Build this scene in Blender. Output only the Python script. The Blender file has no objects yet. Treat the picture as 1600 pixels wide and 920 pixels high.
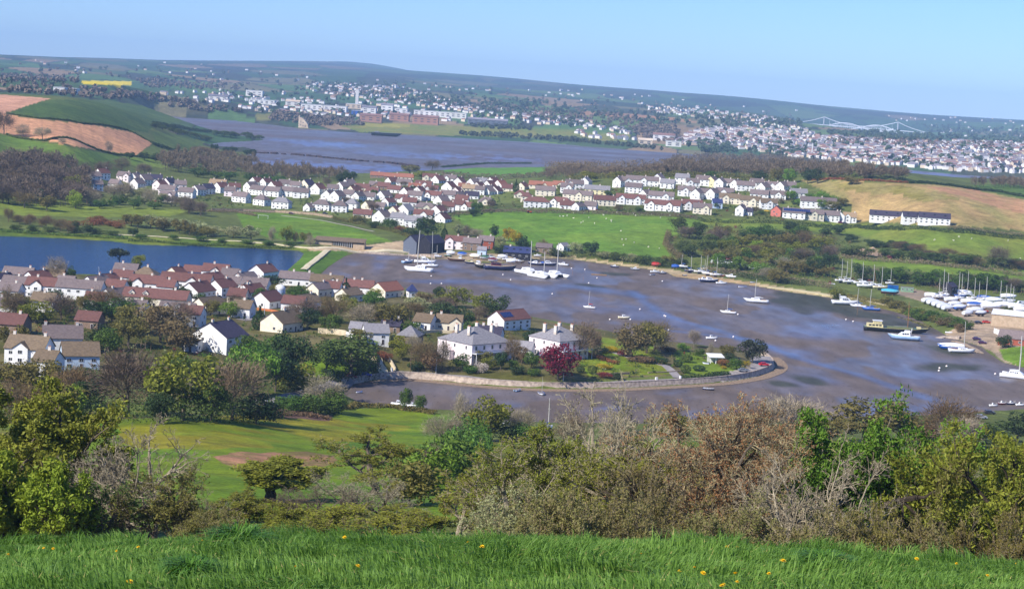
import bpy, math, random
import numpy as np
R = math.radians
SC = bpy.context.scene
COL = SC.collection
rng = np.random.default_rng(7)
random.seed(7)
# ------------------------------------------------------------------ camera
FPX, CX, CY, EYE = 2800.0, 800.0, 460.0, 110.0
PITCH, ROLL = R(6.55), R(3.5)
cp, sp = math.cos(PITCH), math.sin(PITCH)
FW = np.array([0, cp, -sp]); UP0 = np.array([0, sp, cp]); X0 = np.array([1.0, 0, 0])
RT = math.cos(ROLL)*X0 + math.sin(ROLL)*UP0
UP = -math.sin(ROLL)*X0 + math.cos(ROLL)*UP0
EYEV = np.array([0, 0, EYE])
def ray(px, py):
    d = FW + RT*((px-CX)/FPX) - UP*((py-CY)/FPX)
    return d/np.linalg.norm(d)
def at_z(px, py, z=0.0):
    d = ray(px, py); t = (z-EYE)/d[2]
    return EYEV + d*t
def at_d(px, py, dist):
    d = ray(px, py); t = dist/math.hypot(d[0], d[1])
    return EYEV + d*t
def project(P):
    q = P - EYEV
    w = q@FW
    return CX+FPX*(q@RT)/w, CY-FPX*(q@UP)/w, w
from mathutils import Matrix, Vector
cam_data = bpy.data.cameras.new('camera'); cam = bpy.data.objects.new('camera', cam_data); COL.objects.link(cam)
cam_data.sensor_width = 36; cam_data.lens = 36*FPX/1600; cam_data.clip_start = 0.2; cam_data.clip_end = 60000
M = Matrix(((RT[0], UP[0], -FW[0], 0), (RT[1], UP[1], -FW[1], 0), (RT[2], UP[2], -FW[2], EYE), (0, 0, 0, 1)))
cam.matrix_world = M
SC.camera = cam
SC.view_settings.view_transform = 'Standard'; SC.view_settings.look = 'None'
SC.view_settings.gamma = 1; SC.view_settings.exposure = 0.48
SC.cycles.use_denoising = True
SC.cycles.max_bounces = 4; SC.cycles.diffuse_bounces = 2; SC.cycles.glossy_bounces = 2
SC.cycles.transmission_bounces = 2; SC.cycles.volume_bounces = 0; SC.cycles.transparent_max_bounces = 4
SC.cycles.caustics_reflective = False; SC.cycles.caustics_refractive = False
# ------------------------------------------------------------------ light
SUN_EL, SUN_AZ = R(41), R(-128)          # azimuth measured from +Y (view direction) towards +X
sv = Vector((math.sin(SUN_AZ)*math.cos(SUN_EL), math.cos(SUN_AZ)*math.cos(SUN_EL), math.sin(SUN_EL)))
sl = bpy.data.lights.new('sun', 'SUN'); sl.energy = 5.0; sl.angle = R(0.5); sl.color = (1.0, 0.955, 0.88)
so = bpy.data.objects.new('sun', sl); COL.objects.link(so)
so.rotation_euler = (-sv).to_track_quat('-Z', 'Y').to_euler()
so.location = (0, 0, 400)
W = bpy.data.worlds.new('World'); SC.world = W; W.use_nodes = True
nt = W.node_tree
sky = nt.nodes.new('ShaderNodeTexSky'); sky.sky_type = 'NISHITA'; sky.sun_disc = False
sky.sun_elevation = SUN_EL; sky.sun_rotation = SUN_AZ
sky.altitude = 0; sky.air_density = 1.0; sky.dust_density = 0.0; sky.ozone_density = 3.0
bg = nt.nodes['Background']; bg.inputs[1].default_value = 0.105
wt = nt.nodes.new('ShaderNodeVectorMath'); wt.operation = 'MULTIPLY'; wt.inputs[1].default_value = (0.48, 0.69, 1.20)   # the camera's cool white balance
nt.links.new(sky.outputs[0], wt.inputs[0]); nt.links.new(wt.outputs[0], bg.inputs[0])
# ------------------------------------------------------------------ colour and materials
def lin(c):
    return tuple(((v/255)/12.92 if v <= 10.3 else ((v/255+0.055)/1.055)**2.4) for v in c)
def new_mat(name):
    m = bpy.data.materials.new(name); m.use_nodes = True
    n = m.node_tree.nodes; b = n['Principled BSDF']
    return m, m.node_tree, n, b
MATS = {}
def mat(name, c, c2=None, scale=1.0, rough=0.7, spec=0.3, metal=0.0, coord='Object', detail=4, rnd=0.0, bump=0.0, stretch=None):
    """plain surface: two base colours mixed by noise, optional tint per object"""
    if name in MATS: return MATS[name]
    m, t, n, b = new_mat(name)
    b.inputs['Roughness'].default_value = rough; b.inputs['Specular IOR Level'].default_value = spec
    b.inputs['Metallic'].default_value = metal
    a = lin(c); a2 = lin(c2) if c2 else tuple(min(1, v*0.82) for v in a)
    tc = n.new('ShaderNodeTexCoord'); no = n.new('ShaderNodeTexNoise')
    no.inputs['Scale'].default_value = scale; no.inputs['Detail'].default_value = detail
    src = tc.outputs['Object']
    if coord == 'World':
        src = n.new('ShaderNodeNewGeometry').outputs['Position']
    if stretch:
        mp = n.new('ShaderNodeMapping'); mp.inputs['Scale'].default_value = stretch
        t.links.new(src, mp.inputs[0]); src = mp.outputs[0]
    t.links.new(src, no.inputs['Vector'])
    ra = n.new('ShaderNodeValToRGB'); ra.color_ramp.elements[0].position = 0.35; ra.color_ramp.elements[1].position = 0.68
    ra.color_ramp.elements[0].color = (*a, 1); ra.color_ramp.elements[1].color = (*a2, 1)
    t.links.new(no.outputs['Fac'], ra.inputs[0])
    out = ra.outputs[0]
    if rnd:
        oi = n.new('ShaderNodeObjectInfo'); hs = n.new('ShaderNodeHueSaturation')
        mr = n.new('ShaderNodeMapRange'); mr.inputs[3].default_value = 1-rnd; mr.inputs[4].default_value = 1+rnd
        t.links.new(oi.outputs['Random'], mr.inputs[0]); t.links.new(mr.outputs[0], hs.inputs['Value'])
        t.links.new(out, hs.inputs['Color']); out = hs.outputs[0]
    t.links.new(out, b.inputs['Base Color'])
    if bump:
        bp = n.new('ShaderNodeBump'); bp.inputs['Strength'].default_value = bump
        t.links.new(no.outputs['Fac'], bp.inputs['Height']); t.links.new(bp.outputs[0], b.inputs['Normal'])
    MATS[name] = m
    return m
def leaf_mat(name, c, c2, trans=0.25, rough=0.65, rnd=0.12):
    """foliage: each leaf face has its own tint between two colours (attribute 'tint')"""
    if name in MATS: return MATS[name]
    m, t, n, b = new_mat(name)
    at = n.new('ShaderNodeAttribute'); at.attribute_name = 'tint'
    mx = n.new('ShaderNodeMix'); mx.data_type = 'RGBA'
    mx.inputs[6].default_value = (*lin(c), 1); mx.inputs[7].default_value = (*lin(c2), 1)
    t.links.new(at.outputs['Fac'], mx.inputs[0])
    oi = n.new('ShaderNodeObjectInfo'); hs = n.new('ShaderNodeHueSaturation')
    mr = n.new('ShaderNodeMapRange'); mr.inputs[3].default_value = 1-rnd; mr.inputs[4].default_value = 1+rnd
    t.links.new(oi.outputs['Random'], mr.inputs[0]); t.links.new(mr.outputs[0], hs.inputs['Value'])
    mr2 = n.new('ShaderNodeMapRange'); mr2.inputs[3].default_value = 0.5-rnd*0.12; mr2.inputs[4].default_value = 0.5+rnd*0.12
    mu = n.new('ShaderNodeMath'); mu.operation = 'FRACT'; mm = n.new('ShaderNodeMath'); mm.operation = 'MULTIPLY'; mm.inputs[1].default_value = 7.31
    t.links.new(oi.outputs['Random'], mm.inputs[0]); t.links.new(mm.outputs[0], mu.inputs[0]); t.links.new(mu.outputs[0], mr2.inputs[0])
    t.links.new(mr2.outputs[0], hs.inputs['Hue'])
    t.links.new(mx.outputs[2], hs.inputs['Color'])
    t.links.new(hs.outputs[0], b.inputs['Base Color'])
    b.inputs['Roughness'].default_value = rough; b.inputs['Specular IOR Level'].default_value = 0.2
    if trans:
        tr = n.new('ShaderNodeBsdfTranslucent'); ms = n.new('ShaderNodeMixShader'); ms.inputs[0].default_value = trans
        t.links.new(hs.outputs[0], tr.inputs[0])
        t.links.new(b.outputs[0], ms.inputs[1]); t.links.new(tr.outputs[0], ms.inputs[2])
        t.links.new(ms.outputs[0], n['Material Output'].inputs[0])
    MATS[name] = m
    return m
# ------------------------------------------------------------------ mesh building
class MB:
    """collects shapes; build() links them as ONE mesh object"""
    def __init__(s): s.v = []; s.f = []; s.m = []; s.n = 0; s.t = []; s.any_t = False
    def add(s, v, f, mi=0, tint=None):
        if isinstance(f, list) and f and hasattr(f[0], '__len__') and len({len(a) for a in f}) > 1:
            ks = sorted({len(a) for a in f}); b0 = s.n; s.add(v, [a for a in f if len(a) == ks[0]], mi, tint)
            for k in ks[1:]:
                fk = np.array([a for a in f if len(a) == k])+b0; s.f.append(fk); s.m.append(np.full(len(fk), mi, np.int32)); s.t.append(np.zeros(len(fk), np.float32))
            return s
        v = np.asarray(v, float).reshape(-1, 3); f = np.asarray(f, np.int64)
        if f.ndim == 1: f = f.reshape(1, -1)
        s.v.append(v); s.f.append(f+s.n); s.m.append(np.full(len(f), mi, np.int32)); s.n += len(v)
        if tint is None: s.t.append(np.zeros(len(f), np.float32))
        else: s.t.append(np.broadcast_to(np.asarray(tint, np.float32), (len(f),))); s.any_t = True
        return s
    def box(s, c, size, mi=0, rz=0.0, taper=1.0):
        x, y, z = [k/2 for k in size]
        v = np.array([(-x, -y, -z), (x, -y, -z), (x, y, -z), (-x, y, -z), (-x*taper, -y*taper, z), (x*taper, -y*taper, z), (x*taper, y*taper, z), (-x*taper, y*taper, z)])
        if rz: ca, sa = math.cos(rz), math.sin(rz); v = np.c_[v[:, 0]*ca-v[:, 1]*sa, v[:, 0]*sa+v[:, 1]*ca, v[:, 2]]
        return s.add(v+np.array(c), [(0, 3, 2, 1), (4, 5, 6, 7), (0, 1, 5, 4), (1, 2, 6, 5), (2, 3, 7, 6), (3, 0, 4, 7)], mi)
    def poly_prism(s, pts, z0, z1, mi=0):
        k = len(pts); p = np.array(pts, float)
        v = np.r_[np.c_[p, np.full(k, z0)], np.c_[p, np.full(k, z1)]]
        s.add(v, [list(range(k, 2*k))], mi); s.add(v, [list(range(k))[::-1]], mi)
        i = np.arange(k); j = (i+1) % k
        return s.add(v, np.c_[i, j, j+k, i+k], mi)
    def tube(s, pts, r, k=6, mi=0, cap=True):
        pts = np.asarray(pts, float); n = len(pts); r = np.broadcast_to(np.asarray(r, float), (n,))
        tg = np.gradient(pts, axis=0); tg /= np.linalg.norm(tg, axis=1)[:, None]+1e-9
        a = np.where(np.abs(tg[:, 2:3]) < 0.9, np.array([[0, 0, 1.0]]), np.array([[1.0, 0, 0]]))
        u = np.cross(tg, a); u /= np.linalg.norm(u, axis=1)[:, None]; w = np.cross(tg, u)
        th = np.arange(k)*2*math.pi/k
        v = pts[:, None, :]+r[:, None, None]*(u[:, None, :]*np.cos(th)[None, :, None]+w[:, None, :]*np.sin(th)[None, :, None])
        i = np.arange(n-1)[:, None]*k; j = np.arange(k)[None, :]; j2 = (j+1) % k
        f = np.stack([i+j, i+j2, i+k+j2, i+k+j], -1).reshape(-1, 4)
        base = s.n
        s.add(v.reshape(-1, 3), f, mi)
        if cap and k > 2:
            s.f.append(np.array([list(range(k))[::-1]])+base); s.f.append(np.array([list(range(k))])+base+(n-1)*k)
            for _ in range(2): s.m.append(np.full(1, mi, np.int32)); s.t.append(np.zeros(1, np.float32))
        return s
    def ball(s, c, r, mi=0, k=8, n=6, sz=(1, 1, 1)):
        th = np.linspace(0, math.pi, n+1)[1:-1]; ph = np.arange(k)*2*math.pi/k
        v = np.stack([np.outer(np.sin(th), np.cos(ph)), np.outer(np.sin(th), np.sin(ph)), np.outer(np.cos(th), np.ones(k))], -1).reshape(-1, 3)
        v = np.r_[v, [[0, 0, 1], [0, 0, -1]]]*r*np.array(sz)+np.array(c)
        i = np.arange(n-2)[:, None]*k; j = np.arange(k)[None, :]; j2 = (j+1) % k
        base = s.n
        s.add(v, np.stack([i+j, i+k+j, i+k+j2, i+j2], -1).reshape(-1, 4), mi)
        jj = np.arange(k); t = len(v)-2
        for fa in (np.c_[np.full(k, t), jj, (jj+1) % k], np.c_[np.full(k, t+1), (n-2)*k+(jj+1) % k, (n-2)*k+jj]):
            s.f.append(fa+base); s.m.append(np.full(k, mi, np.int32)); s.t.append(np.zeros(k, np.float32))
        return s
    def loft(s, rings, mi=0, cap0=True, cap1=True, close=True):
        """skin a list of rings that all have the same number of points"""
        rg = np.asarray(rings, float); n, k = rg.shape[:2]
        i = np.arange(n-1)[:, None]*k; kk = k if close else k-1
        j = np.arange(kk)[None, :]; j2 = (j+1) % k
        base = s.n
        s.add(rg.reshape(-1, 3), np.stack([i+j, i+j2, i+k+j2, i+k+j], -1).reshape(-1, 4), mi)
        if cap0: s.f.append(np.array([list(range(k))[::-1]])+base); s.m.append(np.full(1, mi, np.int32)); s.t.append(np.zeros(1, np.float32))
        if cap1: s.f.append(np.array([list(range(k))])+base+(n-1)*k); s.m.append(np.full(1, mi, np.int32)); s.t.append(np.zeros(1, np.float32))
        return s
    def mesh(s, name, mats, smooth=False):
        me = bpy.data.meshes.new(name)
        if not s.v: return me
        V = np.concatenate(s.v); sizes = np.concatenate([np.full(len(f), f.shape[1], np.int32) for f in s.f])
        L = np.concatenate([f.ravel() for f in s.f]).astype(np.int32)
        me.vertices.add(len(V)); me.vertices.foreach_set('co', V.ravel().astype(np.float32))
        me.loops.add(len(L)); me.loops.foreach_set('vertex_index', L)
        me.polygons.add(len(sizes)); me.polygons.foreach_set('loop_start', np.r_[0, np.cumsum(sizes)[:-1]].astype(np.int32))
        try: me.polygons.foreach_set('loop_total', sizes)
        except Exception: pass
        me.polygons.foreach_set('material_index', np.concatenate(s.m))
        me.polygons.foreach_set('use_smooth', np.full(len(sizes), bool(smooth)))
        for m in (mats if isinstance(mats, (list, tuple)) else [mats]): me.materials.append(m)
        if s.any_t:
            a = me.attributes.new('tint', 'FLOAT', 'FACE'); a.data.foreach_set('value', np.concatenate(s.t).astype(np.float32))
        me.update(calc_edges=True)
        return me
    def build(s, name, mats, parent=None, smooth=False):
        return link(name, s.mesh(name, mats, smooth), parent)
def link(name, me, parent=None, loc=None, scale=None, rz=None):
    o = bpy.data.objects.new(name, me); COL.objects.link(o)
    if parent is not None: o.parent = parent
    if loc is not None: o.location = loc
    if scale is not None: o.scale = scale
    if rz is not None: o.rotation_euler = (0, 0, rz)
    return o
def tag(o, label=None, cat=None, group=None, kind=None):
    if label: o['label'] = label
    if cat: o['category'] = cat
    if group: o['group'] = group
    if kind: o['kind'] = kind
    return o
def empty(name, loc=(0, 0, 0), rz=0.0, label=None, cat=None, group=None):
    o = bpy.data.objects.new(name, None); COL.objects.link(o)
    o.location = loc; o.rotation_euler = (0, 0, rz); o.empty_display_size = 0.5
    return tag(o, label, cat, group)
def copy_tree(o, parent=None):
    c = o.copy(); COL.objects.link(c)
    if parent is not None: c.parent = parent
    for ch in o.children: copy_tree(ch, c)
    return c
ORD = 'first second third fourth fifth sixth seventh eighth ninth tenth eleventh twelfth thirteenth fourteenth fifteenth sixteenth seventeenth eighteenth nineteenth twentieth'.split()
ORD += ['twenty-'+w for w in ORD[:9]]+['thirtieth']+['thirty-'+w for w in ORD[:9]]+['fortieth']
def ordinal(i, n):
    if n == 1: return ''
    if i == 0: return 'leftmost'
    if i == n-1: return 'rightmost'
    return ORD[i]+' from left'
# ================================================================== TERRAIN
def yh(x): return 138+0.0612*(x-800)
CP = []   # control points: world x, y, z of the ground
def P3(px, py, z): p = at_z(px, py, z); CP.append((p[0], p[1], z))
def PD(px, py, d): p = at_d(px, py, d); CP.append((p[0], p[1], p[2]))
for t in [(100, 800, 60), (100, 660, 20), (300, 800, 58), (300, 700, 36), (300, 655, 22), (60, 550, 12), (200, 600, 14), (-100, 600, 14), (-100, 520, 11),
          (500, 720, 31), (500, 650, 9), (650, 645, 3), (740, 690, 16), (800, 700, 22), (1000, 800, 60), (1000, 700, 30), (1000, 655, 5),
          (1300, 800, 60), (1300, 700, 22), (1300, 665, 6), (1550, 800, 60), (1550, 690, 14), (1540, 655, 3), (1700, 700, 14), (1700, 660, 3), (600, 800, 58), (800, 800, 58),
          (500, 620, 4), (420, 620, 8), (300, 600, 9),
          (560, 560, 7), (600, 540, 8), (740, 555, 5.5), (860, 555, 5), (1000, 560, 4.5), (1180, 570, 2.5), (740, 582, 2.6), (1000, 590, 2.5), (560, 590, 2.6), (640, 583, 2.7),
          (560, 500, 7), (700, 490, 5.5), (650, 450, 3.5), (480, 500, 8), (400, 470, 7), (300, 480, 8), (200, 500, 10), (100, 480, 9), (0, 520, 12), (0, 445, 5), (200, 445, 4.5), (400, 440, 4), (560, 445, 3), (880, 530, 4.5), (1000, 540, 3.5),
          (500, 400, 3), (490, 410, 3), (450, 350, 3), (550, 370, 2.5), (200, 330, 3.5), (60, 340, 3.5), (200, 366, 1.5), (0, 362, 1.5), (350, 375, 2), (600, 385, 2.5), (330, 330, 3),
          (500, 325, 6), (620, 340, 7), (700, 300, 14), (700, 272, 14), (640, 263, 4), (560, 300, 10), (560, 275, 4), (200, 290, 5), (380, 300, 5), (440, 320, 4), (480, 290, 7), (250, 300, 5), (300, 280, 6),
          (780, 268, 13), (760, 275, 14), (780, 260, 3), (1000, 330, 18), (1000, 285, 33), (1200, 340, 20), (1200, 290, 37), (900, 330, 16), (900, 285, 27), (1250, 277, 43), (1000, 268, 35), (900, 270, 24), (1100, 335, 19), (1100, 285, 36),
          (1450, 300, 46), (1450, 285, 50), (1350, 285, 48), (1560, 305, 43), (1560, 296, 45), (1600, 340, 34), (1450, 345, 30), (1350, 335, 25), (1400, 365, 20), (1590, 400, 13), (1300, 400, 9), (1590, 430, 6), (1400, 410, 8), (1700, 400, 14), (1700, 330, 40),
          (1500, 470, 3), (1560, 500, 3), (1560, 540, 2.6), (1590, 565, 2.6), (1380, 445, 3), (1300, 445, 3), (1460, 500, 2.2),
          (950, 380, 8), (950, 340, 15), (1050, 400, 4), (800, 340, 12), (800, 390, 4), (740, 370, 5), (690, 377, 2.6), (640, 382, 2.5), (1150, 370, 12), (1150, 410, 4), (900, 395, 3), (1050, 345, 17), (1200, 360, 16),
          (100, 300, 8), (30, 250, 25), (30, 222, 34), (100, 215, 40), (20, 182, 50), (150, 232, 27), (230, 240, 19), (100, 165, 60), (0, 150, 61), (250, 190, 27), (160, 162, 57), (300, 208, 10), (330, 226, 4), (385, 226, 1), (350, 250, 2), (280, 250, 8), (395, 262, 3), (480, 268, 3), (-60, 300, 12), (-60, 200, 48)]:
    P3(*t)
for t in [(600, 190, 4500), (600, 160, 5500), (600, 140, 7000), (600, 125, 9000), (530, 97, 19000), (480, 98, 19000), (600, 104, 19000), (660, 115, 18000), (400, 180, 4200), (400, 150, 5500), (400, 130, 7500), (400, 110, 10000), (400, 99, 14000),
          (800, 205, 4390), (800, 190, 4900), (800, 165, 6000), (800, 150, 8000), (800, 136, 11000), (800, 123, 15000),
          (200, 140, 4700), (200, 120, 6500), (200, 105, 9000), (200, 95, 12000), (170, 130, 4200), (60, 142, 3300), (0, 125, 4500), (0, 105, 6500), (0, 88, 9500), (-80, 120, 4500), (-80, 84, 9500),
          (1000, 200, 4700), (1000, 218, 4450), (1000, 180, 6000), (1000, 160, 8500), (1000, 141, 13000), (1200, 217, 4600), (1200, 238, 4100), (1200, 195, 5600), (1200, 180, 7500), (1200, 158, 12000),
          (1350, 252, 3500), (1350, 230, 4200), (1350, 215, 5200), (1330, 209.5, 7800), (1345, 210, 8200), (1420, 212, 7800), (1290, 207, 8100), (1350, 203, 9500), (1350, 195, 10000), (1350, 174, 12500), (1280, 167, 12500),
          (1500, 268, 3450), (1500, 245, 3900), (1500, 225, 4800), (1500, 215, 6500), (1500, 205, 8500), (1500, 195, 10000), (1500, 184, 12500), (1600, 272, 3350), (1600, 250, 4000), (1600, 225, 5500), (1600, 210, 8000), (1600, 189, 12500), (1700, 272, 3300), (1700, 225, 5500), (1700, 194, 12500)]:
    PD(*t)
for px in (-100, 150, 400, 650, 900, 1200, 1450, 1700):
    p = at_d(px, 200, 26000); CP.append((p[0], p[1], 40.0))
for px in (-100, 300, 800, 1300, 1700):        # brow of the camera's own hill
    for d, z in ((60, 91.5), (85, 84.5), (115, 77.5)):
        p = at_d(px, 700, d); CP.append((p[0], p[1], z))
CP = np.array(CP)
def uv(x, y): return np.stack([np.arctan2(x, y)*7.0, np.log(np.hypot(x, y))*2.2], -1)
CU = uv(CP[:, 0], CP[:, 1])
def kern(a, b): return np.sqrt(((a[:, None, :]-b[None, :, :])**2).sum(-1)+0.02)
A = kern(CU, CU); n_ = len(CU)
KK = np.zeros((n_+1, n_+1)); KK[:n_, :n_] = A; KK[:n_, n_] = 1; KK[n_, :n_] = 1
sol = np.linalg.solve(KK-np.diag(np.r_[np.full(n_, 0.004), 0]), np.r_[CP[:, 2], 0])
def near_h(x, y):
    d = np.hypot(x, y)
    z = np.interp(d, [0, 3, 6, 10, 14, 17, 19, 22, 25, 40, 60, 100, 130], [108.4, 108.1, 107.72, 107.0, 106.2, 105.58, 105.1, 104.25, 103.2, 97.8, 91.2, 80.8, 73])
    return z+0.046*np.clip(x, -30, 30)*np.clip(1.5-d/40, 0, 1)
def rbf_h(x, y):
    out = np.empty(len(x))
    for i in range(0, len(x), 40000):
        out[i:i+40000] = kern(uv(x[i:i+40000], y[i:i+40000]), CU)@sol[:n_]+sol[n_]
    return out
# ---- water outlines (on the z = 0 plane)
def wpoly(pts): return np.array([at_z(a, b, 0)[:2] for a, b in pts])
CREEK = wpoly([(562, 394), (600, 398), (640, 398), (660, 404), (700, 405), (740, 411), (790, 411), (830, 406), (870, 403), (900, 406), (950, 413), (1000, 419), (1040, 425),
               (1052, 432), (1090, 437), (1135, 441), (1180, 447), (1230, 456), (1290, 464), (1340, 474), (1390, 485), (1430, 497), (1455, 511), (1478, 524), (1505, 534), (1532, 541), (1545, 552), (1566, 566), (1610, 577), (1680, 592), (1760, 625), (1750, 645),
               (1640, 640), (1560, 643), (1460, 655), (1350, 668), (1250, 676), (1150, 680), (1050, 680), (950, 688), (860, 690), (800, 682), (765, 672), (742, 654), (700, 647), (660, 642), (600, 634), (560, 627), (538, 616), (534, 603),
               (560, 598), (620, 590), (660, 592), (700, 597), (760, 603), (850, 608), (950, 608), (1050, 603), (1130, 598), (1180, 590), (1208, 580), (1214, 572), (1206, 562), (1192, 554), (1150, 547), (1110, 542), (1075, 538), (1040, 534), (1000, 527),
               (960, 520), (920, 513), (880, 507), (840, 500), (800, 490), (760, 482), (720, 474), (690, 464), (660, 457), (620, 450), (580, 445), (545, 441), (510, 437), (500, 430), (515, 416), (540, 400)])
LAKE = wpoly([(-100, 362), (0, 369), (60, 371), (120, 374), (170, 377), (210, 382), (255, 384), (300, 384), (350, 387), (400, 388), (440, 390), (466, 392), (474, 396), (468, 405), (452, 419), (435, 437), (380, 444), (300, 442), (200, 437), (150, 433), (110, 431), (60, 432), (0, 430), (-100, 428)])
ESTU = wpoly([(215, 181), (250, 181), (300, 184), (360, 188), (430, 196), (455, 200), (530, 206), (600, 210), (700, 215), (760, 219), (830, 222.5), (900, 228), (1000, 236), (1070, 241), (1130, 244), (1200, 249), (1300, 256), (1420, 265.5), (1500, 273), (1560, 277), (1700, 287),
              (1720, 302), (1600, 297), (1520, 291.5), (1400, 287), (1250, 280), (1100, 268), (1050, 263), (1000, 262), (900, 264), (850, 262.5), (800, 262), (740, 262), (690, 266), (650, 271), (600, 271), (540, 270), (480, 269), (430, 268), (385, 262), (360, 257), (350, 251), (372, 246), (398, 240), (404, 235), (384, 230), (340, 228.5), (325, 226), (345, 223), (390, 221), (413, 219.5), (408, 216), (370, 212.5), (320, 206), (280, 200), (240, 190)])
def sdf(px, py, poly):
    """signed distance, negative inside"""
    a = poly; b = np.roll(poly, -1, 0); out = np.empty(len(px))
    for i in range(0, len(px), 30000):
        x = px[i:i+30000, None]; y = py[i:i+30000, None]
        ex, ey = b[:, 0]-a[:, 0], b[:, 1]-a[:, 1]
        t = np.clip(((x-a[:, 0])*ex+(y-a[:, 1])*ey)/(ex*ex+ey*ey), 0, 1)
        d = np.sqrt((x-a[:, 0]-t*ex)**2+(y-a[:, 1]-t*ey)**2).min(1)
        c = ((a[:, 1] > y) != (b[:, 1] > y)) & (x < ex*(y-a[:, 1])/np.where(np.abs(ey) < 1e-9, 1e-9, ey)+a[:, 0])
        out[i:i+30000] = np.where(c.sum(1) % 2 == 1, -d, d)
    return out
def inpoly(px, py, poly):
    poly = np.asarray(poly, float); a = poly; b = np.roll(poly, -1, 0); c = np.zeros(len(px), bool)
    for k in range(len(a)):
        if a[k, 1] == b[k, 1]: continue
        c ^= ((a[k, 1] > py) != (b[k, 1] > py)) & (px < (b[k, 0]-a[k, 0])*(py-a[k, 1])/(b[k, 1]-a[k, 1])+a[k, 0])
    return c
# ---- polar grid: distances dense where a step shows, azimuth even
NA = 1150
AZ = np.tan(np.linspace(math.atan(-0.42), math.atan(0.42), NA))
rows = list(np.geomspace(1.2, 30, 50))
d = rows[-1]
while d < 21000:
    d += np.clip(d*d/(EYE*FPX)*1.25, d*0.0022, d*0.03) if d < 6000 else d*0.012
    rows.append(d)
DR = np.array(rows); ND = len(DR)
AZA = np.arctan(AZ)
gx = (np.sin(AZA)[None, :]*DR[:, None]).ravel(); gy = (np.cos(AZA)[None, :]*DR[:, None]).ravel(); gd = np.repeat(DR, NA)
hz = np.empty(len(gx))
far_ = gd > 40
hz[far_] = rbf_h(gx[far_], gy[far_])
tb = np.clip((gd-95)/35, 0, 1); tb = tb*tb*(3-2*tb); hn = near_h(gx, gy)
hz = np.where(gd <= 40, hn, hn*(1-tb)+np.where(far_, hz, 0)*tb)
sC = np.full(len(gx), 1e4); sL = sC.copy(); sE = sC.copy()
m = (gd > 480) & (gd < 1500); sC[m] = sdf(gx[m], gy[m], CREEK)
m = (gd > 700) & (gd < 1500); sL[m] = sdf(gx[m], gy[m], LAKE)
m = (gd > 1400) & (gd < 6000); sE[m] = sdf(gx[m], gy[m], ESTU)
sW = np.minimum(np.minimum(sC, sL), sE)
def sm(x): x = np.clip(x, 0, 1); return x*x*(3-2*x)
bump = 0.25*np.sin(gx*0.11+1.3*np.sin(gy*0.07))*np.cos(gy*0.093+gx*0.02)+0.12*np.sin(gx*0.37+gy*0.29)
hz = hz+np.where(gd > 60, bump, 0)
fl = np.clip((gd-2600)/1500, 0, 1)
hz = hz+fl*6*(np.sin(gx*0.0031+2*np.sin(gy*0.0017))*np.cos(gy*0.0023-gx*0.0011))*np.where(gd > 3000, 1, 0)*sm((sW-200)/600)
ramp = 5.0+np.clip((gd-760)/1500, 0, 1)*60; ramp = np.where((sC < 60) & (gd > 735), 14.0, ramp)
HZ = np.where(sW > 0, np.maximum(hz, 0.8)*sm(sW/ramp*0.8+0.12)*np.where(sW < 1, sm(sW), 1)+0.0, -0.15-np.clip(-sW*0.12, 0, 1.4))
HG = HZ.reshape(ND, NA)
LDR = np.log(DR)
def hgt(x, y):
    """height of the ground at world x, y"""
    x = np.atleast_1d(np.asarray(x, float)); y = np.atleast_1d(np.asarray(y, float))
    u = np.clip((np.arctan2(x, y)-AZA[0])/(AZA[1]-AZA[0]), 0, NA-1.001); dd = np.clip(np.hypot(x, y), DR[0], DR[-1]*0.999)
    i = np.clip(np.searchsorted(DR, dd)-1, 0, ND-2); fv = (dd-DR[i])/(DR[i+1]-DR[i]); j = u.astype(int); fu = u-j
    return (HG[i, j]*(1-fu)+HG[i, j+1]*fu)*(1-fv)+(HG[i+1, j]*(1-fu)+HG[i+1, j+1]*fu)*fv
TS = np.geomspace(25, 25000, 1500)
def grounds(pts, tmin=25):
    """image points to the first place where their sight line meets the ground"""
    out = []
    for px, py in pts:
        r = ray(px, py); h = math.hypot(r[0], r[1]); ts = TS[TS > tmin]
        x, y, z = r[0]/h*ts, r[1]/h*ts, EYE+r[2]/h*ts
        below = z < np.maximum(hgt(x, y), 0)
        if not below.any(): out.append(np.array([x[-1], y[-1], z[-1]])); continue
        k = int(np.argmax(below))
        a, b = (ts[k-1] if k else ts[0]*0.98), ts[k]
        for _ in range(18):
            c = (a+b)/2; hh = max(hgt(r[0]/h*c, r[1]/h*c)[0], 0)
            if EYE+r[2]/h*c < hh: b = c
            else: a = c
        xx, yy = r[0]/h*b, r[1]/h*b
        out.append(np.array([xx, yy, max(hgt(xx, yy)[0], 0)]))
    return out
def ground(px, py, tmin=100): return grounds([(px, py)], tmin)[0]
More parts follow.
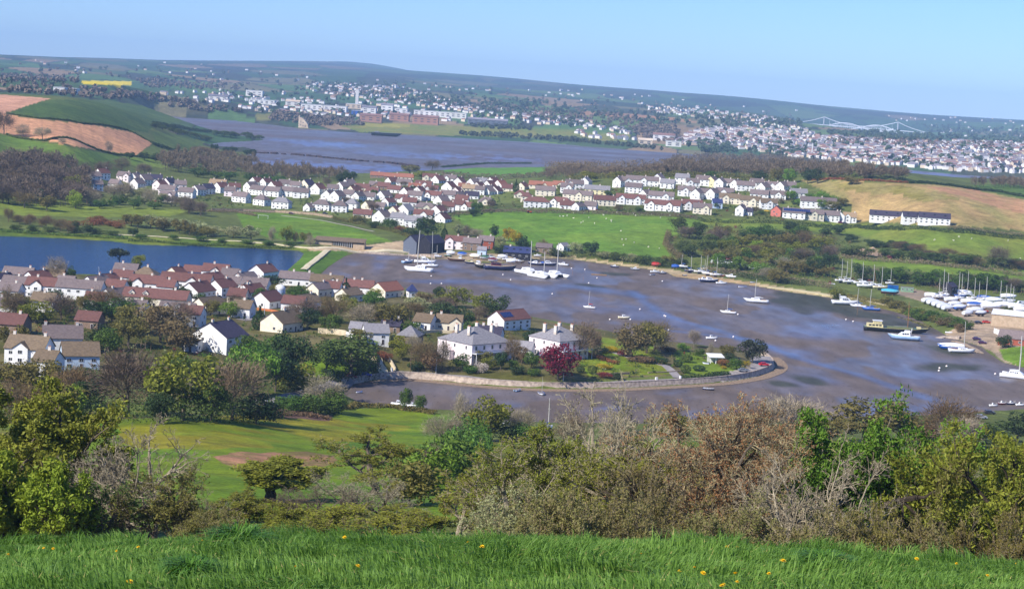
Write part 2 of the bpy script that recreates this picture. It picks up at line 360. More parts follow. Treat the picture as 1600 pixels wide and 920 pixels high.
# ---- base colours of the land
GV = np.c_[gx, gy, HZ]
gpx, gpy, gw = project(GV)
def vnoise(x, y, s, seed=0):
    """value noise in metres"""
    x = x/s+seed*17.3; y = y/s-seed*9.1; xi = np.floor(x).astype(np.int64); yi = np.floor(y).astype(np.int64); fx = x-xi; fy = y-yi
    fx = fx*fx*(3-2*fx); fy = fy*fy*(3-2*fy)
    def h(a, b):
        n = (a*374761393+b*668265263+seed*1442695041) & 0x7fffffff
        n = ((n ^ (n >> 13))*1274126177) & 0x7fffffff
        return ((n ^ (n >> 16)) & 0xffff)/65535.0
    return (h(xi, yi)*(1-fx)+h(xi+1, yi)*fx)*(1-fy)+(h(xi, yi+1)*(1-fx)+h(xi+1, yi+1)*fx)*fy
colr = np.empty((len(gx), 3))
colr[:] = lin((88, 96, 44))
n1 = vnoise(gx, gy, 60, 1); n2 = vnoise(gx, gy, 14, 2)
colr *= (0.75+0.5*n1)[:, None]
# far patchwork of fields: nearest seed decides the field
fm = gd > 2500
seeds = []
for dd in np.geomspace(2500, 25000, 60):
    k = max(8, int(0.85*dd/(150+0.045*dd)/1.0)); k = min(k, 40)
    a = rng.uniform(AZA[0], AZA[-1], k); r_ = dd*rng.uniform(0.97, 1.03, k); seeds.append(np.c_[np.sin(a)*r_, np.cos(a)*r_])
seeds = np.concatenate(seeds)
su = uv(seeds[:, 0], seeds[:, 1])*np.array([1.0, 0.9]); gu = uv(gx[fm], gy[fm])*np.array([1.0, 0.9]); gu = gu+0.012*(vnoise(gx[fm], gy[fm], 300, 5)-0.5)[:, None]
pal = np.array([lin(c) for c in [(64, 92, 52), (78, 104, 56), (58, 82, 50), (70, 88, 52), (92, 112, 60), (66, 70, 52), (58, 60, 48), (110, 104, 74), (134, 112, 84), (60, 86, 46), (52, 62, 44)]])
sc_ = rng.integers(0, len(pal), len(seeds)); near_id = np.empty(fm.sum(), int); edge = np.empty(fm.sum())
for i in range(0, len(gu), 4000):
    dm = ((gu[i:i+4000, None, :]-su[None])**2).sum(-1)
    pt = np.partition(dm, 1, axis=1)[:, :2]; near_id[i:i+4000] = dm.argmin(1); edge[i:i+4000] = np.sqrt(pt[:, 1])-np.sqrt(pt[:, 0])
fc = pal[sc_[near_id]]*(0.85+0.3*vnoise(gx[fm], gy[fm], 90, 8))[:, None]
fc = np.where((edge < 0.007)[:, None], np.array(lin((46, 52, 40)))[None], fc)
colr[fm] = fc*np.clip(1.15-(gd[fm]-3500)/14000, .45, 1)[:, None]  # distance darkening put into the land colour, so haze turns far hills bluer
def mute(c):
    c = np.array(c)
    return c*np.array([0.86, 0.68, 0.52]) if c[1] > c[0]*1.05 else c*np.array([0.80, 0.78, 0.74])
def paint(poly, c, dmin=0, dmax=1e9, jit=1.0, c2=None, scale=40, noise_seed=3, stretch=(1, 1), rows=None):
    """give a field its own ground colour (a property of the soil or crop)"""
    p = np.asarray(poly, float); lo = p.min(0)-3; hi = p.max(0)+3
    m = (gpx > lo[0]) & (gpx < hi[0]) & (gpy > lo[1]) & (gpy < hi[1]) & (gd > dmin) & (gd < dmax) & (sW > 0.5)
    idx = np.where(m)[0]
    jx = (vnoise(gx[idx], gy[idx], 9, 11)-0.5)*2*jit; jy = (vnoise(gx[idx], gy[idx], 9, 12)-0.5)*1.2*jit
    idx = idx[inpoly(gpx[idx]+jx, gpy[idx]+jy, p)]
    cc = mute(lin(c))
    if c2 is not None:
        n = 0.6*vnoise(gx[idx]*stretch[0], gy[idx]*stretch[1], scale, noise_seed)+0.4*vnoise(gx[idx]*stretch[0], gy[idx]*stretch[1], scale/4, noise_seed+1)
        n = sm((n-0.3)/0.4)[:, None]; colr[idx] = cc*(1-n)+mute(lin(c2))*n
    else:
        colr[idx] = cc*(0.88+0.24*vnoise(gx[idx], gy[idx], scale, 4))[:, None]
    if rows:        # drilled rows and wheel tracks
        u_ = gx[idx]*math.cos(rows[0])+gy[idx]*math.sin(rows[0])+3*vnoise(gx[idx], gy[idx], 60, 6); colr[idx] *= (1-rows[2]*(np.abs(((u_/rows[1]) % 1)-.5) < .12))[:, None]
# camera hill and the slope below
nm = gd < 40; colr[nm] = np.array(lin((56, 80, 32)))*(0.7+0.5*vnoise(gx, gy, 1.2, 3)[nm])[:, None]
m = (gd >= 40) & (gd < 480) & (gpy > 560); gcol = np.array(lin((96, 112, 32))); bcol = np.array(lin((104, 94, 50)))
nn = sm((0.65*vnoise(gx[m], gy[m], 45, 21)+0.35*vnoise(gx[m], gy[m], 9, 22)-0.35)/0.35)[:, None]; colr[m] = gcol*(1-nn*0.9)+bcol*nn*0.9
paint([(120, 660), (330, 655), (420, 645), (520, 655), (530, 638), (600, 636), (660, 640), (720, 655), (745, 690), (735, 720), (690, 770), (640, 830), (100, 850), (100, 700)], (112, 142, 34), 200, 640, 3, (86, 128, 34), 60)
paint([(170, 655), (300, 650), (420, 645), (520, 655), (560, 660), (640, 668), (560, 690), (350, 700), (200, 700)], (132, 138, 40), 200, 640, 6, (104, 136, 36), 40)
paint([(334, 714), (360, 707), (420, 706), (480, 704), (520, 712), (528, 722), (500, 727), (420, 733), (370, 734), (345, 724)], (168, 124, 94), 250, 600, 5, (128, 112, 66), 9)
paint([(735, 700), (800, 688), (860, 690), (960, 690), (1060, 684), (1060, 760), (900, 800), (700, 835), (640, 830), (690, 780)], (98, 140, 38), 200, 640, 3, (112, 132, 44), 40)
paint([(380, 640), (420, 630), (520, 650), (515, 657), (430, 652)], (112, 86, 74), 400, 640, 3)
paint([(745, 712), (820, 700), (1000, 706), (1300, 692), (1700, 690), (1700, 860), (720, 860), (735, 780)], (106, 98, 56), 80, 480, 8, (96, 112, 42), 30)
# village ground, gardens and verges
paint([(-100, 430), (480, 430), (660, 460), (900, 510), (1200, 555), (1210, 580), (540, 610), (540, 590), (380, 600), (-100, 620)], (84, 92, 48), 480, 1000, 2, (112, 104, 70), 26)
paint([(905, 520), (1020, 540), (1040, 560), (1050, 585), (920, 588), (900, 560)], (106, 142, 40), 600, 800, 1, (120, 138, 50), 20)
paint([(1050, 545), (1115, 555), (1165, 575), (1130, 585), (1070, 585), (1060, 570)], (112, 146, 48), 600, 800, 1)
paint([(500, 555), (580, 560), (590, 575), (430, 600), (430, 585)], (104, 142, 36), 500, 800, 1)
paint([(1120, 584), (1160, 576), (1185, 566), (1195, 557), (1206, 563), (1214, 572), (1206, 582), (1178, 591), (1130, 599)], (176, 166, 156), 600, 800, .4)
# boatyard gravel and yard on the right
paint([(1385, 455), (1430, 452), (1600, 490), (1700, 510), (1700, 600), (1575, 572), (1548, 548), (1500, 532), (1475, 522), (1510, 505), (1470, 480)], (176, 154, 128), 700, 1200, 1, (150, 134, 116), 20)
paint([(1560, 545), (1600, 540), (1700, 560), (1700, 590), (1600, 574), (1568, 562)], (100, 140, 46), 700, 1200, 1)
paint([(1300, 462), (1340, 460), (1420, 478), (1470, 500), (1440, 503), (1380, 484)], (110, 116, 62), 700, 1200, 1)
paint([(900, 402), (1040, 420), (1140, 436), (1300, 460), (1300, 468), (1140, 444), (1030, 425), (900, 408)], (190, 170, 132), 700, 1300, 1)
paint([(1050, 428), (1100, 430), (1180, 442), (1180, 450), (1090, 440), (1048, 435)], (178, 152, 112), 700, 1300, 1)
paint([(630, 383), (700, 392), (760, 396), (830, 400), (900, 400), (900, 408), (790, 412), (640, 400)], (188, 170, 132), 900, 1300, 1, (150, 132, 110), 15)
paint([(480, 385), (570, 384), (660, 372), (660, 396), (560, 395), (485, 392)], (190, 166, 132), 900, 1400, 1)
# dam: grass both sides of the path
paint([(470, 392), (545, 392), (540, 400), (500, 430), (430, 440), (455, 415)], (86, 128, 44), 900, 1300, 0.6)
# playing field, banks, left meadow
paint([(370, 333), (440, 333), (500, 343), (560, 358), (615, 378), (560, 381), (490, 378), (420, 372), (380, 355)], (92, 138, 44), 1000, 1700, 0.5, (102, 142, 48), 30)
paint([(-100, 312), (60, 316), (130, 322), (250, 326), (300, 328), (270, 337), (170, 340), (80, 338), (-100, 332)], (120, 148, 62), 900, 1800, 1)
paint([(-100, 352), (40, 362), (180, 368), (330, 374), (480, 384), (480, 392), (300, 386), (100, 376), (-100, 370)], (110, 134, 56), 900, 1500, 1, (84, 116, 46), 16)
# sheep field and the fields round it
paint([(705, 336), (770, 330), (900, 332), (1000, 335), (1090, 342), (1110, 356), (1045, 370), (1040, 385), (1058, 402), (1000, 402), (930, 392), (800, 382), (740, 362)], (98, 146, 54), 1000, 1600, 0.8, (108, 150, 58), 50, rows=(-0.5, 24, .05))
paint([(1090, 341), (1250, 347), (1340, 350), (1480, 360), (1700, 372), (1700, 420), (1560, 402), (1460, 396), (1330, 365), (1200, 358), (1100, 352)], (110, 142, 58), 1000, 1600, 0.8, (122, 144, 64), 40)
paint([(1320, 402), (1400, 407), (1500, 418), (1700, 428), (1700, 446), (1560, 434), (1450, 425), (1340, 412)], (108, 144, 56), 1000, 1600, 0.8)
paint([(1250, 281), (1330, 282), (1420, 286), (1500, 292), (1600, 312), (1700, 330), (1700, 380), (1600, 360), (1480, 352), (1330, 345), (1330, 320), (1290, 300)], (178, 150, 100), 1200, 2200, 0.8, (152, 142, 84), 45, 31, (1, 0.35), rows=(1.2, 11, .09))
paint([(1270, 284), (1340, 284), (1400, 288), (1460, 300), (1500, 312), (1440, 314), (1400, 304), (1300, 296)], (128, 132, 72), 1200, 2200, 6, (160, 146, 92), 40, 33, (1, 0.35))
paint([(1440, 290), (1520, 296), (1600, 314), (1700, 330), (1700, 350), (1590, 332), (1500, 306)], (186, 142, 104), 1200, 2200, 4, (166, 140, 92), 40, 34, (1, 0.3))
paint([(1515, 290), (1560, 288), (1700, 296), (1700, 326), (1600, 310), (1550, 300)], (82, 118, 56), 1300, 2600, 0.6)
paint([(690, 264), (760, 259), (850, 260), (860, 268), (790, 276), (700, 276)], (92, 146, 60), 1600, 3000, 0.5)
# left hill: ploughed and green fields
paint([(-100, 140), (0, 148), (80, 154), (50, 163), (10, 178), (-100, 180)], (202, 152, 122), 1300, 3600, 0.4)
paint([(12, 176), (50, 163), (85, 156), (160, 156), (240, 168), (330, 184), (290, 190), (240, 196), (230, 208), (150, 194), (60, 184), (12, 180)], (72, 104, 52), 1300, 3600, 0.4, (84, 114, 58), 60, rows=(0.3, 16, .08))
paint([(-60, 172), (12, 180), (60, 186), (150, 196), (210, 208), (238, 224), (214, 242), (160, 236), (70, 220), (10, 209), (-60, 200)], (216, 160, 116), 1300, 3000, 0.3, (206, 152, 112), 60, rows=(0.25, 13, .10))
paint([(-100, 200), (10, 212), (70, 223), (160, 239), (214, 246), (270, 250), (260, 262), (120, 252), (40, 240), (-100, 230)], (98, 136, 58), 1300, 3000, 0.5, (112, 142, 66), 50)
paint([(218, 243), (238, 228), (300, 238), (325, 246), (290, 256), (240, 250)], (104, 130, 62), 1300, 3000, 0.5)
paint([(235, 205), (290, 212), (320, 222), (310, 236), (245, 224)], (92, 122, 60), 1300, 3000, 0.5)
# far fields
paint([(128, 126), (205, 127.5), (206, 134), (129, 132)], (228, 204, 30), 3000, 6500, 0.1)
paint([(-50, 118), (120, 124), (128, 134), (260, 138), (250, 148), (100, 142), (-50, 134)], (66, 98, 60), 2500, 6500, 0.3)
paint([(530, 196), (620, 194), (760, 198), (900, 204), (985, 212), (980, 222), (850, 216), (700, 212), (560, 206)], (112, 138, 66), 3600, 5200, 0.3, (132, 142, 74), 60)
paint([(570, 192), (640, 194), (640, 199), (560, 199)], (150, 158, 76), 3600, 5200, 0.3)
paint([(900, 172), (960, 176), (1060, 184), (1100, 192), (1000, 186), (900, 179)], (168, 128, 96), 4300, 7500, 0.3)
paint([(400, 178), (425, 178), (425, 188), (400, 187)], (122, 132, 76), 3500, 5200, 0.3)
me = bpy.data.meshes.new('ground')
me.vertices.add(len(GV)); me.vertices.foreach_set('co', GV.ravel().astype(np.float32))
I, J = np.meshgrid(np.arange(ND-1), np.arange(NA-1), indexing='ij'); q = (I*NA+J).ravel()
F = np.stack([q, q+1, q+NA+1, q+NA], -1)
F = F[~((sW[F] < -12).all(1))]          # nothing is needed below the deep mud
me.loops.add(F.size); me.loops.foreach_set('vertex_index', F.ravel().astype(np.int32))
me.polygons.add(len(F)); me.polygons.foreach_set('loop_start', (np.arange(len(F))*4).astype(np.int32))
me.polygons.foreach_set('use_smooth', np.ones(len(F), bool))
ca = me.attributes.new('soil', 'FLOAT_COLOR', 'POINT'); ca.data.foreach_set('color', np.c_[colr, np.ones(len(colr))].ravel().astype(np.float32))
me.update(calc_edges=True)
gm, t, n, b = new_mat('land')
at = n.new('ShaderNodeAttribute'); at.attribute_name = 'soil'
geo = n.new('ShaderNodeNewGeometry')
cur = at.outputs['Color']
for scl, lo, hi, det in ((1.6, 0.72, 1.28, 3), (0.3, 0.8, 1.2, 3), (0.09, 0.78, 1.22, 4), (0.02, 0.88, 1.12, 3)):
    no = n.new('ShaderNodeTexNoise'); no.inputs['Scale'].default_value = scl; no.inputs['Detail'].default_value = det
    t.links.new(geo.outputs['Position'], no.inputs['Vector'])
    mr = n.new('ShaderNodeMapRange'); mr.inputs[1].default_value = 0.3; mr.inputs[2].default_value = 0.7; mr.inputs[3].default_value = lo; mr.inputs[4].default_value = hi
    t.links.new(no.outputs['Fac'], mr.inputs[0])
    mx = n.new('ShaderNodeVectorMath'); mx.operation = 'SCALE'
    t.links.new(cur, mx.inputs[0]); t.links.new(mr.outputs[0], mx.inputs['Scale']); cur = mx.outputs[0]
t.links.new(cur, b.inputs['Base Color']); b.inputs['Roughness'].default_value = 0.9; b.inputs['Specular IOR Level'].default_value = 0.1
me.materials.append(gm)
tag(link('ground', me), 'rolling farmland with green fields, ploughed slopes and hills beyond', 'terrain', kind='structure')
# ================================================================== WATER AND MUD
def sheet(name, poly, z, mats, step, attrs=None, grow=9):
    """a flat sheet over a water outline, a grid of points fine enough for its mud colours"""
    m = None
    dmin = np.hypot(poly[:, 0], poly[:, 1]).min()-30; dmax = np.hypot(poly[:, 0], poly[:, 1]).max()+60
    az = np.arctan2(poly[:, 0], poly[:, 1]); na = int(step[0]); ds = [dmin]
    while ds[-1] < dmax: ds.append(ds[-1]+max(0.8, ds[-1]**2/(EYE*FPX)*step[1]))
    ds = np.array(ds); aa = np.linspace(max(az.min()-0.01, -0.42), min(az.max()+0.01, 0.42), na)
    x = (np.sin(aa)[None]*ds[:, None]).ravel(); y = (np.cos(aa)[None]*ds[:, None]).ravel()
    s = sdf(x, y, poly); nd = len(ds)
    I, J = np.meshgrid(np.arange(nd-1), np.arange(na-1), indexing='ij'); q = (I*na+J).ravel()
    F = np.stack([q, q+1, q+na+1, q+na], -1); F = F[(s[F] < grow).any(1)]
    used = np.unique(F); remap = np.full(len(x), -1); remap[used] = np.arange(len(used)); F = remap[F]
    x, y, s = x[used], y[used], s[used]
    me = bpy.data.meshes.new(name)
    me.vertices.add(len(x)); me.vertices.foreach_set('co', np.c_[x, y, np.full(len(x), z)].ravel().astype(np.float32))
    me.loops.add(F.size); me.loops.foreach_set('vertex_index', F.ravel().astype(np.int32))
    me.polygons.add(len(F)); me.polygons.foreach_set('loop_start', (np.arange(len(F))*4).astype(np.int32))
    if attrs is not None:
        c, wet = attrs(x, y, s)
        a = me.attributes.new('mud', 'FLOAT_COLOR', 'POINT'); a.data.foreach_set('color', np.c_[c, wet].ravel().astype(np.float32))
    me.update(calc_edges=True); me.materials.append(mats)
    return link(name, me)
def mud_mat():
    m, t, n, b = new_mat('wet_mud')
    at = n.new('ShaderNodeAttribute'); at.attribute_name = 'mud'; geo = n.new('ShaderNodeNewGeometry')
    no = n.new('ShaderNodeTexNoise'); no.inputs['Scale'].default_value = 0.16; no.inputs['Detail'].default_value = 8
    mp = n.new('ShaderNodeMapping'); mp.inputs['Scale'].default_value = (1.0, 0.3, 1)
    t.links.new(geo.outputs['Position'], mp.inputs[0]); t.links.new(mp.outputs[0], no.inputs['Vector'])
    mr = n.new('ShaderNodeMapRange'); mr.inputs[1].default_value = 0.3; mr.inputs[2].default_value = 0.7; mr.inputs[3].default_value = 0.82; mr.inputs[4].default_value = 1.16
    t.links.new(no.outputs['Fac'], mr.inputs[0])
    mx = n.new('ShaderNodeVectorMath'); mx.operation = 'SCALE'; t.links.new(at.outputs['Color'], mx.inputs[0]); t.links.new(mr.outputs[0], mx.inputs['Scale'])
    # small stones, weed and worm casts
    n3 = n.new('ShaderNodeTexNoise'); n3.inputs['Scale'].default_value = 0.9; n3.inputs['Detail'].default_value = 3; t.links.new(mp.outputs[0], n3.inputs['Vector'])
    m3 = n.new('ShaderNodeMapRange'); m3.inputs[1].default_value = 0.60; m3.inputs[2].default_value = 0.70; m3.inputs[3].default_value = 1.0; m3.inputs[4].default_value = 0.55; t.links.new(n3.outputs['Fac'], m3.inputs[0])
    n4 = n.new('ShaderNodeTexNoise'); n4.inputs['Scale'].default_value = 0.05; n4.inputs['Detail'].default_value = 9; n4.inputs['Distortion'].default_value = 1.2; t.links.new(mp.outputs[0], n4.inputs['Vector'])
    m4 = n.new('ShaderNodeMapRange'); m4.inputs[1].default_value = 0.46; m4.inputs[2].default_value = 0.56; m4.inputs[3].default_value = 0.9; m4.inputs[4].default_value = 1.06; t.links.new(n4.outputs['Fac'], m4.inputs[0])
    mm = n.new('ShaderNodeMath'); mm.operation = 'MULTIPLY'; t.links.new(m3.outputs[0], mm.inputs[0]); t.links.new(m4.outputs[0], mm.inputs[1])
    mx2 = n.new('ShaderNodeVectorMath'); mx2.operation = 'SCALE'; t.links.new(mx.outputs[0], mx2.inputs[0]); t.links.new(mm.outputs[0], mx2.inputs['Scale'])
    t.links.new(mx2.outputs[0], b.inputs['Base Color'])
    # wet places carry a smooth film of water, drier ribs are rough
    w = n.new('ShaderNodeMath'); w.operation = 'MULTIPLY_ADD'; t.links.new(no.outputs['Fac'], w.inputs[0]); w.inputs[1].default_value = 0.2; w.inputs[2].default_value = -0.1
    ad = n.new('ShaderNodeMath'); ad.operation = 'ADD'; ad.use_clamp = True; t.links.new(at.outputs['Alpha'], ad.inputs[0]); t.links.new(w.outputs[0], ad.inputs[1])
    r = n.new('ShaderNodeMapRange'); r.inputs[3].default_value = 0.75; r.inputs[4].default_value = 0.15; t.links.new(ad.outputs[0], r.inputs[0]); t.links.new(r.outputs[0], b.inputs['Roughness'])
    s = n.new('ShaderNodeMapRange'); s.inputs[3].default_value = 0.10; s.inputs[4].default_value = 0.5; t.links.new(ad.outputs[0], s.inputs[0]); t.links.new(s.outputs[0], b.inputs['Specular IOR Level'])
    no2 = n.new('ShaderNodeTexNoise'); no2.inputs['Scale'].default_value = 0.8; no2.inputs['Detail'].default_value = 3; t.links.new(mp.outputs[0], no2.inputs['Vector'])
    bp = n.new('ShaderNodeBump'); bp.inputs['Strength'].default_value = 0.12; bp.inputs['Distance'].default_value = 0.3; t.links.new(no2.outputs['Fac'], bp.inputs['Height']); t.links.new(bp.outputs[0], b.inputs['Normal'])
    return m
MUD = mud_mat()
def blob(x, y, px, py, rx, ry, ang=0.0, soft=0.5, seed=0):
    """a patch on the flats given by an image point and its half sizes there, 0..1"""
    X, Y, _ = project(np.c_[x, y, np.zeros(len(x))])
    X = X+(vnoise(x, y*.4, 16, 41+seed)-0.5)*rx*0.7; Y = Y+(vnoise(x, y*.4, 9, 51+seed)-0.5)*ry*1.1
    c, s = math.cos(ang), math.sin(ang); u = ((X-px)*c+(Y-py)*s)/rx; v = (-(X-px)*s+(Y-py)*c)/ry
    return sm((1-np.hypot(u, v))/soft)
def band(x, y, pts, w0, w1, seed=0):
    """a winding strip on the flats"""
    W_ = np.array([at_z(a, b_, 0)[:2] for a, b_ in pts]); best = np.full(len(x), 1e9)
    xx = x+(vnoise(x, y, 10, 61+seed)-0.5)*4; yy = y+(vnoise(x, y, 10, 71+seed)-0.5)*4
    for a, b_ in zip(W_[:-1], W_[1:]):
        e = b_-a; tt = np.clip(((xx-a[0])*e[0]+(yy-a[1])*e[1])/(e@e), 0, 1); best = np.minimum(best, np.hypot(xx-a[0]-tt*e[0], yy-a[1]-tt*e[1]))
    return 1-sm((best-w0)/(w1-w0))
def creek_attrs(x, y, s):
    base = np.array(lin((101, 93, 93))); brown = np.array(lin((102, 89, 79))); weed = np.array(lin((62, 64, 50))); blue = np.array(lin((78, 86, 116))); film = np.array(lin((96, 94, 112)))  # film: water film whose bluish sky sheen is put into the mud colour
    n = 0.55*vnoise(x, y*0.45, 34, 81)+0.45*vnoise(x, y*0.4, 9, 82)
    wet = 0.36+0.8*(n-0.4)+0.2*(vnoise(x, y*0.4, 3.5, 88)-0.5)
    c = base[None]*(0.85+0.3*vnoise(x, y, 25, 83))[:, None]
    def put(k, col, w):
        nonlocal c, wet
        k = np.clip(k, 0, 1); c = c*(1-k[:, None])+col*k[:, None]; wet = wet*(1-k)+w*k
    edge = 1-sm((-s)/13.0); put(edge*0.75, brown, 0.05)
    put(sm((vnoise(x*0.8, y*0.5, 30, 90)*0.7+vnoise(x, y*0.4, 8, 92)*0.3-0.52)/0.12)*0.85, brown, 0.06)
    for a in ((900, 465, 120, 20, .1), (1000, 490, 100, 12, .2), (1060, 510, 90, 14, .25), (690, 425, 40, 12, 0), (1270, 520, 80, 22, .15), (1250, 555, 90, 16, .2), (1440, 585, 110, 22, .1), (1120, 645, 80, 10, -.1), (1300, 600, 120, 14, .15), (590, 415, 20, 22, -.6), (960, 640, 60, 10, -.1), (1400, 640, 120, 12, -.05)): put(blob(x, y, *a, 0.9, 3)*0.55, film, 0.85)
    for a in ((720, 445, 110, 7, .1), (960, 460, 120, 7, .12), (1080, 470, 80, 10, .15), (1230, 535, 70, 9, .2), (1330, 545, 60, 10, .2), (1320, 610, 100, 14, .1), (650, 620, 130, 16, .1), (880, 625, 160, 14, 0), (1090, 612, 120, 9, -.1), (560, 405, 40, 16, .3), (1480, 555, 40, 14, .1)): put(blob(x, y, *a, 0.9, 5)*0.75, brown, 0.06)
    for a in ((1250, 468, 80, 11, .12), (1330, 488, 110, 17, .12), (1410, 510, 70, 11, .1), (1485, 572, 75, 9, .02), (1270, 592, 45, 9, .2), (1480, 545, 55, 10, .1), (960, 428, 30, 4, .1), (930, 447, 40, 3, .1), (880, 520, 30, 6, 0), (1230, 600, 30, 6, .2)): put(blob(x, y, *a, 0.6, 7)*0.9, weed, 0.08)
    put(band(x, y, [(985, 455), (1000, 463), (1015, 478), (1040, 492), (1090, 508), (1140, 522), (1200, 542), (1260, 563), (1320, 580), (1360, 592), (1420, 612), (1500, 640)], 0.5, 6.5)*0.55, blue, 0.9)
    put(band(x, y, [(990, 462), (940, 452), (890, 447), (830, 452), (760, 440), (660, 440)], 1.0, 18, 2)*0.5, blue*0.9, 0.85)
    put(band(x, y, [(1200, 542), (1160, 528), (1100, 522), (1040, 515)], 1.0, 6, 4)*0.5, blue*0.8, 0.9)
    return c, np.clip(wet, 0, 1)
tag(sheet('mudflat', CREEK, 0.0, MUD, (1100, 1.6), creek_attrs), 'wet purple-brown tidal mud of the creek at low water', 'mud', kind='structure')
def estu_attrs(x, y, s):
    base = np.array(lin((98, 92, 96))); brown = np.array(lin((98, 86, 86))); film = np.array(lin((98, 96, 122)))  # film tone includes the sky's bluish reflection on the wet flats
    n = 0.6*vnoise(x, y*0.5, 90, 181)+0.4*vnoise(x, y*0.4, 25, 182)
    c = base*(0.9+0.2*n)[:, None]; wet = 0.35+0.6*(n-0.4)
    k = sm((vnoise(x*0.4, y*0.8, 70, 190)-0.5)/0.2)[:, None]; c = c*(1-0.7*k)+brown*0.7*k; wet = wet*(1-0.7*k[:, 0])+0.08*k[:, 0]
    for a in ((560, 262, 200, 7, .05), (460, 256, 100, 8, .05), (1450, 274, 90, 9, .06), (700, 245, 220, 4, .05), (500, 225, 120, 5, .05)):
        k = blob(x, y, *a, 0.7, 3); c = c*(1-k[:, None])+film*k[:, None]; wet = wet*(1-0.6*k)+0.85*0.6*k
    return c, np.clip(wet, 0, 1)
tag(sheet('estuary', ESTU, 0.0, MUD, (900, 1.6), estu_attrs, 30), 'broad tidal river with exposed purple mud beyond the village', 'estuary', kind='structure')
wm, t, n, b = new_mat('lake_water')
b.inputs['Base Color'].default_value = (*lin((12, 40, 84)), 1); b.inputs['Roughness'].default_value = 0.12; b.inputs['Specular IOR Level'].default_value = 0.22
geo = n.new('ShaderNodeNewGeometry'); no = n.new('ShaderNodeTexNoise'); no.inputs['Scale'].default_value = 0.9; no.inputs['Detail'].default_value = 4
mp = n.new('ShaderNodeMapping'); mp.inputs['Scale'].default_value = (0.35, 1, 1); t.links.new(geo.outputs['Position'], mp.inputs[0]); t.links.new(mp.outputs[0], no.inputs['Vector'])
bp = n.new('ShaderNodeBump'); bp.inputs['Strength'].default_value = 0.9; bp.inputs['Distance'].default_value = 0.6; t.links.new(no.outputs['Fac'], bp.inputs['Height']); t.links.new(bp.outputs[0], b.inputs['Normal'])
tag(sheet('lake', LAKE, 0.0, wm, (300, 3.0), None), 'still deep blue lake behind the grassy dam', 'lake', kind='structure')
# ================================================================== AIR
hzm = bpy.data.materials.new('air'); hzm.use_nodes = True; nn = hzm.node_tree.nodes
nn.remove(nn['Principled BSDF'])
pv = nn.new('ShaderNodeVolumePrincipled'); pv.inputs['Color'].default_value = (0.43, 0.66, 0.95, 1); pv.inputs['Density'].default_value = 5.8e-5; pv.inputs['Anisotropy'].default_value = -0.2
hzm.node_tree.links.new(pv.outputs[0], nn['Material Output'].inputs['Volume'])
hb = MB(); hb.box((0, 10000, 200), (32000, 23000, 406)); ho = hb.build('haze', hzm)
tag(ho, 'thin blue daylight haze filling the whole valley air', 'haze', kind='stuff')
# ================================================================== PLANTS
def unit(v): return v/(np.linalg.norm(v, axis=-1, keepdims=True)+1e-9)
def tubes(mb, P, r0, r1, k, mi=0, tint=None):
    """many branches at once: P (B, S, 3) centre lines tapering r0 -> r1 (B,)"""
    B, S, _ = P.shape
    T = unit(np.gradient(P, axis=1)); a = np.where(np.abs(T[..., 2:3]) < 0.9, np.array([0, 0, 1.0]), np.array([1.0, 0, 0]))
    U = unit(np.cross(T, a)); V = np.cross(T, U); s = np.linspace(0, 1, S)[None, :]
    rr = (r0[:, None]*(1-s)+r1[:, None]*s)[..., None, None]; th = np.arange(k)*2*math.pi/k
    v = P[:, :, None, :]+rr*(U[:, :, None, :]*np.cos(th)[:, None]+V[:, :, None, :]*np.sin(th)[:, None])
    b = np.arange(B)[:, None, None]*S*k; i = np.arange(S-1)[None, :, None]*k; j = np.arange(k)[None, None, :]; j2 = (j+1) % k
    f = np.stack([b+i+j, b+i+j2, b+i+k+j2, b+i+k+j], -1).reshape(-1, 4)
    mb.add(v.reshape(-1, 3), f, mi, tint)
def quads(mb, C, size, r, mi=0, tint=None, aspect=1.0, nrm=None, up=0.0):
    """a leaf-sized face at every point, each with its own direction"""
    n = len(C); N = unit(r.normal(size=(n, 3))+(0 if nrm is None else nrm)+np.array([0, 0, up])); U = unit(np.cross(N, r.normal(size=(n, 3)))); V = np.cross(N, U)
    s = (size*r.uniform(0.6, 1.35, n))[:, None]; U = U*s*aspect; V = V*s
    v = np.stack([C-U*0.5, C-V*0.33+U*0.1, C+U*0.5, C+V*0.33-U*0.1], 1).reshape(-1, 3)
    f = np.arange(n*4).reshape(-1, 4)
    mb.add(v, f, mi, r.uniform(0, 1, n) if tint is None else tint)
def grow(r, start, dirs, length, S, wob, trop):
    P = [start]; d = unit(dirs)
    for _ in range(S-1):
        P.append(P[-1]+d*(length/(S-1))[:, None]); d = unit(d+r.normal(size=d.shape)*wob+np.array([0, 0, trop]))
    return np.stack(P, 1)
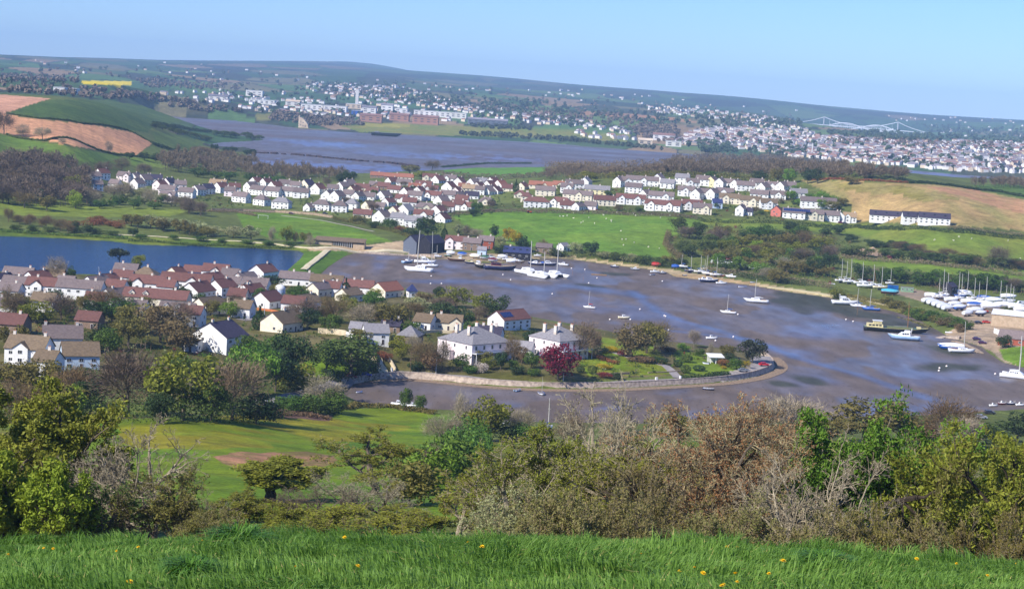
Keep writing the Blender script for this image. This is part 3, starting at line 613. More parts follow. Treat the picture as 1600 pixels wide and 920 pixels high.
def branch_tree(seed, stems=1, height=1.0, lean=0.12, n=(7, 6, 6, 5), ratio=(0.62, 0.55, 0.5, 0.45), ang=(0.9, 0.9, 0.9, 0.9), wob=(0.13, 0.22, 0.25, 0.25), trop=(0.02, 0.06, 0.03, 0.0), rad=0.028, trunk_frac=0.55, low=0.3,
                leaves=0, leaf_size=0.02, leaf_from=2, twig_tint=None, flat=1.0, gn=None):
    """trunk and forking limbs down to twigs; returns (wood builder, twig builder, leaf builder), unit height"""
    r = np.random.default_rng(seed); wood, twig, leaf = MB(), MB(), MB()
    th = r.uniform(0, 6.28, stems); sp_ = (0.02 if stems == 1 else 0.10)
    st = np.c_[np.cos(th)*sp_, np.sin(th)*sp_, np.zeros(stems)]
    dr = np.c_[np.cos(th)*lean*(1 if stems == 1 else 2.2), np.sin(th)*lean*(1 if stems == 1 else 2.2), np.ones(stems)]
    L = np.full(stems, trunk_frac)*r.uniform(0.8, 1.1, stems)
    P = grow(r, st, dr, L, 7, wob[0], trop[0]); rd0 = np.full(stems, rad); rd1 = rd0*0.55
    P[:, 0, 2] -= 0.03
    tubes(wood, P, rd0, rd1, 6)
    pts = []
    for lv in range(4):
        B, S, _ = P.shape; nb = n[lv]; tot = B*nb
        t = r.uniform(low if lv == 0 else 0.25, 1.0, (B, nb)); t[:, 0] = 1.0
        x = t*(S-1); i0 = np.minimum(x.astype(int), S-2); fx = (x-i0)[..., None]; bi = np.arange(B)[:, None]
        start = (P[bi, i0]*(1-fx)+P[bi, i0+1]*fx).reshape(-1, 3); tang = unit(P[bi, i0+1]-P[bi, i0]).reshape(-1, 3)
        per = unit(np.cross(tang, r.normal(size=tang.shape))); a = (ang[lv]*r.uniform(0.6, 1.25, tot))[:, None]
        a = np.where((t == 1.0).reshape(-1, 1), a*0.4, a)
        d = tang*np.cos(a)+per*np.sin(a); d[:, 2] *= flat
        Lp = np.repeat(L, nb); L2 = Lp*ratio[lv]*r.uniform(0.65, 1.25, tot)*(1.15-0.45*t.ravel())
        r0 = (np.repeat(rd0, nb)*(1-t.ravel())+np.repeat(rd1, nb)*t.ravel())*0.68; r1 = r0*0.45
        seg = (6, 5, 4, 3)[lv]; P = grow(r, start, d, L2, seg, wob[lv], trop[lv]); L = L2; rd0, rd1 = r0, r1
        rmin = 0.0011
        if lv < 2: tubes(wood, P, np.maximum(r0, rmin*1.5), np.maximum(r1, rmin), 4 if lv else 5)
        else: tubes(twig, P, np.maximum(r0, rmin), np.maximum(r1, rmin*0.7), 3, 0, np.repeat(r.uniform(0, 1, tot), (seg-1)*3))
        if lv >= leaf_from: pts.append(P[:, 1:].reshape(-1, 3))
    if leaves:
        A_ = np.concatenate(pts); k = r.integers(0, len(A_), leaves); C = A_[k]+r.normal(size=(leaves, 3))*leaf_size*0.9
        clump = 0.5+0.5*np.sin(C[:, 0]*17+seed)*np.sin(C[:, 1]*15+1.3*seed)*np.sin(C[:, 2]*19)
        quads(leaf, C, leaf_size, r, 0, np.clip(0.55*r.uniform(0, 1, leaves)+0.45*clump, 0, 1), 1.5)
    return wood, twig, leaf
def lobed_crown(seed, n=1300, lobes=16, size=0.075, zc=0.54, rz=0.47, rx=0.5, bare=0, droop=0.0, lobe_r=(0.14, 0.26)):
    """a crown of leaf clumps round uneven lobes with gaps between; unit height"""
    r = np.random.default_rng(seed); mb = MB()
    D = unit(r.normal(size=(lobes, 3))); D[:, 2] = D[:, 2]*0.9+0.1; rad = r.uniform(0.45, 0.80, lobes)[:, None]
    C = D*rad*np.array([rx, rx, rz])+np.array([0, 0, zc]); lr = r.uniform(*lobe_r, lobes)
    k = r.integers(0, lobes, n); d = unit(r.normal(size=(n, 3))+np.array([0, 0, 0.25])); rr = r.uniform(0.45, 1.0, n)**0.5
    P = C[k]+d*(lr[k]*rr)[:, None]*np.array([1.0, 1.0, rz/rx*0.5+0.5]); P[:, 2] = np.maximum(P[:, 2], 0.03)
    lt = r.uniform(0, 1, lobes)
    quads(mb, P, size, r, 0, np.clip(0.5*lt[k]+0.5*r.uniform(0, 1, n), 0, 1), 1.3, d*0.9)
    return mb, C
def simple_trunk(C, seed, rad=0.02, zc=0.5, sides=5):
    r = np.random.default_rng(seed); mb = MB()
    top = np.array([0.02, 0.0, zc]); mb.tube(np.array([[0, 0, -0.04], [0.01, 0, zc*0.35], [0.0, 0.01, zc*0.7], top]), [rad*1.3, rad, rad*0.8, rad*0.5], sides)
    for c in C[:9]:
        s = np.array([0, 0, r.uniform(zc*0.35, zc*0.9)]); m_ = (s+c)/2+r.normal(size=3)*0.03; mb.tube(np.stack([s, m_, c]), [rad*0.45, rad*0.3, rad*0.12], 4)
    return mb
def haze_crown(seed, n=1500, lobes=14, zc=0.55, rz=0.44, rx=0.50, length=0.10, width=0.008):
    """a leafless crown: fine sprays of twigs fanning out of the limbs"""
    r = np.random.default_rng(seed); mb = MB()
    D = unit(r.normal(size=(lobes, 3))); C = D*r.uniform(0.35, 0.72, lobes)[:, None]*np.array([rx, rx, rz])+np.array([0, 0, zc])
    k = r.integers(0, lobes, n); base = C[k]+r.normal(size=(n, 3))*0.085
    d = unit(unit(base-np.array([0, 0, zc*0.55]))+r.normal(size=(n, 3))*0.45); L = length*r.uniform(0.6, 1.5, n)
    s = unit(np.cross(d, r.normal(size=(n, 3))))*width
    v = np.stack([base-s, base+s, base+d*L[:, None]], 1).reshape(-1, 3); mb.add(v, np.arange(n*3).reshape(-1, 3), 0, r.uniform(0, 1, n))
    return mb, C
BARK = mat('bark', (120, 108, 92), (72, 64, 54), 9, 0.9, 0.1, rnd=0.15)
PALEBARK = mat('pale_bark', (172, 160, 134), (110, 98, 80), 11, 0.9, 0.1, rnd=0.12)
DARKBARK = mat('dark_bark', (74, 64, 52), (44, 38, 32), 9, 0.9, 0.1)
LM = dict(scrub=leaf_mat('scrub_twigs', (124, 110, 84), (182, 164, 126), 0.1, 0.8),
    bare=leaf_mat('bare_twigs', (102, 90, 68), (148, 130, 100), 0.1, 0.8), purple=leaf_mat('purple_twigs', (86, 74, 62), (132, 114, 92), 0.1, 0.8),
    grey=leaf_mat('grey_twigs', (122, 112, 92), (172, 158, 128), 0.1, 0.8), green=leaf_mat('fresh_green', (78, 110, 28), (130, 156, 54)),
    lime=leaf_mat('lime_green', (104, 128, 26), (156, 170, 54)), dark=leaf_mat('evergreen', (36, 52, 28), (68, 88, 40), 0.12), pine=leaf_mat('pine_needles', (40, 48, 36), (76, 82, 52), 0.1),
    olive=leaf_mat('olive_buds', (92, 88, 40), (136, 126, 62)), brown=leaf_mat('brown_buds', (98, 82, 54), (138, 116, 78)), willow=leaf_mat('pale_willow', (128, 132, 82), (178, 178, 126)),
    beech=leaf_mat('copper_leaves', (80, 14, 34), (128, 32, 56), 0.25, 0.55, 0.05), orange=leaf_mat('orange_buds', (132, 92, 58), (172, 128, 84)), blossom=leaf_mat('white_blossom', (176, 160, 140), (230, 220, 206)),
    gorse=leaf_mat('golden_bush', (132, 120, 24), (206, 176, 30)), oak=leaf_mat('oak_flush', (92, 98, 28), (146, 146, 50)), hedge=leaf_mat('hedge_leaves', (54, 70, 28), (98, 112, 46), 0.15),
    ivy=leaf_mat('ivy_leaves', (46, 72, 24), (96, 122, 40), 0.15), rust=leaf_mat('rust_bracken', (150, 96, 58), (120, 84, 50)), red=leaf_mat('red_shrub', (110, 40, 44), (150, 74, 62)), straw=leaf_mat('straw_scrub', (138, 126, 78), (110, 112, 58)))
TPL = {}
def template(kind, variant):
    """meshes of one kind of tree: (trunk, crown[, leaves]) in unit height"""
    key = (kind, variant)
    if key in TPL: return TPL[key]
    sd = variant*31+sum(map(ord, kind))
    if kind.startswith('bare_'):
        m = LM[kind[5:]]; c, C = haze_crown(sd, 3600, 22, length=0.085, width=0.0042); out = [('trunk', simple_trunk(C, sd, 0.02).mesh('trunk', BARK)), ('crown', c.mesh('crown', m))]
    elif kind.startswith('mid_'):
        m = LM[kind[4:]]; c, C = lobed_crown(sd, 2600, 24, 0.048, lobe_r=(0.11, 0.22)); out = [('trunk', simple_trunk(C, sd, 0.022).mesh('trunk', BARK)), ('crown', c.mesh('crown', m))]
    elif kind.startswith('bush_'):
        m = LM[kind[5:]]; c, C = lobed_crown(sd, 2000, 18, 0.06, 0.45, 0.5, 0.5, lobe_r=(0.17, 0.3)); out = [('stem', simple_trunk(C, sd, 0.02, 0.4).mesh('stem', BARK)), ('foliage', c.mesh('foliage', m))]
    elif kind.startswith('twiggy_'):     # budding scrub: twigs with small leaves between
        m = LM[kind[7:]]; c, C = haze_crown(sd, 1500, 14, 0.5, 0.45, 0.48); r = np.random.default_rng(sd+1)
        k = r.integers(0, len(C), 700); P = C[k]+r.normal(size=(700, 3))*0.11; P[:, 2] = np.maximum(P[:, 2], 0.03); quads(c, P, 0.04, r, 0)
        out = [('stem', simple_trunk(C, sd, 0.02, 0.45).mesh('stem', BARK)), ('foliage', c.mesh('foliage', m))]
    elif kind.startswith('clipped_'):
        m = LM[kind[8:]]; r = np.random.default_rng(sd); d = unit(r.normal(size=(900, 3))); c = MB(); P = d*r.uniform(0.44, 0.5, 900)[:, None]*np.array([1, 1, 1])+np.array([0, 0, 0.5]); quads(c, P, 0.09, r, 0, None, 1.2, d*2)
        out = [('foliage', c.mesh('foliage', m))]
    elif kind == 'pine':
        c = MB(); r = np.random.default_rng(sd); C = np.c_[r.uniform(-0.38, 0.38, 12), r.uniform(-0.38, 0.38, 12), r.uniform(0.66, 0.95, 12)]
        k = r.integers(0, 12, 1300); P = C[k]+r.normal(size=(1300, 3))*np.array([0.09, 0.09, 0.05]); quads(c, P, 0.06, r, 0, None, 1.6)
        out = [('trunk', simple_trunk(C, sd, 0.024, 0.8).mesh('trunk', DARKBARK)), ('crown', c.mesh('crown', LM['pine']))]
    elif kind == 'cypress':
        c = MB(); r = np.random.default_rng(sd); z = r.uniform(0.04, 1, 1200); th = r.uniform(0, 6.28, 1200); q = 0.48*np.sin(np.clip(z*1.15+0.12, 0, 1)*math.pi)**0.6*r.uniform(0.7, 1, 1200)+0.02
        P = np.c_[np.cos(th)*q, np.sin(th)*q, z]; quads(c, P, 0.07, r, 0, None, 1.8, np.c_[np.cos(th), np.sin(th), np.zeros(1200)])
        out = [('trunk', MB().tube([(0, 0, -0.05), (0, 0, 0.3)], [0.05, 0.04], 5).mesh('trunk', DARKBARK)), ('crown', c.mesh('crown', LM['dark']))]
    else:
        raise KeyError(kind)
    TPL[key] = out
    return out
TREES = {}          # group phrase -> list of (image x, root, description)
def plant(kind, px, base, top, wpx, group, look, name='tree', dist=None, variant=None, cat=None):
    """one tree: image column px, foot at image row base (or at a distance), top row, width in image points"""
    if dist is None:
        p = ground(px, base); dist = math.hypot(p[0], p[1])
    else:
        q = at_d(px, 700, dist); z = hgt(q[0], q[1])[0]; p = np.array([q[0], q[1], z])
    ztop = at_d(px, top, dist)[2]; h = max(ztop-p[2], 1.0); w = wpx*dist/FPX*1.14
    if name == 'tree': name = 'leafless_tree' if kind.startswith('bare_') else 'evergreen_tree' if kind in ('mid_dark', 'pine', 'cypress') else 'tree'
    if variant is None: variant = int(rng.integers(0, 4))
    o = empty(name, (p[0], p[1], p[2]-0.02*h), rng.uniform(0, 6.28))
    for nm, me_ in template(kind, variant):
        link(nm, me_, o, scale=(w, w, h))
    TREES.setdefault(group, []).append((px, o, look, cat or name.split('_')[-1]))
    return o
PLACE = {}          # group phrase -> where in the picture its members stand
def finish_labels(reg):
    """a label for every repeat: its look, then its place among the others that share the look"""
    for group, L in reg.items():
        L.sort(key=lambda e: e[0]); looks = {}
        for e in L: looks.setdefault(e[2], []).append(e)
        pl = PLACE.get(group, 'among the '+group)
        for look, es in looks.items():
            for i, e in enumerate(es):
                o = e[1]; o['category'] = e[3]; o['group'] = group; od = ordinal(i, len(es))
                o['label'] = f'{look} {pl}' if not od or len(es) > 40 else f'{look}, {od} {pl}'
def hedge(name, pts, w, h, m, label, per=26, size=0.45, world=False, tmin=300, cat='hedge', drop=0.15, jag=0.35):
    """a hedge along image points: leaf faces through a strip w wide and h high"""
    G = np.array(grounds(pts, tmin)) if not world else np.array(pts)
    seg = np.linalg.norm(np.diff(G[:, :2], axis=0), axis=1); cum = np.r_[0, np.cumsum(seg)]; total = cum[-1]
    n = int(total*per); r = np.random.default_rng(abs(int(G[0, 0]*13+G[0, 1]*7)) % 99991)
    s = r.uniform(0, total, n); x = np.interp(s, cum, G[:, 0]); y = np.interp(s, cum, G[:, 1])
    i = np.clip(np.searchsorted(cum, s)-1, 0, len(seg)-1); d = unit(G[i+1, :2]-G[i, :2]); nr = np.c_[-d[:, 1], d[:, 0]]
    hh = h*(1-jag+2*jag*vnoise(s, s*0.3, 3.5, 5)*0.8); u = r.uniform(-1, 1, n); v = r.uniform(0, 1, n)**0.7
    wv = w*0.5*np.sqrt(np.clip(1-(v*0.9)**3, 0.1, 1)); x = x+nr[:, 0]*u*wv; y = y+nr[:, 1]*u*wv; z = hgt(x, y)+v*hh-drop
    o3 = np.c_[x, y, z]; org = np.array([G[0, 0], G[0, 1], G[0, 2]])
    mb = MB(); quads(mb, o3-org, size, r, 0, None, 1.3, np.c_[nr*u[:, None], np.maximum(v-0.3, 0)*1.5])
    o = mb.build(name, m); o.location = org
    return tag(o, label, cat, 'field and garden hedges')
# ================================================================== FOREGROUND MEADOW
gr = np.random.default_rng(11)
def blades():
    mb = MB()
    N = 230000
    d = np.sqrt(gr.uniform(6.0**2, 21**2, N)); a = gr.uniform(-0.37, 0.37, N)
    x, y = np.sin(a)*d, np.cos(a)*d
    keep = gr.uniform(0, 1, N) < 0.35+0.65*sm((vnoise(x, y, 0.35, 91)-0.2)/0.5); x, y, d = x[keep], y[keep], d[keep]; n = len(x)
    z = hgt(x, y)
    tall = 0.042+0.055*vnoise(x, y, 0.9, 92)+0.07*vnoise(x, y, 0.28, 93)
    tuft = sm((vnoise(x, y, 0.55, 94)-0.68)/0.1); L = tall*gr.uniform(0.55, 1.3, n)*(1+0.9*tuft)
    th = gr.uniform(0, 6.28, n)*0.45+6.28*vnoise(x, y, 1.6, 95); lean = gr.uniform(0.2, 0.95, n)
    dx, dy = np.cos(th), np.sin(th); w = gr.uniform(0.003, 0.007, n)
    ph = gr.uniform(0, 6.28, n); sx, sy = np.cos(ph)*w, np.sin(ph)*w
    b0 = np.c_[x-sx, y-sy, z-0.01]; b1 = np.c_[x+sx, y+sy, z-0.01]
    mxp = np.c_[x+dx*L*lean*0.38, y+dy*L*lean*0.38, z+L*0.62]; m0 = mxp-np.c_[sx, sy, 0*sx]*0.8; m1 = mxp+np.c_[sx, sy, 0*sx]*0.8
    tp = np.c_[x+dx*L*lean, y+dy*L*lean, z+L*(1.0-0.42*lean)]
    v = np.stack([b0, b1, m1, m0, tp], 1).reshape(-1, 3); i = np.arange(n)[:, None]*5
    tint = np.clip(0.5*gr.uniform(0, 1, n)+0.5*vnoise(x, y, 0.8, 96)+0.25*(vnoise(x, y, 0.2, 97)-0.5), 0, 1)
    dry = gr.uniform(0, 1, n) < 0.035
    mb.add(v, np.c_[i, i+1, i+2, i+3], 0, tint); mb.add(v[:0], np.zeros((0, 3), int), 0)
    f3 = np.c_[i+3, i+2, i+4]; mb.f.append(f3); mb.m.append(np.where(dry, 1, 0).astype(np.int32)); mb.t.append(tint.astype(np.float32))
    mb.f[-1] = f3
    return mb
GRASS = leaf_mat('meadow_grass', (66, 106, 30), (140, 174, 80), 0.4, 0.5, 0)
STRAW = leaf_mat('dry_blades', (150, 150, 80), (170, 160, 96), 0.2, 0.6, 0)
tag(blades().build('meadow_grass', [GRASS, STRAW]), 'lush green spring grass covering the near hilltop', 'grass', kind='stuff')
# coarse dark tussock on the brow
def tussock(px, dist, rad, hh, label):
    q = at_d(px, 830, dist); c = np.array([q[0], q[1], hgt(q[0], q[1])[0]]); n = 900; mb = MB()
    th = gr.uniform(0, 6.28, n); rr = gr.uniform(0, rad*0.4, n); b = np.c_[np.cos(th)*rr, np.sin(th)*rr, np.zeros(n)]; L = hh*gr.uniform(0.6, 1.2, n); o = th+gr.normal(size=n)*0.5
    w = 0.006; s = np.c_[-np.sin(o), np.cos(o), 0*o]*w; d = np.c_[np.cos(o), np.sin(o), 0*o]; up = np.array([0, 0, 1.0])
    le = gr.uniform(0.3, 1.1, n)[:, None]; m_ = b+d*le*L[:, None]*0.35+up*L[:, None]*0.65; t_ = b+d*le*L[:, None]*0.95+up*(L*(0.95-0.4*le[:, 0]))[:, None]
    v = np.stack([b-s, b+s, m_+s*0.8, m_-s*0.8, t_], 1).reshape(-1, 3); i = np.arange(n)[:, None]*5; ti = gr.uniform(0, 1, n)
    mb.add(v, np.c_[i, i+1, i+2, i+3], 0, ti); mb.f.append(np.c_[i+3, i+2, i+4]); mb.m.append(np.zeros(n, np.int32)); mb.t.append(ti.astype(np.float32))
    ob = mb.build('grass_tussock', leaf_mat('tussock', (48, 88, 24), (100, 142, 54), 0.25, 0.5, 0)); ob.location = c
    tag(ob, label, 'tussock')
tussock(375, 16.0, 0.5, 0.28, 'coarse dark grass tussock on the brow below the oaks')
tussock(300, 12.5, 0.35, 0.2, 'small dark grass tussock in the meadow nearer than the tall one')
tussock(1290, 15.0, 0.4, 0.2, 'low dark grass tussock on the brow under the bare grey tree')
YEL = mat('dandelion_yellow', (238, 204, 20), (226, 176, 14), 40, 0.6); STEM = mat('dandelion_stem', (120, 140, 60), None, 5)
def dandelion():
    r = np.random.default_rng(3); o = empty('dandelion', cat='flower', group='dandelions in the meadow')
    MB().tube([(0, 0, 0), (0.006, 0, 0.07), (0.0, 0.004, 0.135)], [0.003, 0.0025, 0.0022], 5).build('stem', STEM, o)
    mb = MB()
    for ring, (n, rad, el) in enumerate(((16, 0.026, 0.15), (13, 0.021, 0.5), (9, 0.013, 0.95))):
        for k in range(n):
            a = 6.283*k/n+ring*0.2+r.uniform(-0.1, 0.1); u = np.array([math.cos(a), math.sin(a), 0]); s = np.array([-math.sin(a), math.cos(a), 0])*0.0034; c = np.array([0, 0, 0.135+0.002*ring])
            tip = c+u*rad*math.cos(el)+np.array([0, 0, rad*math.sin(el)]); mid = c+u*rad*0.5*math.cos(el)+np.array([0, 0, rad*0.55*math.sin(el)])
            mb.add([c-s*0.5, c+s*0.5, mid+s, tip+s*0.7, tip-s*0.7, mid-s], [(0, 1, 2, 3, 4, 5)])
    mb.build('flower_head', YEL, o)
    return o
dz = dandelion()
DL = [(1219, 868, 1.3), (1138, 849, 1), (1148, 850, .9), (1084, 882, .9), (1092, 884, 1.1), (1157, 890, 1.2), (1147, 906, .8), (1131, 909, .9), (1124, 912, .7), (737, 843, 1), (757, 846, 1.1), (541, 832, 1), (550, 875, 1), (194, 898, 1.2), (82, 821, .8), (72, 834, .8), (219, 852, .8), (320, 843, .8), (1429, 850, 1.1), (1255, 863, .8), (1537, 892, .9), (860, 853, .8), (894, 853, .8), (1000, 864, .8), (1063, 893, .7), (5, 863, .8), (1205, 893, .8), (1498, 850, .7), (1590, 882, .7), (1287, 876, .7), (468, 890, .6), (182, 862, .6)]
DL.sort(); near = sorted(DL, key=lambda t: -t[1])
for i, (px, py, s) in enumerate(DL):
    g = grounds([(px, py+6)], 6)[0] if False else None
    r_ = ray(px, py); h_ = math.hypot(r_[0], r_[1]); ts = np.linspace(6, 22, 400); below = EYE+r_[2]/h_*ts < hgt(r_[0]/h_*ts, r_[1]/h_*ts)+0.15*s
    k = int(np.argmax(below)) if below.any() else 250; tt = ts[k]; x, y = r_[0]/h_*tt, r_[1]/h_*tt
    o = dz if i == 0 else copy_tree(dz)
    o.location = (x, y, hgt(x, y)[0]); o.scale = (0.8*s, 0.8*s, 0.9*max(s, 0.9)); o.rotation_euler = (gr.uniform(-.15, .15)+0.25, gr.uniform(-.15, .15), gr.uniform(0, 6.28))
    o['label'] = f'yellow dandelion in the near grass, {ordinal(i, len(DL))} of all the flowers'
# ================================================================== NEAR TREES, every one grown for itself
NEARG = 'trees on the slope below the meadow'
NEAR = []
def near_tree(px, dist, top, wpx, seed, look, leafm=None, leaves=0, leaf_size=0.02, bark=None, twigm='bare', name='tree', cat='tree', rz=None, base_drop=0.0, **kw):
    q = at_d(px, 700, dist); z = hgt(q[0], q[1])[0]-base_drop; ht = max(at_d(px, top, dist)[2]-z, 1.5); w = wpx*dist/FPX
    wood, twig, leaf = branch_tree(seed, leaves=leaves, leaf_size=leaf_size, **kw)
    allv = np.concatenate(twig.v+wood.v); zmax = np.percentile(np.concatenate(twig.v)[:, 2], 99.6); xr = np.percentile(np.abs(allv[:, :2]), 94)
    ctr = np.r_[np.mean(np.concatenate(twig.v)[:, :2], 0)*0.9, 0.0]; xr = np.percentile(np.abs(allv[:, :2]-ctr[:2]), 95)
    sc = np.array([w/2/xr, w/2/xr, ht/zmax])
    o = empty(name, (q[0], q[1], z), rng.uniform(0, 6.28) if rz is None else rz, look, cat, NEARG)
    fac = (sc[0]*sc[2])**0.5
    for b in (wood, twig, leaf): b.v = [(v-ctr)*sc for v in b.v]
    wood.build('trunk', bark or BARK, o); tw = twig.build('twigs' if leaves else 'crown', LM[twigm], o)
    if leaves: leaf.build('crown', LM[leafm], o)
    return o
def T(px, d, top, w, seed, look, leafm=None, leaves=0, size=.01, bark=BARK, twigm='scrub', bush=False, **kw):
    near_tree(px, d, top, w, seed, look, leafm, leaves, size, bark, twigm, name='bush' if bush else 'leafless_tree' if leafm is None else 'tree', cat='bush' if bush else 'tree', **kw)
BU = dict(bush=True, low=0.05, trunk_frac=0.38, rad=0.010, n=(6, 6, 6, 6))
GN = dict(wob=(0.2, 0.27, 0.28, 0.25))
T(55, 165, 606, 240, 101, 'big spreading tree in fresh yellow-green leaf at the left edge of the brow', 'oak', 42000, .012, BARK, 'olive', stems=4, low=0.15, trunk_frac=0.42, rad=0.02, n=(8, 7, 7, 6))
T(22, 140, 722, 170, 102, 'low lime-leaved maple at the foot of the big yellow-green tree', 'lime', 24000, .020, BARK, 'olive', stems=4, low=0.1, trunk_frac=0.36, n=(7, 6, 6, 5))
T(95, 138, 736, 110, 151, 'lime-leaved sapling right of the low maple', 'lime', 12000, .020, BARK, 'olive', stems=3, low=0.1, trunk_frac=0.36, n=(6, 6, 6, 5))
T(195, 150, 655, 215, 103, 'bare pale gnarled tree with crooked branches right of the yellow-green tree', None, 0, .01, PALEBARK, 'grey', stems=4, low=0.15, trunk_frac=0.4, rad=0.013, n=(7, 7, 6, 6), ang=(1.1, 0.9, 0.9, 0.8), **GN)
T(262, 145, 744, 150, 104, 'brown bramble bush beside the bare pale gnarled tree', 'olive', 9000, .014, BARK, 'bare', stems=6, **BU)
T(140, 142, 748, 130, 105, 'dark scrubby bush under the bare pale gnarled tree', 'ivy', 7000, .014, BARK, 'bare', stems=6, **BU)
T(320, 150, 770, 90, 152, 'grey leafless bush right of the brown bramble', None, 0, .01, BARK, 'grey', stems=6, **BU)
T(440, 238, 718, 140, 106, 'small round oak with yellow-green leaves and dark trunk in the meadow corner', 'oak', 22000, .015, DARKBARK, 'olive', stems=1, low=0.4, trunk_frac=0.5, rad=0.028, n=(8, 7, 6, 5))
T(580, 262, 676, 165, 107, 'old spreading oak with twisted limbs and thin olive leaf', 'oak', 10000, .009, BARK, 'scrub', stems=1, low=0.3, trunk_frac=0.45, rad=0.022, ang=(0.95, 0.95, 0.9, 0.8), n=(8, 7, 6, 6), **GN)
T(478, 190, 762, 130, 108, 'dusty pink-grey leafless bush below the small round oak', None, 0, .01, BARK, 'purple', stems=7, **BU)
T(395, 190, 772, 120, 109, 'low olive bush left of the pink-grey bush', 'oak', 12000, .016, BARK, 'bare', stems=6, **BU)
T(570, 205, 745, 140, 110, 'grey leafless thicket in front of the old spreading oak', None, 0, .01, BARK, 'grey', stems=7, **BU)
T(530, 160, 794, 170, 111, 'low green-brown scrub on the brow under the old oak', 'oak', 18000, .014, BARK, 'bare', stems=7, **BU)
T(640, 175, 797, 140, 112, 'low olive scrub beside the meadow gap', 'oak', 15000, .016, BARK, 'bare', stems=7, **BU)
T(450, 150, 800, 130, 153, 'yellow-green scrub on the brow right of the tussock', 'oak', 18000, .016, BARK, 'bare', stems=7, **BU)
OK_ = dict(low=0.12, trunk_frac=0.42, rad=0.018, n=(7, 7, 7, 6))
T(770, 150, 728, 170, 113, 'olive-budding tree with thin forking limbs left of the oak thicket', 'oak', 26000, .0082, PALEBARK, 'scrub', stems=4, **OK_)
T(868, 140, 684, 230, 114, 'budding oak thicket tree with ochre leaf tufts over pale limbs', 'oak', 36000, .0082, PALEBARK, 'grey', stems=5, **OK_)
T(955, 205, 600, 190, 115, 'tall bare tree with pale curving branches rising over the mud', None, 0, .01, PALEBARK, 'grey', stems=6, low=0.15, trunk_frac=0.36, rad=0.013, n=(7, 7, 6, 5))
T(975, 128, 704, 210, 116, 'ochre-budding oak between the tall bare tree and the orange tree', 'oak', 30000, .0082, PALEBARK, 'grey', stems=4, **OK_, **GN)
T(1110, 125, 632, 300, 117, 'large spreading tree with rusty orange buds and many grey stems', 'orange', 34000, .0058, BARK, 'scrub', stems=7, low=0.1, trunk_frac=0.5, rad=0.015, n=(8, 7, 7, 7))
T(1215, 150, 652, 200, 118, 'orange-budded tree half hidden behind the large rusty one', 'orange', 20000, .0065, BARK, 'scrub', stems=5, low=0.1, trunk_frac=0.5, rad=0.014, n=(7, 7, 7, 6))
T(1050, 112, 722, 220, 119, 'scrubby olive tree with dark crossing stems at the foot of the rusty tree', 'olive', 10000, .009, DARKBARK, 'bare', stems=6, low=0.08, trunk_frac=0.42, rad=0.015, n=(7, 7, 6, 6), **GN)
T(1290, 112, 700, 230, 120, 'bare silver-grey tree with a tangle of dead branches', None, 0, .01, PALEBARK, 'grey', stems=5, low=0.08, trunk_frac=0.46, rad=0.016, n=(7, 7, 6, 6), ang=(1.0, 0.9, 0.9, 0.8))
GH = dict(stems=5, low=0.35, trunk_frac=0.42, rad=0.013, flat=0.8, n=(7, 6, 6, 5))
T(1390, 128, 640, 240, 122, 'bright green hawthorn spreading above the bare silver-grey tree', 'green', 56000, .0095, PALEBARK, 'scrub', **GH)
T(1280, 142, 680, 190, 123, 'green hawthorn branch mass between the rusty tree and the bright green hawthorn', 'green', 32000, .0095, PALEBARK, 'scrub', **GH)
T(1455, 132, 694, 170, 156, 'green hawthorn mass right of the bright green hawthorn', 'green', 27000, .0095, PALEBARK, 'scrub', **GH)
T(1555, 118, 664, 290, 124, 'leaning oak in yellow-olive leaf with twisted dark limbs at the right edge', 'oak', 30000, .0105, DARKBARK, 'olive', stems=3, lean=0.25, low=0.4, trunk_frac=0.5, rad=0.022, n=(8, 7, 7, 5), wob=(0.24, 0.28, 0.28, 0.25))
T(1445, 116, 708, 150, 125, 'thin crooked dark tree with a sparse top beside the leaning oak', 'olive', 3000, .011, DARKBARK, 'bare', stems=1, lean=-0.35, low=0.6, trunk_frac=0.7, rad=0.014, n=(5, 5, 5, 4), wob=(0.28, 0.28, 0.25, 0.25))
T(1610, 150, 686, 170, 126, 'yellow-olive oak behind the leaning oak at the frame edge', 'oak', 15000, .012, DARKBARK, 'olive', stems=3, low=0.3, trunk_frac=0.5, rad=0.02)
for px, d_, top, w, seed, m_, look in ((800, 92, 776, 150, 132, 'willow', 'pale olive willow scrub below the olive-budding tree'), (880, 90, 772, 150, 133, 'straw', 'straw-green willow scrub below the oak thicket tree'),
                                (955, 92, 776, 140, 134, 'straw', 'pale willow scrub below the ochre-budding oak'), (1015, 95, 784, 110, 135, 'straw', 'straw-coloured scrub left of the dark crossing stems'), (1385, 98, 796, 140, 136, 'brown', 'low brown bramble under the bright green hawthorn'),
                                (1480, 100, 802, 130, 137, 'brown', 'low brown bramble left of the leaning oak trunk'), (1150, 98, 786, 130, 139, 'brown', 'brown bramble under the rusty tree'), (330, 130, 796, 110, 140, 'olive', 'olive bramble on the brow left of the tussock'), (1290, 96, 796, 130, 141, 'brown', 'brown bramble under the bare silver-grey tree'), (1580, 100, 806, 120, 143, 'olive', 'olive bramble under the leaning oak')):
    T(px, d_, top, w, seed, look, 'straw' if m_ == 'brown' and seed % 2 else 'olive' if m_ == 'brown' else m_, 17000, .015, BARK, 'scrub', bush=True, stems=10, low=0.05, trunk_frac=0.55, rad=0.006, n=(6, 6, 5, 5), ang=(0.6, 0.6, 0.7, 0.8))
for px, d_, top, w, seed, look in ((1500, 180, 680, 150, 166, 'brown leafless tree behind the crooked dark tree'),):
    T(px, d_, top, w, seed, look, None, 0, .01, BARK, 'scrub' if seed % 2 else 'grey', stems=5, low=0.12, trunk_frac=0.46, rad=0.013, n=(7, 7, 6, 5))
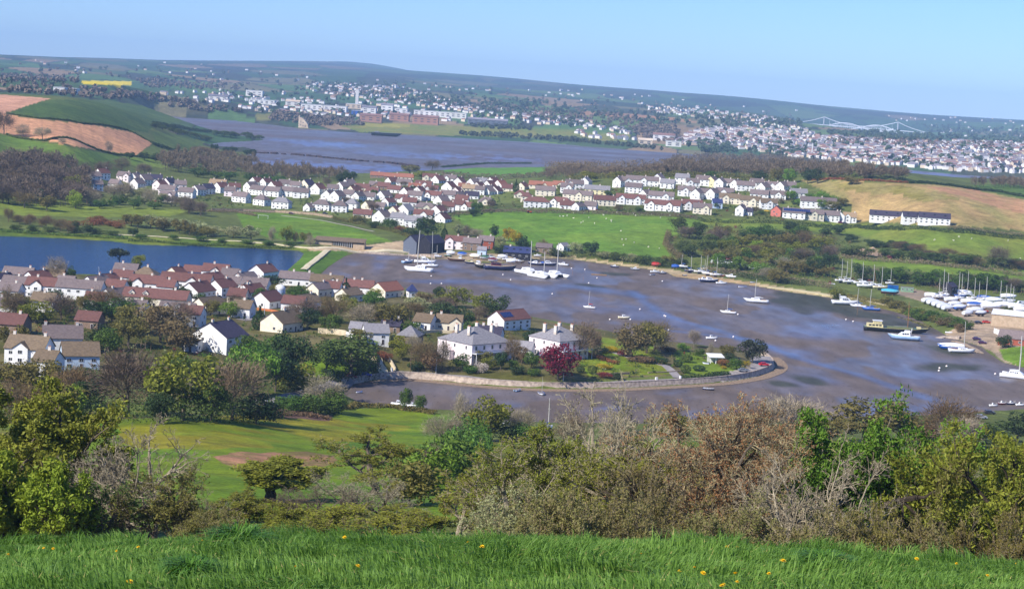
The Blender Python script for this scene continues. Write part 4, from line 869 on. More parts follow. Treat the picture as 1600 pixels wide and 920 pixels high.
# ================================================================== HOUSES
WALLM = dict(white=mat('white_render', (236, 234, 230), (220, 217, 210), 0.8, 0.85, 0.15), cream=mat('cream_render', (230, 220, 196), (216, 204, 180), 0.8, 0.85, 0.15), rose=mat('rose_white_render', (242, 228, 226), (232, 216, 214), 0.8, 0.85, 0.15),
             pink=mat('pink_render', (208, 122, 106), (192, 110, 96), 0.8, 0.85, 0.15), stone=mat('stone_wall', (150, 126, 106), (116, 98, 84), 2.5, 0.9, 0.1), brick=mat('brick_wall', (168, 92, 70), (140, 76, 60), 3, 0.9, 0.1),
             blue=mat('pale_blue_render', (196, 212, 226), (180, 198, 214), 0.8, 0.85, 0.15), grey=mat('slate_hung_wall', (108, 114, 126), (88, 92, 104), 2.0, 0.8, 0.2), dark=mat('dark_boarding', (48, 46, 54), (36, 34, 42), 2.0, 0.8, 0.2), tan=mat('tan_render', (190, 168, 140), (170, 148, 122), 0.8, 0.85, 0.15), yellow=mat('pale_yellow_render', (232, 220, 172), (220, 206, 156), 0.8, 0.85, 0.15))
def roofm(name, a, b): return mat(name, a, b, 1.2, 0.75, 0.25, rnd=0.14, stretch=(1, 1, 3))
ROOFM = dict(slate=roofm('slate_roof', (124, 110, 106), (98, 86, 84)), grey=roofm('grey_roof', (142, 138, 138), (116, 112, 116)), brown=roofm('brown_tile_roof', (118, 80, 72), (92, 64, 58)), terra=roofm('terracotta_roof', (150, 98, 78), (126, 82, 66)),
             dark=roofm('dark_slate_roof', (66, 60, 76), (50, 46, 60)), moss=roofm('mossy_roof', (122, 104, 82), (96, 82, 64)), tan=roofm('tan_roof', (168, 142, 110), (140, 118, 92)), blueroof=roofm('blue_roof', (52, 60, 100), (42, 48, 84)), pale=roofm('pale_sheet_roof', (206, 206, 206), (184, 184, 186)))
GLASS, t_, n_g, b_ = new_mat('window_glass'); b_.inputs['Base Color'].default_value = (0.02, 0.024, 0.03, 1); b_.inputs['Roughness'].default_value = 0.12; b_.inputs['Specular IOR Level'].default_value = 0.5
FRAME = mat('white_frame', (228, 226, 222), None, 3, 0.5); DOORM = mat('painted_door', (70, 60, 60), (54, 46, 46), 2, 0.5, rnd=0.5)
CHIM = mat('chimney_render', (222, 214, 202), (190, 176, 160), 1.5, 0.85); POTM = mat('clay_pot', (178, 112, 80), None, 3, 0.8); SOLAR = mat('solar_cells', (34, 44, 84), (44, 58, 104), 2, 0.25, 0.5)
NAMEW = dict(white='white', cream='cream', rose='pinkish-white', pink='salmon-pink', stone='stone', brick='brick', blue='pale blue', grey='slate-grey', dark='dark', tan='tan', yellow='pale yellow')
NAMER = dict(slate='purple-grey slate', grey='pale grey', brown='red-brown tiled', terra='terracotta', dark='dark slate', moss='mossy brown', tan='tan', blueroof='blue', pale='pale sheet')
MESH = {}
def cached(key, fn):
    if key not in MESH: MESH[key] = fn()
    return MESH[key]
def window_mesh():
    mb = MB()
    for c, s in (((0, 0, 0.47), (1, .10, .06)), ((0, 0, -0.47), (1, .14, .06)), ((-.47, 0, 0), (.06, .10, .88)), ((.47, 0, 0), (.06, .10, .88)), ((0, 0, 0), (.05, .08, .88))): mb.box(c, s, 0)
    mb.box((-.235, 0.005, 0), (.42, .05, .88), 1); mb.box((.235, 0.005, 0), (.42, .05, .88), 1)
    return mb.mesh('window', [FRAME, GLASS])
def door_mesh():
    mb = MB().box((0, 0, 1.0), (0.92, .08, 2.0), 0); mb.box((0, 0, 2.06), (1.1, .10, .1), 1); mb.box((-.5, 0, 1.0), (.08, .10, 2.02), 1); mb.box((.5, 0, 1.0), (.08, .10, 2.02), 1); mb.box((.33, -.06, 1.0), (.05, .06, .14), 1)
    return mb.mesh('door', [DOORM, FRAME])
def wall_mesh(L, D, H, ta, hip):
    x, y = L/2, D/2; top = H+y*ta-0.05; mb = MB()
    v = [(-x, -y, -1.6), (x, -y, -1.6), (x, y, -1.6), (-x, y, -1.6), (-x, -y, H), (x, -y, H), (x, y, H), (-x, y, H), (-x, 0, top), (x, 0, top)]
    if hip: mb.add(v[:8], [(0, 1, 5, 4), (1, 2, 6, 5), (2, 3, 7, 6), (3, 0, 4, 7)])
    else: mb.add(v, [(0, 1, 5, 4), (2, 3, 7, 6), (1, 2, 6, 9, 5), (3, 0, 4, 8, 7)])
    return mb
def roof_mb(L, D, H, ta, hip, ov=0.4, th=0.2):
    x, y = L/2+ov*0.8, D/2+ov; mb = MB(); e = H-ov*ta+0.03; rt = H+D/2*ta+0.03
    if hip:
        rx = max(x-y, 0.3)
        v = [(-x, -y, e), (x, -y, e), (x, y, e), (-x, y, e), (-rx, 0, rt), (rx, 0, rt), (-x, -y, e+th), (x, -y, e+th), (x, y, e+th), (-x, y, e+th), (-rx, 0, rt+th), (rx, 0, rt+th)]
        mb.add(v, [(6, 7, 11, 10), (8, 9, 10, 11), (0, 1, 7, 6), (1, 2, 8, 7), (2, 3, 9, 8), (3, 0, 6, 9), (3, 2, 1, 0)]); mb.add(v, [(7, 8, 11), (9, 6, 10)])
        mb.tube([(-rx, 0, rt+th), (rx, 0, rt+th)], 0.12, 5)
    else:
        s = [(-y, e), (0, rt), (y, e), (y, e+th), (0, rt+th), (-y, e+th)]
        v = [(-x, a, b) for a, b in s]+[(x, a, b) for a, b in s]
        mb.add(v, [(i, (i+1) % 6, (i+1) % 6+6, i+6) for i in range(6)]); mb.add(v, [(0, 5, 4, 1), (1, 4, 3, 2), (6, 7, 10, 11), (7, 8, 9, 10)])
        mb.tube([(-x, 0, rt+th), (x, 0, rt+th)], 0.11, 5)
    return mb
def chimney_mesh(h):
    mb = MB().box((0, 0, h/2-0.6), (0.95, 0.6, h+1.2), 0); mb.box((0, 0, h+0.02), (1.1, 0.75, 0.16), 0)
    for x in (-.25, .25): mb.tube([(x, 0, h+0.1), (x, 0, h+0.55)], [0.13, 0.1], 7, 1)
    return mb.mesh('chimney', [CHIM, POTM])
HOUSES = {}
def house(px, py, L, D, H, yaw, wall, roof, group, hip=False, pitch=36, look=None, chim=(0.3,), windows=True, solar=0, dormers=(), name='house', door=True, cat='house', loc=None, wmax=6, shape=None, gables=(), rooflights=0):
    p = ground(px, py) if loc is None else loc; d = math.hypot(p[0], p[1])
    L, D = round(L*2)/2, round(D*2)/2; ta = math.tan(R(pitch)); H = round(H, 1)
    o = empty(name, (p[0], p[1], p[2]+0.05), R(yaw))
    link('wall', cached(('w', L, D, H, pitch, hip, wall), lambda: wall_mesh(L, D, H, ta, hip).mesh('wall', WALLM[wall])), o)
    rf = link('roof', cached(('r', L, D, H, pitch, hip, roof), lambda: roof_mb(L, D, H, ta, hip).mesh('roof', ROOFM[roof])), o)
    top = H+D/2*ta
    for c in chim: link('chimney', cached('chim', lambda: chimney_mesh(1.1)), rf, (c*(L-1.6)/1.0 if not hip else c*max(L-D, 1), 0, top))
    st = 2 if H > 4.2 else 1
    wm_ = cached('win', window_mesh); dm = cached('door', door_mesh)
    if windows:
        nw = int(np.clip(round(L/4.0), 1, wmax)); di = nw//2 if door else -1
        for s in range(st):
            zc = 1.45+s*(H-2.9 if H < 6.5 else 2.7) if st == 2 else min(1.5, H*0.55)
            for k in range(nw):
                x = -L/2+L*(k+0.5)/nw
                if s == 0 and k == di: link('door', dm, o, (x, -D/2-0.02, 0)); continue
                link('window', wm_, o, (x, -D/2-0.03, zc), (min(1.5, L/nw*0.4), 1, 1.05))
            for sx, rz in ((-1, -90), (1, 90)):
                link('window', wm_, o, (sx*(L/2+0.03), (0.18*D if s else -0.12*D), zc), (1.2, 1, 1.15), R(rz))
    for k in range(solar):
        sl_ = math.atan(ta); mb = cached('solar', lambda: MB().box((0, 0, 0), (1.6, 3.0, .07), 0).mesh('solar_panel', SOLAR))
        q = link('solar_panel', mb, rf, (-L/2+1.6+k*1.75, -D/4, H+D/4*ta+0.36)); q.rotation_euler = (sl_, 0, 0); q.scale = (1, min(1, D/2/math.cos(sl_)/3.8), 1)
    for k in range(rooflights):
        sl_ = math.atan(ta); mb = cached('rooflight', lambda: MB().box((0, 0, 0), (1.5, 1.3, .08), 0).mesh('rooflight', GLASS))
        q = link('rooflight', mb, rf, (-L/2+L*(k+0.5)/rooflights, -D/4, H+D/4*ta+0.32)); q.rotation_euler = (sl_, 0, 0)
    for x in dormers:
        mb = MB(); mb.add([(-1.1, 0, 0), (1.1, 0, 0), (1.1, 0, 1.3), (0, 0, 2.2), (-1.1, 0, 1.3), (-1.1, 3, 0), (1.1, 3, 0), (1.1, 3, 1.3), (0, 3, 2.2), (-1.1, 3, 1.3)], [(0, 1, 2, 3, 4), (1, 6, 7, 2), (5, 0, 4, 9)])
        q = mb.build('dormer', WALLM[wall], rf); q.location = (x, -D/2*0.8, H+0.25)
        mr_ = MB(); mr_.add([(-1.45, -.3, 1.05), (0, -.3, 2.25), (1.45, -.3, 1.05), (1.45, -.3, 1.25), (0, -.3, 2.45), (-1.45, -.3, 1.25), (-1.45, 3, 1.05), (0, 3, 2.25), (1.45, 3, 1.05), (1.45, 3, 1.25), (0, 3, 2.45), (-1.45, 3, 1.25)], [(i, (i+1) % 6, (i+1) % 6+6, i+6) for i in range(6)]+[(0, 5, 4, 1), (1, 4, 3, 2)])
        mr_.m[-1][-2:] = 1
        g2 = mr_.build('dormer_roof', [ROOFM[roof], FRAME], rf); g2.location = q.location
        link('window', wm_, o, (x, -D/2*0.8-0.04, H+0.25+0.8), (1.2, 1, 0.95))
    for x in gables:        # a cross gable standing proud of the front
        gw = 5.0; mb = MB(); y0 = -D/2-0.8; v = [(x-gw/2, y0, -1.5), (x+gw/2, y0, -1.5), (x+gw/2, y0, H+.2), (x, y0, H+gw/2*ta+.2), (x-gw/2, y0, H+.2)]; v += [(a, 0, c) for a, _, c in v]
        mb.add(v, [(0, 1, 2, 3, 4), (1, 6, 7, 2), (5, 0, 4, 9)]); mb.build('gable_wing', WALLM[wall], o)
        mr_ = MB(); s = [(-gw/2-.35, H-.05), (0, H+gw/2*ta+.23), (gw/2+.35, H-.05), (gw/2+.35, H+.15), (0, H+gw/2*ta+.43), (-gw/2-.35, H+.15)]
        vv = [(x+a, y0-.3, b) for a, b in s]+[(x+a, 0.0, b) for a, b in s]; mr_.add(vv, [(i, (i+1) % 6, (i+1) % 6+6, i+6) for i in range(6)]+[(0, 5, 4, 1), (1, 4, 3, 2)]); mr_.build('gable_roof', ROOFM[roof], o)
        for s in range(st): link('window', wm_, o, (x, y0-0.03, 1.5+s*2.6), (1.5, 1, 1.2))
    if look is None:
        kind = shape or ('bungalow' if H < 4 else 'terrace' if L > 17 else 'house')
        how = 'hipped' if hip else ('gable-fronted' if abs(yaw) > 52 else '')
        look = f'{NAMEW[wall]} {how+" " if how else ""}{kind} with {NAMER[roof]} roof'
    HOUSES.setdefault(group, []).append((px, o, look, cat))
    return o
G1, G2, G3 = 'village houses beyond the playing field', 'ridge houses above the sheep field', 'houses between the lake and near trees'
rj = np.random.default_rng(5)
def mid(px, py, w, yaw, wall, roof, g, H=5.0, hip=False, **k):
    p = ground(px, py); d = math.hypot(p[0], p[1]); m_ = w*d/FPX*1.1; H = H*0.98; k.setdefault('pitch', 40)
    if abs(yaw) > 52: D = np.clip(m_*0.95, 5.5, 11); L = k.pop('L', 10.5)
    else: L = max(m_, 6.5); D = k.pop('D', 8.0 if L > 9 else 7)
    if 'chim' not in k: k['chim'] = (0.42,) if rj.random() < 0.4 else (-0.3, 0.42) if rj.random() < 0.3 else (0.1,)
    if 'gables' not in k and H < 6.2 and L > 10 and abs(yaw) < 30 and rj.random() < .4: k['gables'] = (round(rj.uniform(-.3, .3)*L*2)/2,)
    return house(px, py, L, D, H, yaw+rj.uniform(-11, 11), wall, roof, g, hip, loc=p, wmax=4 if w < 30 else 8, **k)
W_, C_ = 'white', 'cream'
for t in [(148, 284, 15, 35, W_, 'slate'), (160, 279, 14, 60, W_, 'brown'), (152, 297, 14, 30, 'blue', 'slate'), (194, 283, 18, -15, 'rose', 'slate'), (180, 296, 16, -20, W_, 'slate'), (212, 287, 18, 58, W_, 'slate'), (226, 289, 18, 55, W_, 'slate'), (241, 287, 22, 20, W_, 'dark'),
          (215, 295, 16, 56, W_, 'slate'), (250, 297, 15, 56, 'rose', 'brown'), (264, 294, 16, 57, 'rose', 'dark'), (262, 305, 24, -8, 'rose', 'slate'), (263, 315, 22, -8, 'rose', 'slate'), (292, 309, 22, -12, W_, 'slate'), (282, 297, 16, 15, 'rose', 'slate'), (310, 305, 14, 57, W_, 'slate'), (324, 303, 15, 57, W_, 'dark'),
          (341, 291, 24, -4, C_, 'tan', 2.8), (366, 301, 16, 10, W_, 'brown'), (377, 316, 24, -32, W_, 'slate'), (400, 292, 15, 57, W_, 'brown'), (404, 305, 24, -25, W_, 'slate'), (409, 321, 22, -32, W_, 'slate', 5.2, True), (416, 293, 14, 57, W_, 'brown'), (427, 307, 22, -20, W_, 'slate'), (440, 326, 26, -22, W_, 'grey', 5.6, True),
          (445, 295, 17, -15, W_, 'slate'), (452, 307, 20, -15, W_, 'slate'), (480, 297, 22, 58, C_, 'dark'), (471, 309, 22, -8, W_, 'slate'), (485, 329, 12, 62, W_, 'slate', 3.0), (503, 329, 25, -5, W_, 'slate', 5.2, True), (514, 314, 18, 57, W_, 'slate'),
          (527, 315, 18, 60, W_, 'slate'), (531, 331, 22, -6, W_, 'slate', 5.2, True), (550, 327, 18, -10, W_, 'grey', 5.0, True), (545, 296, 16, 57, W_, 'slate'), (536, 300, 16, 55, W_, 'slate'), (566, 298, 22, -10, C_, 'brown', 2.9), (586, 294, 16, -8, 'stone', 'slate', 2.9), (560, 315, 13, 62, W_, 'slate'), (575, 312, 22, -6, W_, 'slate', 2.9), (577, 327, 16, 60, C_, 'moss', 3.0),
          (595, 328, 14, -10, 'rose', 'slate', 3), (607, 325, 14, 60, W_, 'brown'), (567, 340, 26, -8, C_, 'brown', 2.9), (597, 348, 27, 62, W_, 'slate', 5.0), (622, 351, 20, -6, W_, 'grey', 5.4), (646, 355, 24, -8, W_, 'grey', 5.0), (634, 334, 22, 62, W_, 'grey', 3.0), (662, 341, 28, -8, W_, 'brown', 3.2), (685, 338, 18, 60, W_, 'brown', 4.5), (691, 347, 20, 60, W_, 'brown', 3.0),
          (590, 278, 20, -6, 'stone', 'terra', 2.9), (612, 280, 20, -6, 'stone', 'terra', 2.9), (634, 281, 22, -6, C_, 'terra', 2.9), (632, 290, 22, -8, W_, 'slate', 2.9), (612, 288, 14, 58, W_, 'brown', 3), (617, 301, 20, -10, W_, 'brown', 3), (648, 297, 18, -5, C_, 'terra', 3.0), (649, 314, 22, -10, W_, 'slate'), (662, 293, 24, -6, W_, 'brown', 2.9), (672, 281, 22, -6, C_, 'brown', 2.9),
          (678, 314, 24, -8, W_, 'brown'), (700, 313, 22, -8, W_, 'slate'), (664, 329, 30, -6, C_, 'slate', 2.9, True), (700, 331, 18, -12, W_, 'brown', 4.6), (716, 328, 18, -10, W_, 'brown', 4.6), (685, 286, 16, 58, W_, 'brown', 3), (702, 297, 24, 62, W_, 'brown', 3.2), (714, 304, 14, 60, 'rose', 'brown', 3),
          (718, 290, 18, 58, W_, 'brown', 3.2), (704, 283, 18, -5, W_, 'slate', 2.9), (740, 291, 15, 60, W_, 'slate', 3.4), (752, 288, 16, -8, W_, 'grey', 2.9), (770, 289, 16, 57, W_, 'brown', 3.2), (765, 295, 17, 57, W_, 'brown', 3.2), (763, 304, 20, 60, W_, 'slate', 3.4), (782, 294, 16, 58, W_, 'terra', 3.2), (734, 299, 22, -6, C_, 'tan', 2.8), (717, 310, 12, 60, C_, 'slate', 3),
          (737, 311, 20, -10, W_, 'dark', 3.2), (760, 320, 24, -5, C_, 'slate', 2.9, True), (729, 328, 20, -10, W_, 'brown', 3), (750, 305, 14, -20, W_, 'slate')]:
    mid(*t[:6], G1, *(t[6:]))
for t in [(817, 296, 13, 62, C_, 'brown', 3), (813, 309, 18, -8, C_, 'brown', 3, True), (845, 294, 34, -4, C_, 'terra', 2.9), (876, 294, 22, -4, C_, 'terra', 2.9), (852, 306, 28, -5, C_, 'slate', 5), (838, 324, 36, -8, W_, 'brown', 5, True), (823, 315, 16, -10, C_, 'brown', 4.6, True), (876, 324, 32, -8, W_, 'brown', 4.8, True), (886, 301, 18, -6, W_, 'slate'),
          (897, 296, 26, -4, W_, 'slate', 5.2), (915, 293, 14, 60, W_, 'grey', 5.6), (903, 313, 42, -8, C_, 'slate', 5.0), (933, 305, 36, -8, 'yellow', 'grey', 5), (944, 321, 32, -8, C_, 'brown', 4.8), (886, 326, 20, -8, W_, 'brown', 3), (904, 328, 13, 62, W_, 'slate', 3.2), (923, 327, 18, -5, 'rose', 'slate', 3), (968, 292, 14, 60, W_, 'slate', 5.4), (978, 291, 20, -8, W_, 'slate', 5.2),
          (1003, 291, 46, -8, W_, 'slate', 5.6), (1029, 288, 13, 60, W_, 'slate', 6), (1043, 294, 20, -6, W_, 'grey', 4.6), (990, 301, 24, -8, W_, 'slate', 5), (1009, 312, 14, 60, W_, 'slate', 5), (1066, 288, 20, -6, W_, 'grey', 6), (1082, 293, 18, -6, W_, 'slate', 4.6), (1098, 290, 20, -6, W_, 'slate', 5.6), (1113, 291, 15, 60, 'yellow', 'slate', 5), (1125, 293, 14, 62, W_, 'slate', 5),
          (1139, 291, 18, -6, W_, 'slate', 3.2), (1151, 296, 13, 62, W_, 'slate', 5.5), (1164, 298, 26, -8, W_, 'slate', 5.0), (1072, 306, 24, -8, W_, 'slate', 5), (1089, 311, 15, 62, W_, 'slate', 5.2), (1104, 308, 20, -6, W_, 'slate', 4), (1114, 311, 15, 62, W_, 'slate', 5.4), (1132, 307, 26, -6, W_, 'slate', 4), (1193, 301, 15, 62, W_, 'slate', 5), (1206, 297, 20, -6, W_, 'slate', 4), (1182, 293, 20, -6, W_, 'slate', 4.6),
          (1222, 299, 14, 62, W_, 'slate', 5), (1234, 297, 16, -6, W_, 'slate', 4), (1186, 312, 26, -8, W_, 'slate', 5), (1214, 312, 26, -8, W_, 'slate', 4.4), (1247, 309, 24, -6, W_, 'grey', 4.4), (1140, 318, 30, -7, C_, 'moss', 5), (1172, 322, 30, -7, C_, 'moss', 5), (1200, 326, 24, -7, W_, 'moss', 5), (1120, 325, 14, -5, 'blue', 'blueroof', 4.6), (1278, 324, 50, -5, W_, 'slate', 5)]:
    mid(*t[:6], G2, *(t[6:]))
for px, py, w, gb, wall, roof, extra in [(985, 319, 42, (-7, 6), W_, 'brown', {}), (1033, 315, 36, (4,), W_, 'slate', {}), (1036, 329, 52, (-9, 6), W_, 'brown', {}), (1080, 328, 30, (-3, 5), W_, 'brown', {}), (1097, 334, 26, (3,), C_, 'slate', {}), (1057, 329, 18, (0,), 'yellow', 'brown', {})]:
    mid(px, py, w, -8, wall, roof, G2, 5.0, gables=gb, **extra)
mid(1158, 336, 13, 65, W_, 'slate', G2, 5.4); mid(1169, 336, 12, -5, W_, 'dark', G2, 3.0)
mid(1213, 337, 15, 70, 'pink', 'brown', G2, 4.8); mid(1240, 341, 32, -4, W_, 'slate', G2, 4.8, solar=12); mid(1270, 343, 28, -4, C_, 'slate', G2, 4.8); mid(1297, 345, 24, -4, W_, 'slate', G2, 4.8); mid(1312, 346, 13, 74, W_, 'slate', G2, 5.0); mid(1327, 347, 18, -4, W_, 'tan', G2, 4.4)
for px, w, lk, n in ((1384, 45, 'white modern terrace with dark slate roof, leftmost block', 3), (1425, 28, 'white modern terrace with dark slate roof, middle block', 2), (1459, 43, 'white modern terrace with dark slate roof, rightmost block', 3)):
    mid(px, 346+(px-1384)*0.055, w, -3.4, W_, 'dark', 'modern terraces beside the ploughed hill', 5.0, look=lk, chim=(), rooflights=n)
for t in [(345, 301, 16, 55, W_, 'brown'), (360, 307, 16, -10, 'rose', 'slate'), (392, 300, 16, 56, W_, 'slate'), (430, 299, 16, 56, W_, 'brown'), (462, 298, 15, -12, W_, 'slate'), (497, 303, 18, 56, W_, 'brown'), (520, 303, 16, -10, W_, 'slate'), (553, 303, 16, 56, C_, 'brown', 3.2), (582, 304, 18, -8, W_, 'brown', 3), (600, 312, 18, 57, W_, 'slate', 3.4), (628, 316, 18, -8, W_, 'brown', 3.2), (600, 296, 18, -8, 'stone', 'brown', 3), (636, 306, 17, 57, W_, 'brown', 3.2),
          (675, 301, 18, -8, W_, 'brown', 3.2), (690, 320, 18, 58, W_, 'slate', 3.6), (640, 322, 20, -8, W_, 'brown', 3.6), (725, 297, 16, -8, 'rose', 'terra', 3), (748, 297, 16, 58, W_, 'brown', 3.2), (722, 318, 18, -10, 'rose', 'brown', 3.6), (655, 304, 16, 57, W_, 'brown', 3.2), (545, 312, 16, -10, W_, 'slate'), (793, 299, 16, -8, C_, 'brown', 3), (775, 303, 15, 57, W_, 'brown', 3), (618, 334, 14, 57, C_, 'brown', 3)]:
    mid(*t[:6], G1, *(t[6:]))
# ---- near village, south of the lake
def nearh(px, py, w, D, H, yaw, wall, roof, **k):
    if roof == 'brown' and 'look' not in k and rj.random() < .24: roof = 'slate' if rj.random() < .6 else 'moss'
    p = ground(px, py); d = math.hypot(p[0], p[1]); L = k.pop('L', None) or w*d/FPX/max(0.3, math.cos(R(yaw))); H = H*1.1
    if 'gables' not in k and 'dormers' not in k and L > 11 and abs(yaw) < 30 and not k.get('hip') and rj.random() < .5: k['gables'] = (round(rj.uniform(-.32, .32)*L*2)/2,)
    return house(px, py, L, D, H, yaw, wall, roof, k.pop('group', G3), loc=p, wmax=9, **k)
nearh(30, 437, 46, 8, 2.8, -4, 'rose', 'brown', chim=(0.42,)); nearh(26, 452, 40, 8, 2.8, -6, W_, 'brown', chim=(0.1,)); nearh(4, 448, 14, 8, 3, 60, W_, 'dark', L=9)
nearh(67, 464, 46, 8.5, 5, -6, W_, 'brown', chim=(-0.2,)); nearh(16, 470, 36, 8, 4.4, -8, W_, 'brown', chim=(0.3,)); nearh(126, 468, 70, 8.5, 5, -4, W_, 'brown', chim=(0.35,)); nearh(86, 440, 30, 8, 2.8, -5, 'stone', 'brown', chim=(0,))
nearh(166, 449, 26, 8, 3.2, 64, W_, 'brown', L=12); nearh(193, 442, 30, 8, 3, -6, W_, 'brown', chim=(0,)); nearh(198, 432, 36, 9, 3, -4, 'stone', 'slate', chim=(-.2,)); nearh(228, 438, 36, 9, 3.0, -5, W_, 'brown', hip=True)
nearh(232, 452, 56, 9, 3.0, -5, W_, 'brown', chim=(.1,)); nearh(292, 449, 78, 9, 3.2, -5, W_, 'brown', chim=(.1,)); nearh(275, 435, 16, 7, 3, 62, C_, 'brown', L=8); nearh(309, 434, 42, 8, 3.2, -6, W_, 'brown', chim=()); nearh(338, 436, 40, 9, 4.0, -6, W_, 'brown', chim=(-.1,))
nearh(245, 479, 100, 9, 3.8, -6, C_, 'brown', chim=(.3,), dormers=(-10, -4)); nearh(278, 496, 54, 8, 3.0, -8, W_, 'brown', chim=(), dormers=(-4, 1)); nearh(308, 471, 34, 10, 4.6, 66, W_, 'brown', L=14, chim=(0.1,)); nearh(347, 464, 22, 8.5, 4.6, 62, W_, 'brown', L=12)
nearh(326, 489, 26, 8.5, 3.4, 60, C_, 'moss', L=14, chim=(0.42,)); nearh(365, 452, 26, 8, 3, -8, W_, 'brown'); nearh(400, 456, 40, 9, 3.2, -8, W_, 'brown', chim=(.1,)); nearh(411, 434, 34, 10, 3.4, 64, W_, 'brown', L=14, chim=(.3,))
nearh(463, 445, 52, 8.5, 3.2, -5, W_, 'slate', chim=(-.1, .42)); nearh(511, 450, 50, 8.5, 3.2, -5, W_, 'brown', chim=(.1,)); nearh(561, 458, 46, 8.5, 3.2, -5, W_, 'brown', chim=(-.2, .1))
nearh(418, 479, 33, 10, 2.9, 66, W_, 'brown', L=13, chim=()); nearh(460, 486, 36, 8, 3.4, -10, W_, 'brown', chim=()); nearh(478, 484, 18, 8, 3.6, 58, W_, 'brown', L=12); nearh(440, 516, 36, 11, 3.4, 62, C_, 'brown', L=14, chim=(.1,)); nearh(499, 462, 15, 7.5, 3.4, 60, C_, 'brown', L=12)
nearh(604, 463, 32, 10, 3.2, 56, C_, 'terra', L=15, chim=()); nearh(664, 514, 28, 8, 3.2, -20, W_, 'brown', chim=(.4,)); nearh(702, 515, 40, 8, 3.2, -4, C_, 'moss', chim=(-.4,), gables=(3,)); nearh(795, 513, 30, 9.5, 4.2, 50, W_, 'brown', L=18, chim=(), solar=4)
nearh(586, 536, 38, 8, 4.2, 14, W_, 'grey', chim=(.42,)); nearh(640, 538, 34, 9, 3.6, -12, 'stone', 'grey', hip=True, chim=()); nearh(612, 518, 30, 7, 2.6, -8, 'stone', 'dark', chim=(.4,)); nearh(560, 523, 26, 6, 2.5, -8, W_, 'grey', chim=())
nearh(97, 548, 56, 10, 4.6, 16, W_, 'slate', chim=(-.5, .42)); nearh(46, 566, 60, 10, 4.6, -6, W_, 'moss', chim=(-.45, .45)); nearh(124, 574, 52, 10, 4.2, 20, 'blue', 'moss', chim=()); nearh(20, 520, 44, 9, 3.4, -6, 'stone', 'brown', chim=(.3,)); nearh(140, 512, 36, 8, 3.0, -6, 'stone', 'brown', chim=())
for t in ((58, 448, 24, 60, W_, 'brown'), (104, 452, 26, -8, 'rose', 'brown'), (150, 456, 22, 60, W_, 'brown'), (182, 460, 30, -8, W_, 'brown'), (180, 476, 26, 58, W_, 'slate'), (262, 461, 26, -8, W_, 'brown'), (330, 449, 24, 60, W_, 'brown'), (360, 441, 26, -8, W_, 'slate'), (383, 446, 22, 58, W_, 'brown'), (372, 478, 28, -8, C_, 'brown'), (392, 470, 22, 60, W_, 'brown'), (520, 462, 26, -8, W_, 'brown'), (545, 470, 24, 58, C_, 'brown'), (150, 486, 30, -6, W_, 'brown'), (215, 492, 30, -8, W_, 'slate'), (70, 486, 36, -5, W_, 'moss'), (8, 492, 30, 10, W_, 'slate'), (300, 508, 34, -8, W_, 'brown'), (75, 585, 34, -12, W_, 'moss'), (380, 495, 30, -10, W_, 'moss')):
    nearh(t[0], t[1], t[2], 8, rj.uniform(2.8, 4.6), t[3], t[4], t[5], L=None if t[3] < 50 else 12, chim=(rj.uniform(-.4, .4),))
# big white house with broad gable wall and twin stacks
bw = nearh(343, 548, 58, 16, 5.2, 62, W_, 'dark', L=13, pitch=30, chim=(-.42, .42), look='large plain white house with two broad chimneys and dark roof'); bw.location.z += 0.5
nearh(301, 548, 24, 6, 3.4, -8, W_, 'dark', chim=(), look='low flat-roofed white outhouse left of the large plain white house', pitch=6)
# ---- the two villas on the point
def villa(px, py, a, b, H, lookv, veranda):
    p = ground(px, py); v = house(px, py, a, b, H, 45, 'rose', 'grey', 'twin villas on the point', True, 27, lookv, chim=(), windows=False, loc=p, name='villa', cat='villa', door=False)
    rf = [c for c in v.children if c.name.startswith('roof')][0]; top = H+b/2*math.tan(R(27))*0.98
    cm = cached('stack', lambda: chimney_mesh(1.7))
    for x, y in ((-a*.3, -b*.16), (-a*.3, b*.2), (a*.28, -b*.14), (a*.2, b*.2)): link('chimney', cm, rf, (x, y, top-1.0), (1.5, 1.4, 1.15), R(90))
    wm_ = cached('win', window_mesh)
    for z in (1.7, H-1.5):
        for k in range(5): link('window', wm_, v, (-a/2+a*(k+.5)/5, -b/2-.03, z), (1.1, 1, 1.7))
        for k in range(3): link('window', wm_, v, (-a/2-.03, -b/2+b*(k+.5)/3, z), (0.9, 1, 1.5), R(-90))
    if veranda:
        mb = MB(); mb.box((0, -b/2-1.3, 3.0), (a, 2.6, .18)); mb.box((0, -b/2-2.58, 3.2), (a, .12, .4)); mb.build('veranda_roof', FRAME, v)
        for k in range(7): MB().tube([(-a/2+.3+k*(a-.6)/6, -b/2-2.4, -1), (-a/2+.3+k*(a-.6)/6, -b/2-2.4, 2.92)], .14, 7).build('veranda_post', FRAME, v)
    mb = MB(); mb.box((-a/2-1.2, b*.12, 1.0), (2.4, 4.4, 4.0)); mb.build('bay', WALLM['rose'], v)
    for y in (-1.3, 0, 1.3): link('window', wm_, v, (-a/2-2.43, b*.12+y, 1.6), (1.1, 1, 1.9), R(-90))
    return v
villa(741, 556, 21.5, 19.5, 6.4, 'large pinkish-white villa with hipped grey roof and long veranda', True)
villa(872, 554, 17, 17, 7.0, 'tall pinkish-white villa with hipped grey roof behind the crimson tree', True)
nearh(816, 556, 34, 7, 3.0, -12, W_, 'grey', chim=(), look='low white wing between the twin villas', gables=()); nearh(764, 536, 40, 9, 3.4, -10, W_, 'dark', chim=(-.3, .3), look='white house with dark roof hidden behind the larger villa', gables=())
G4 = 'quayside buildings of the boatyard'
p_ = ground(652, 392)
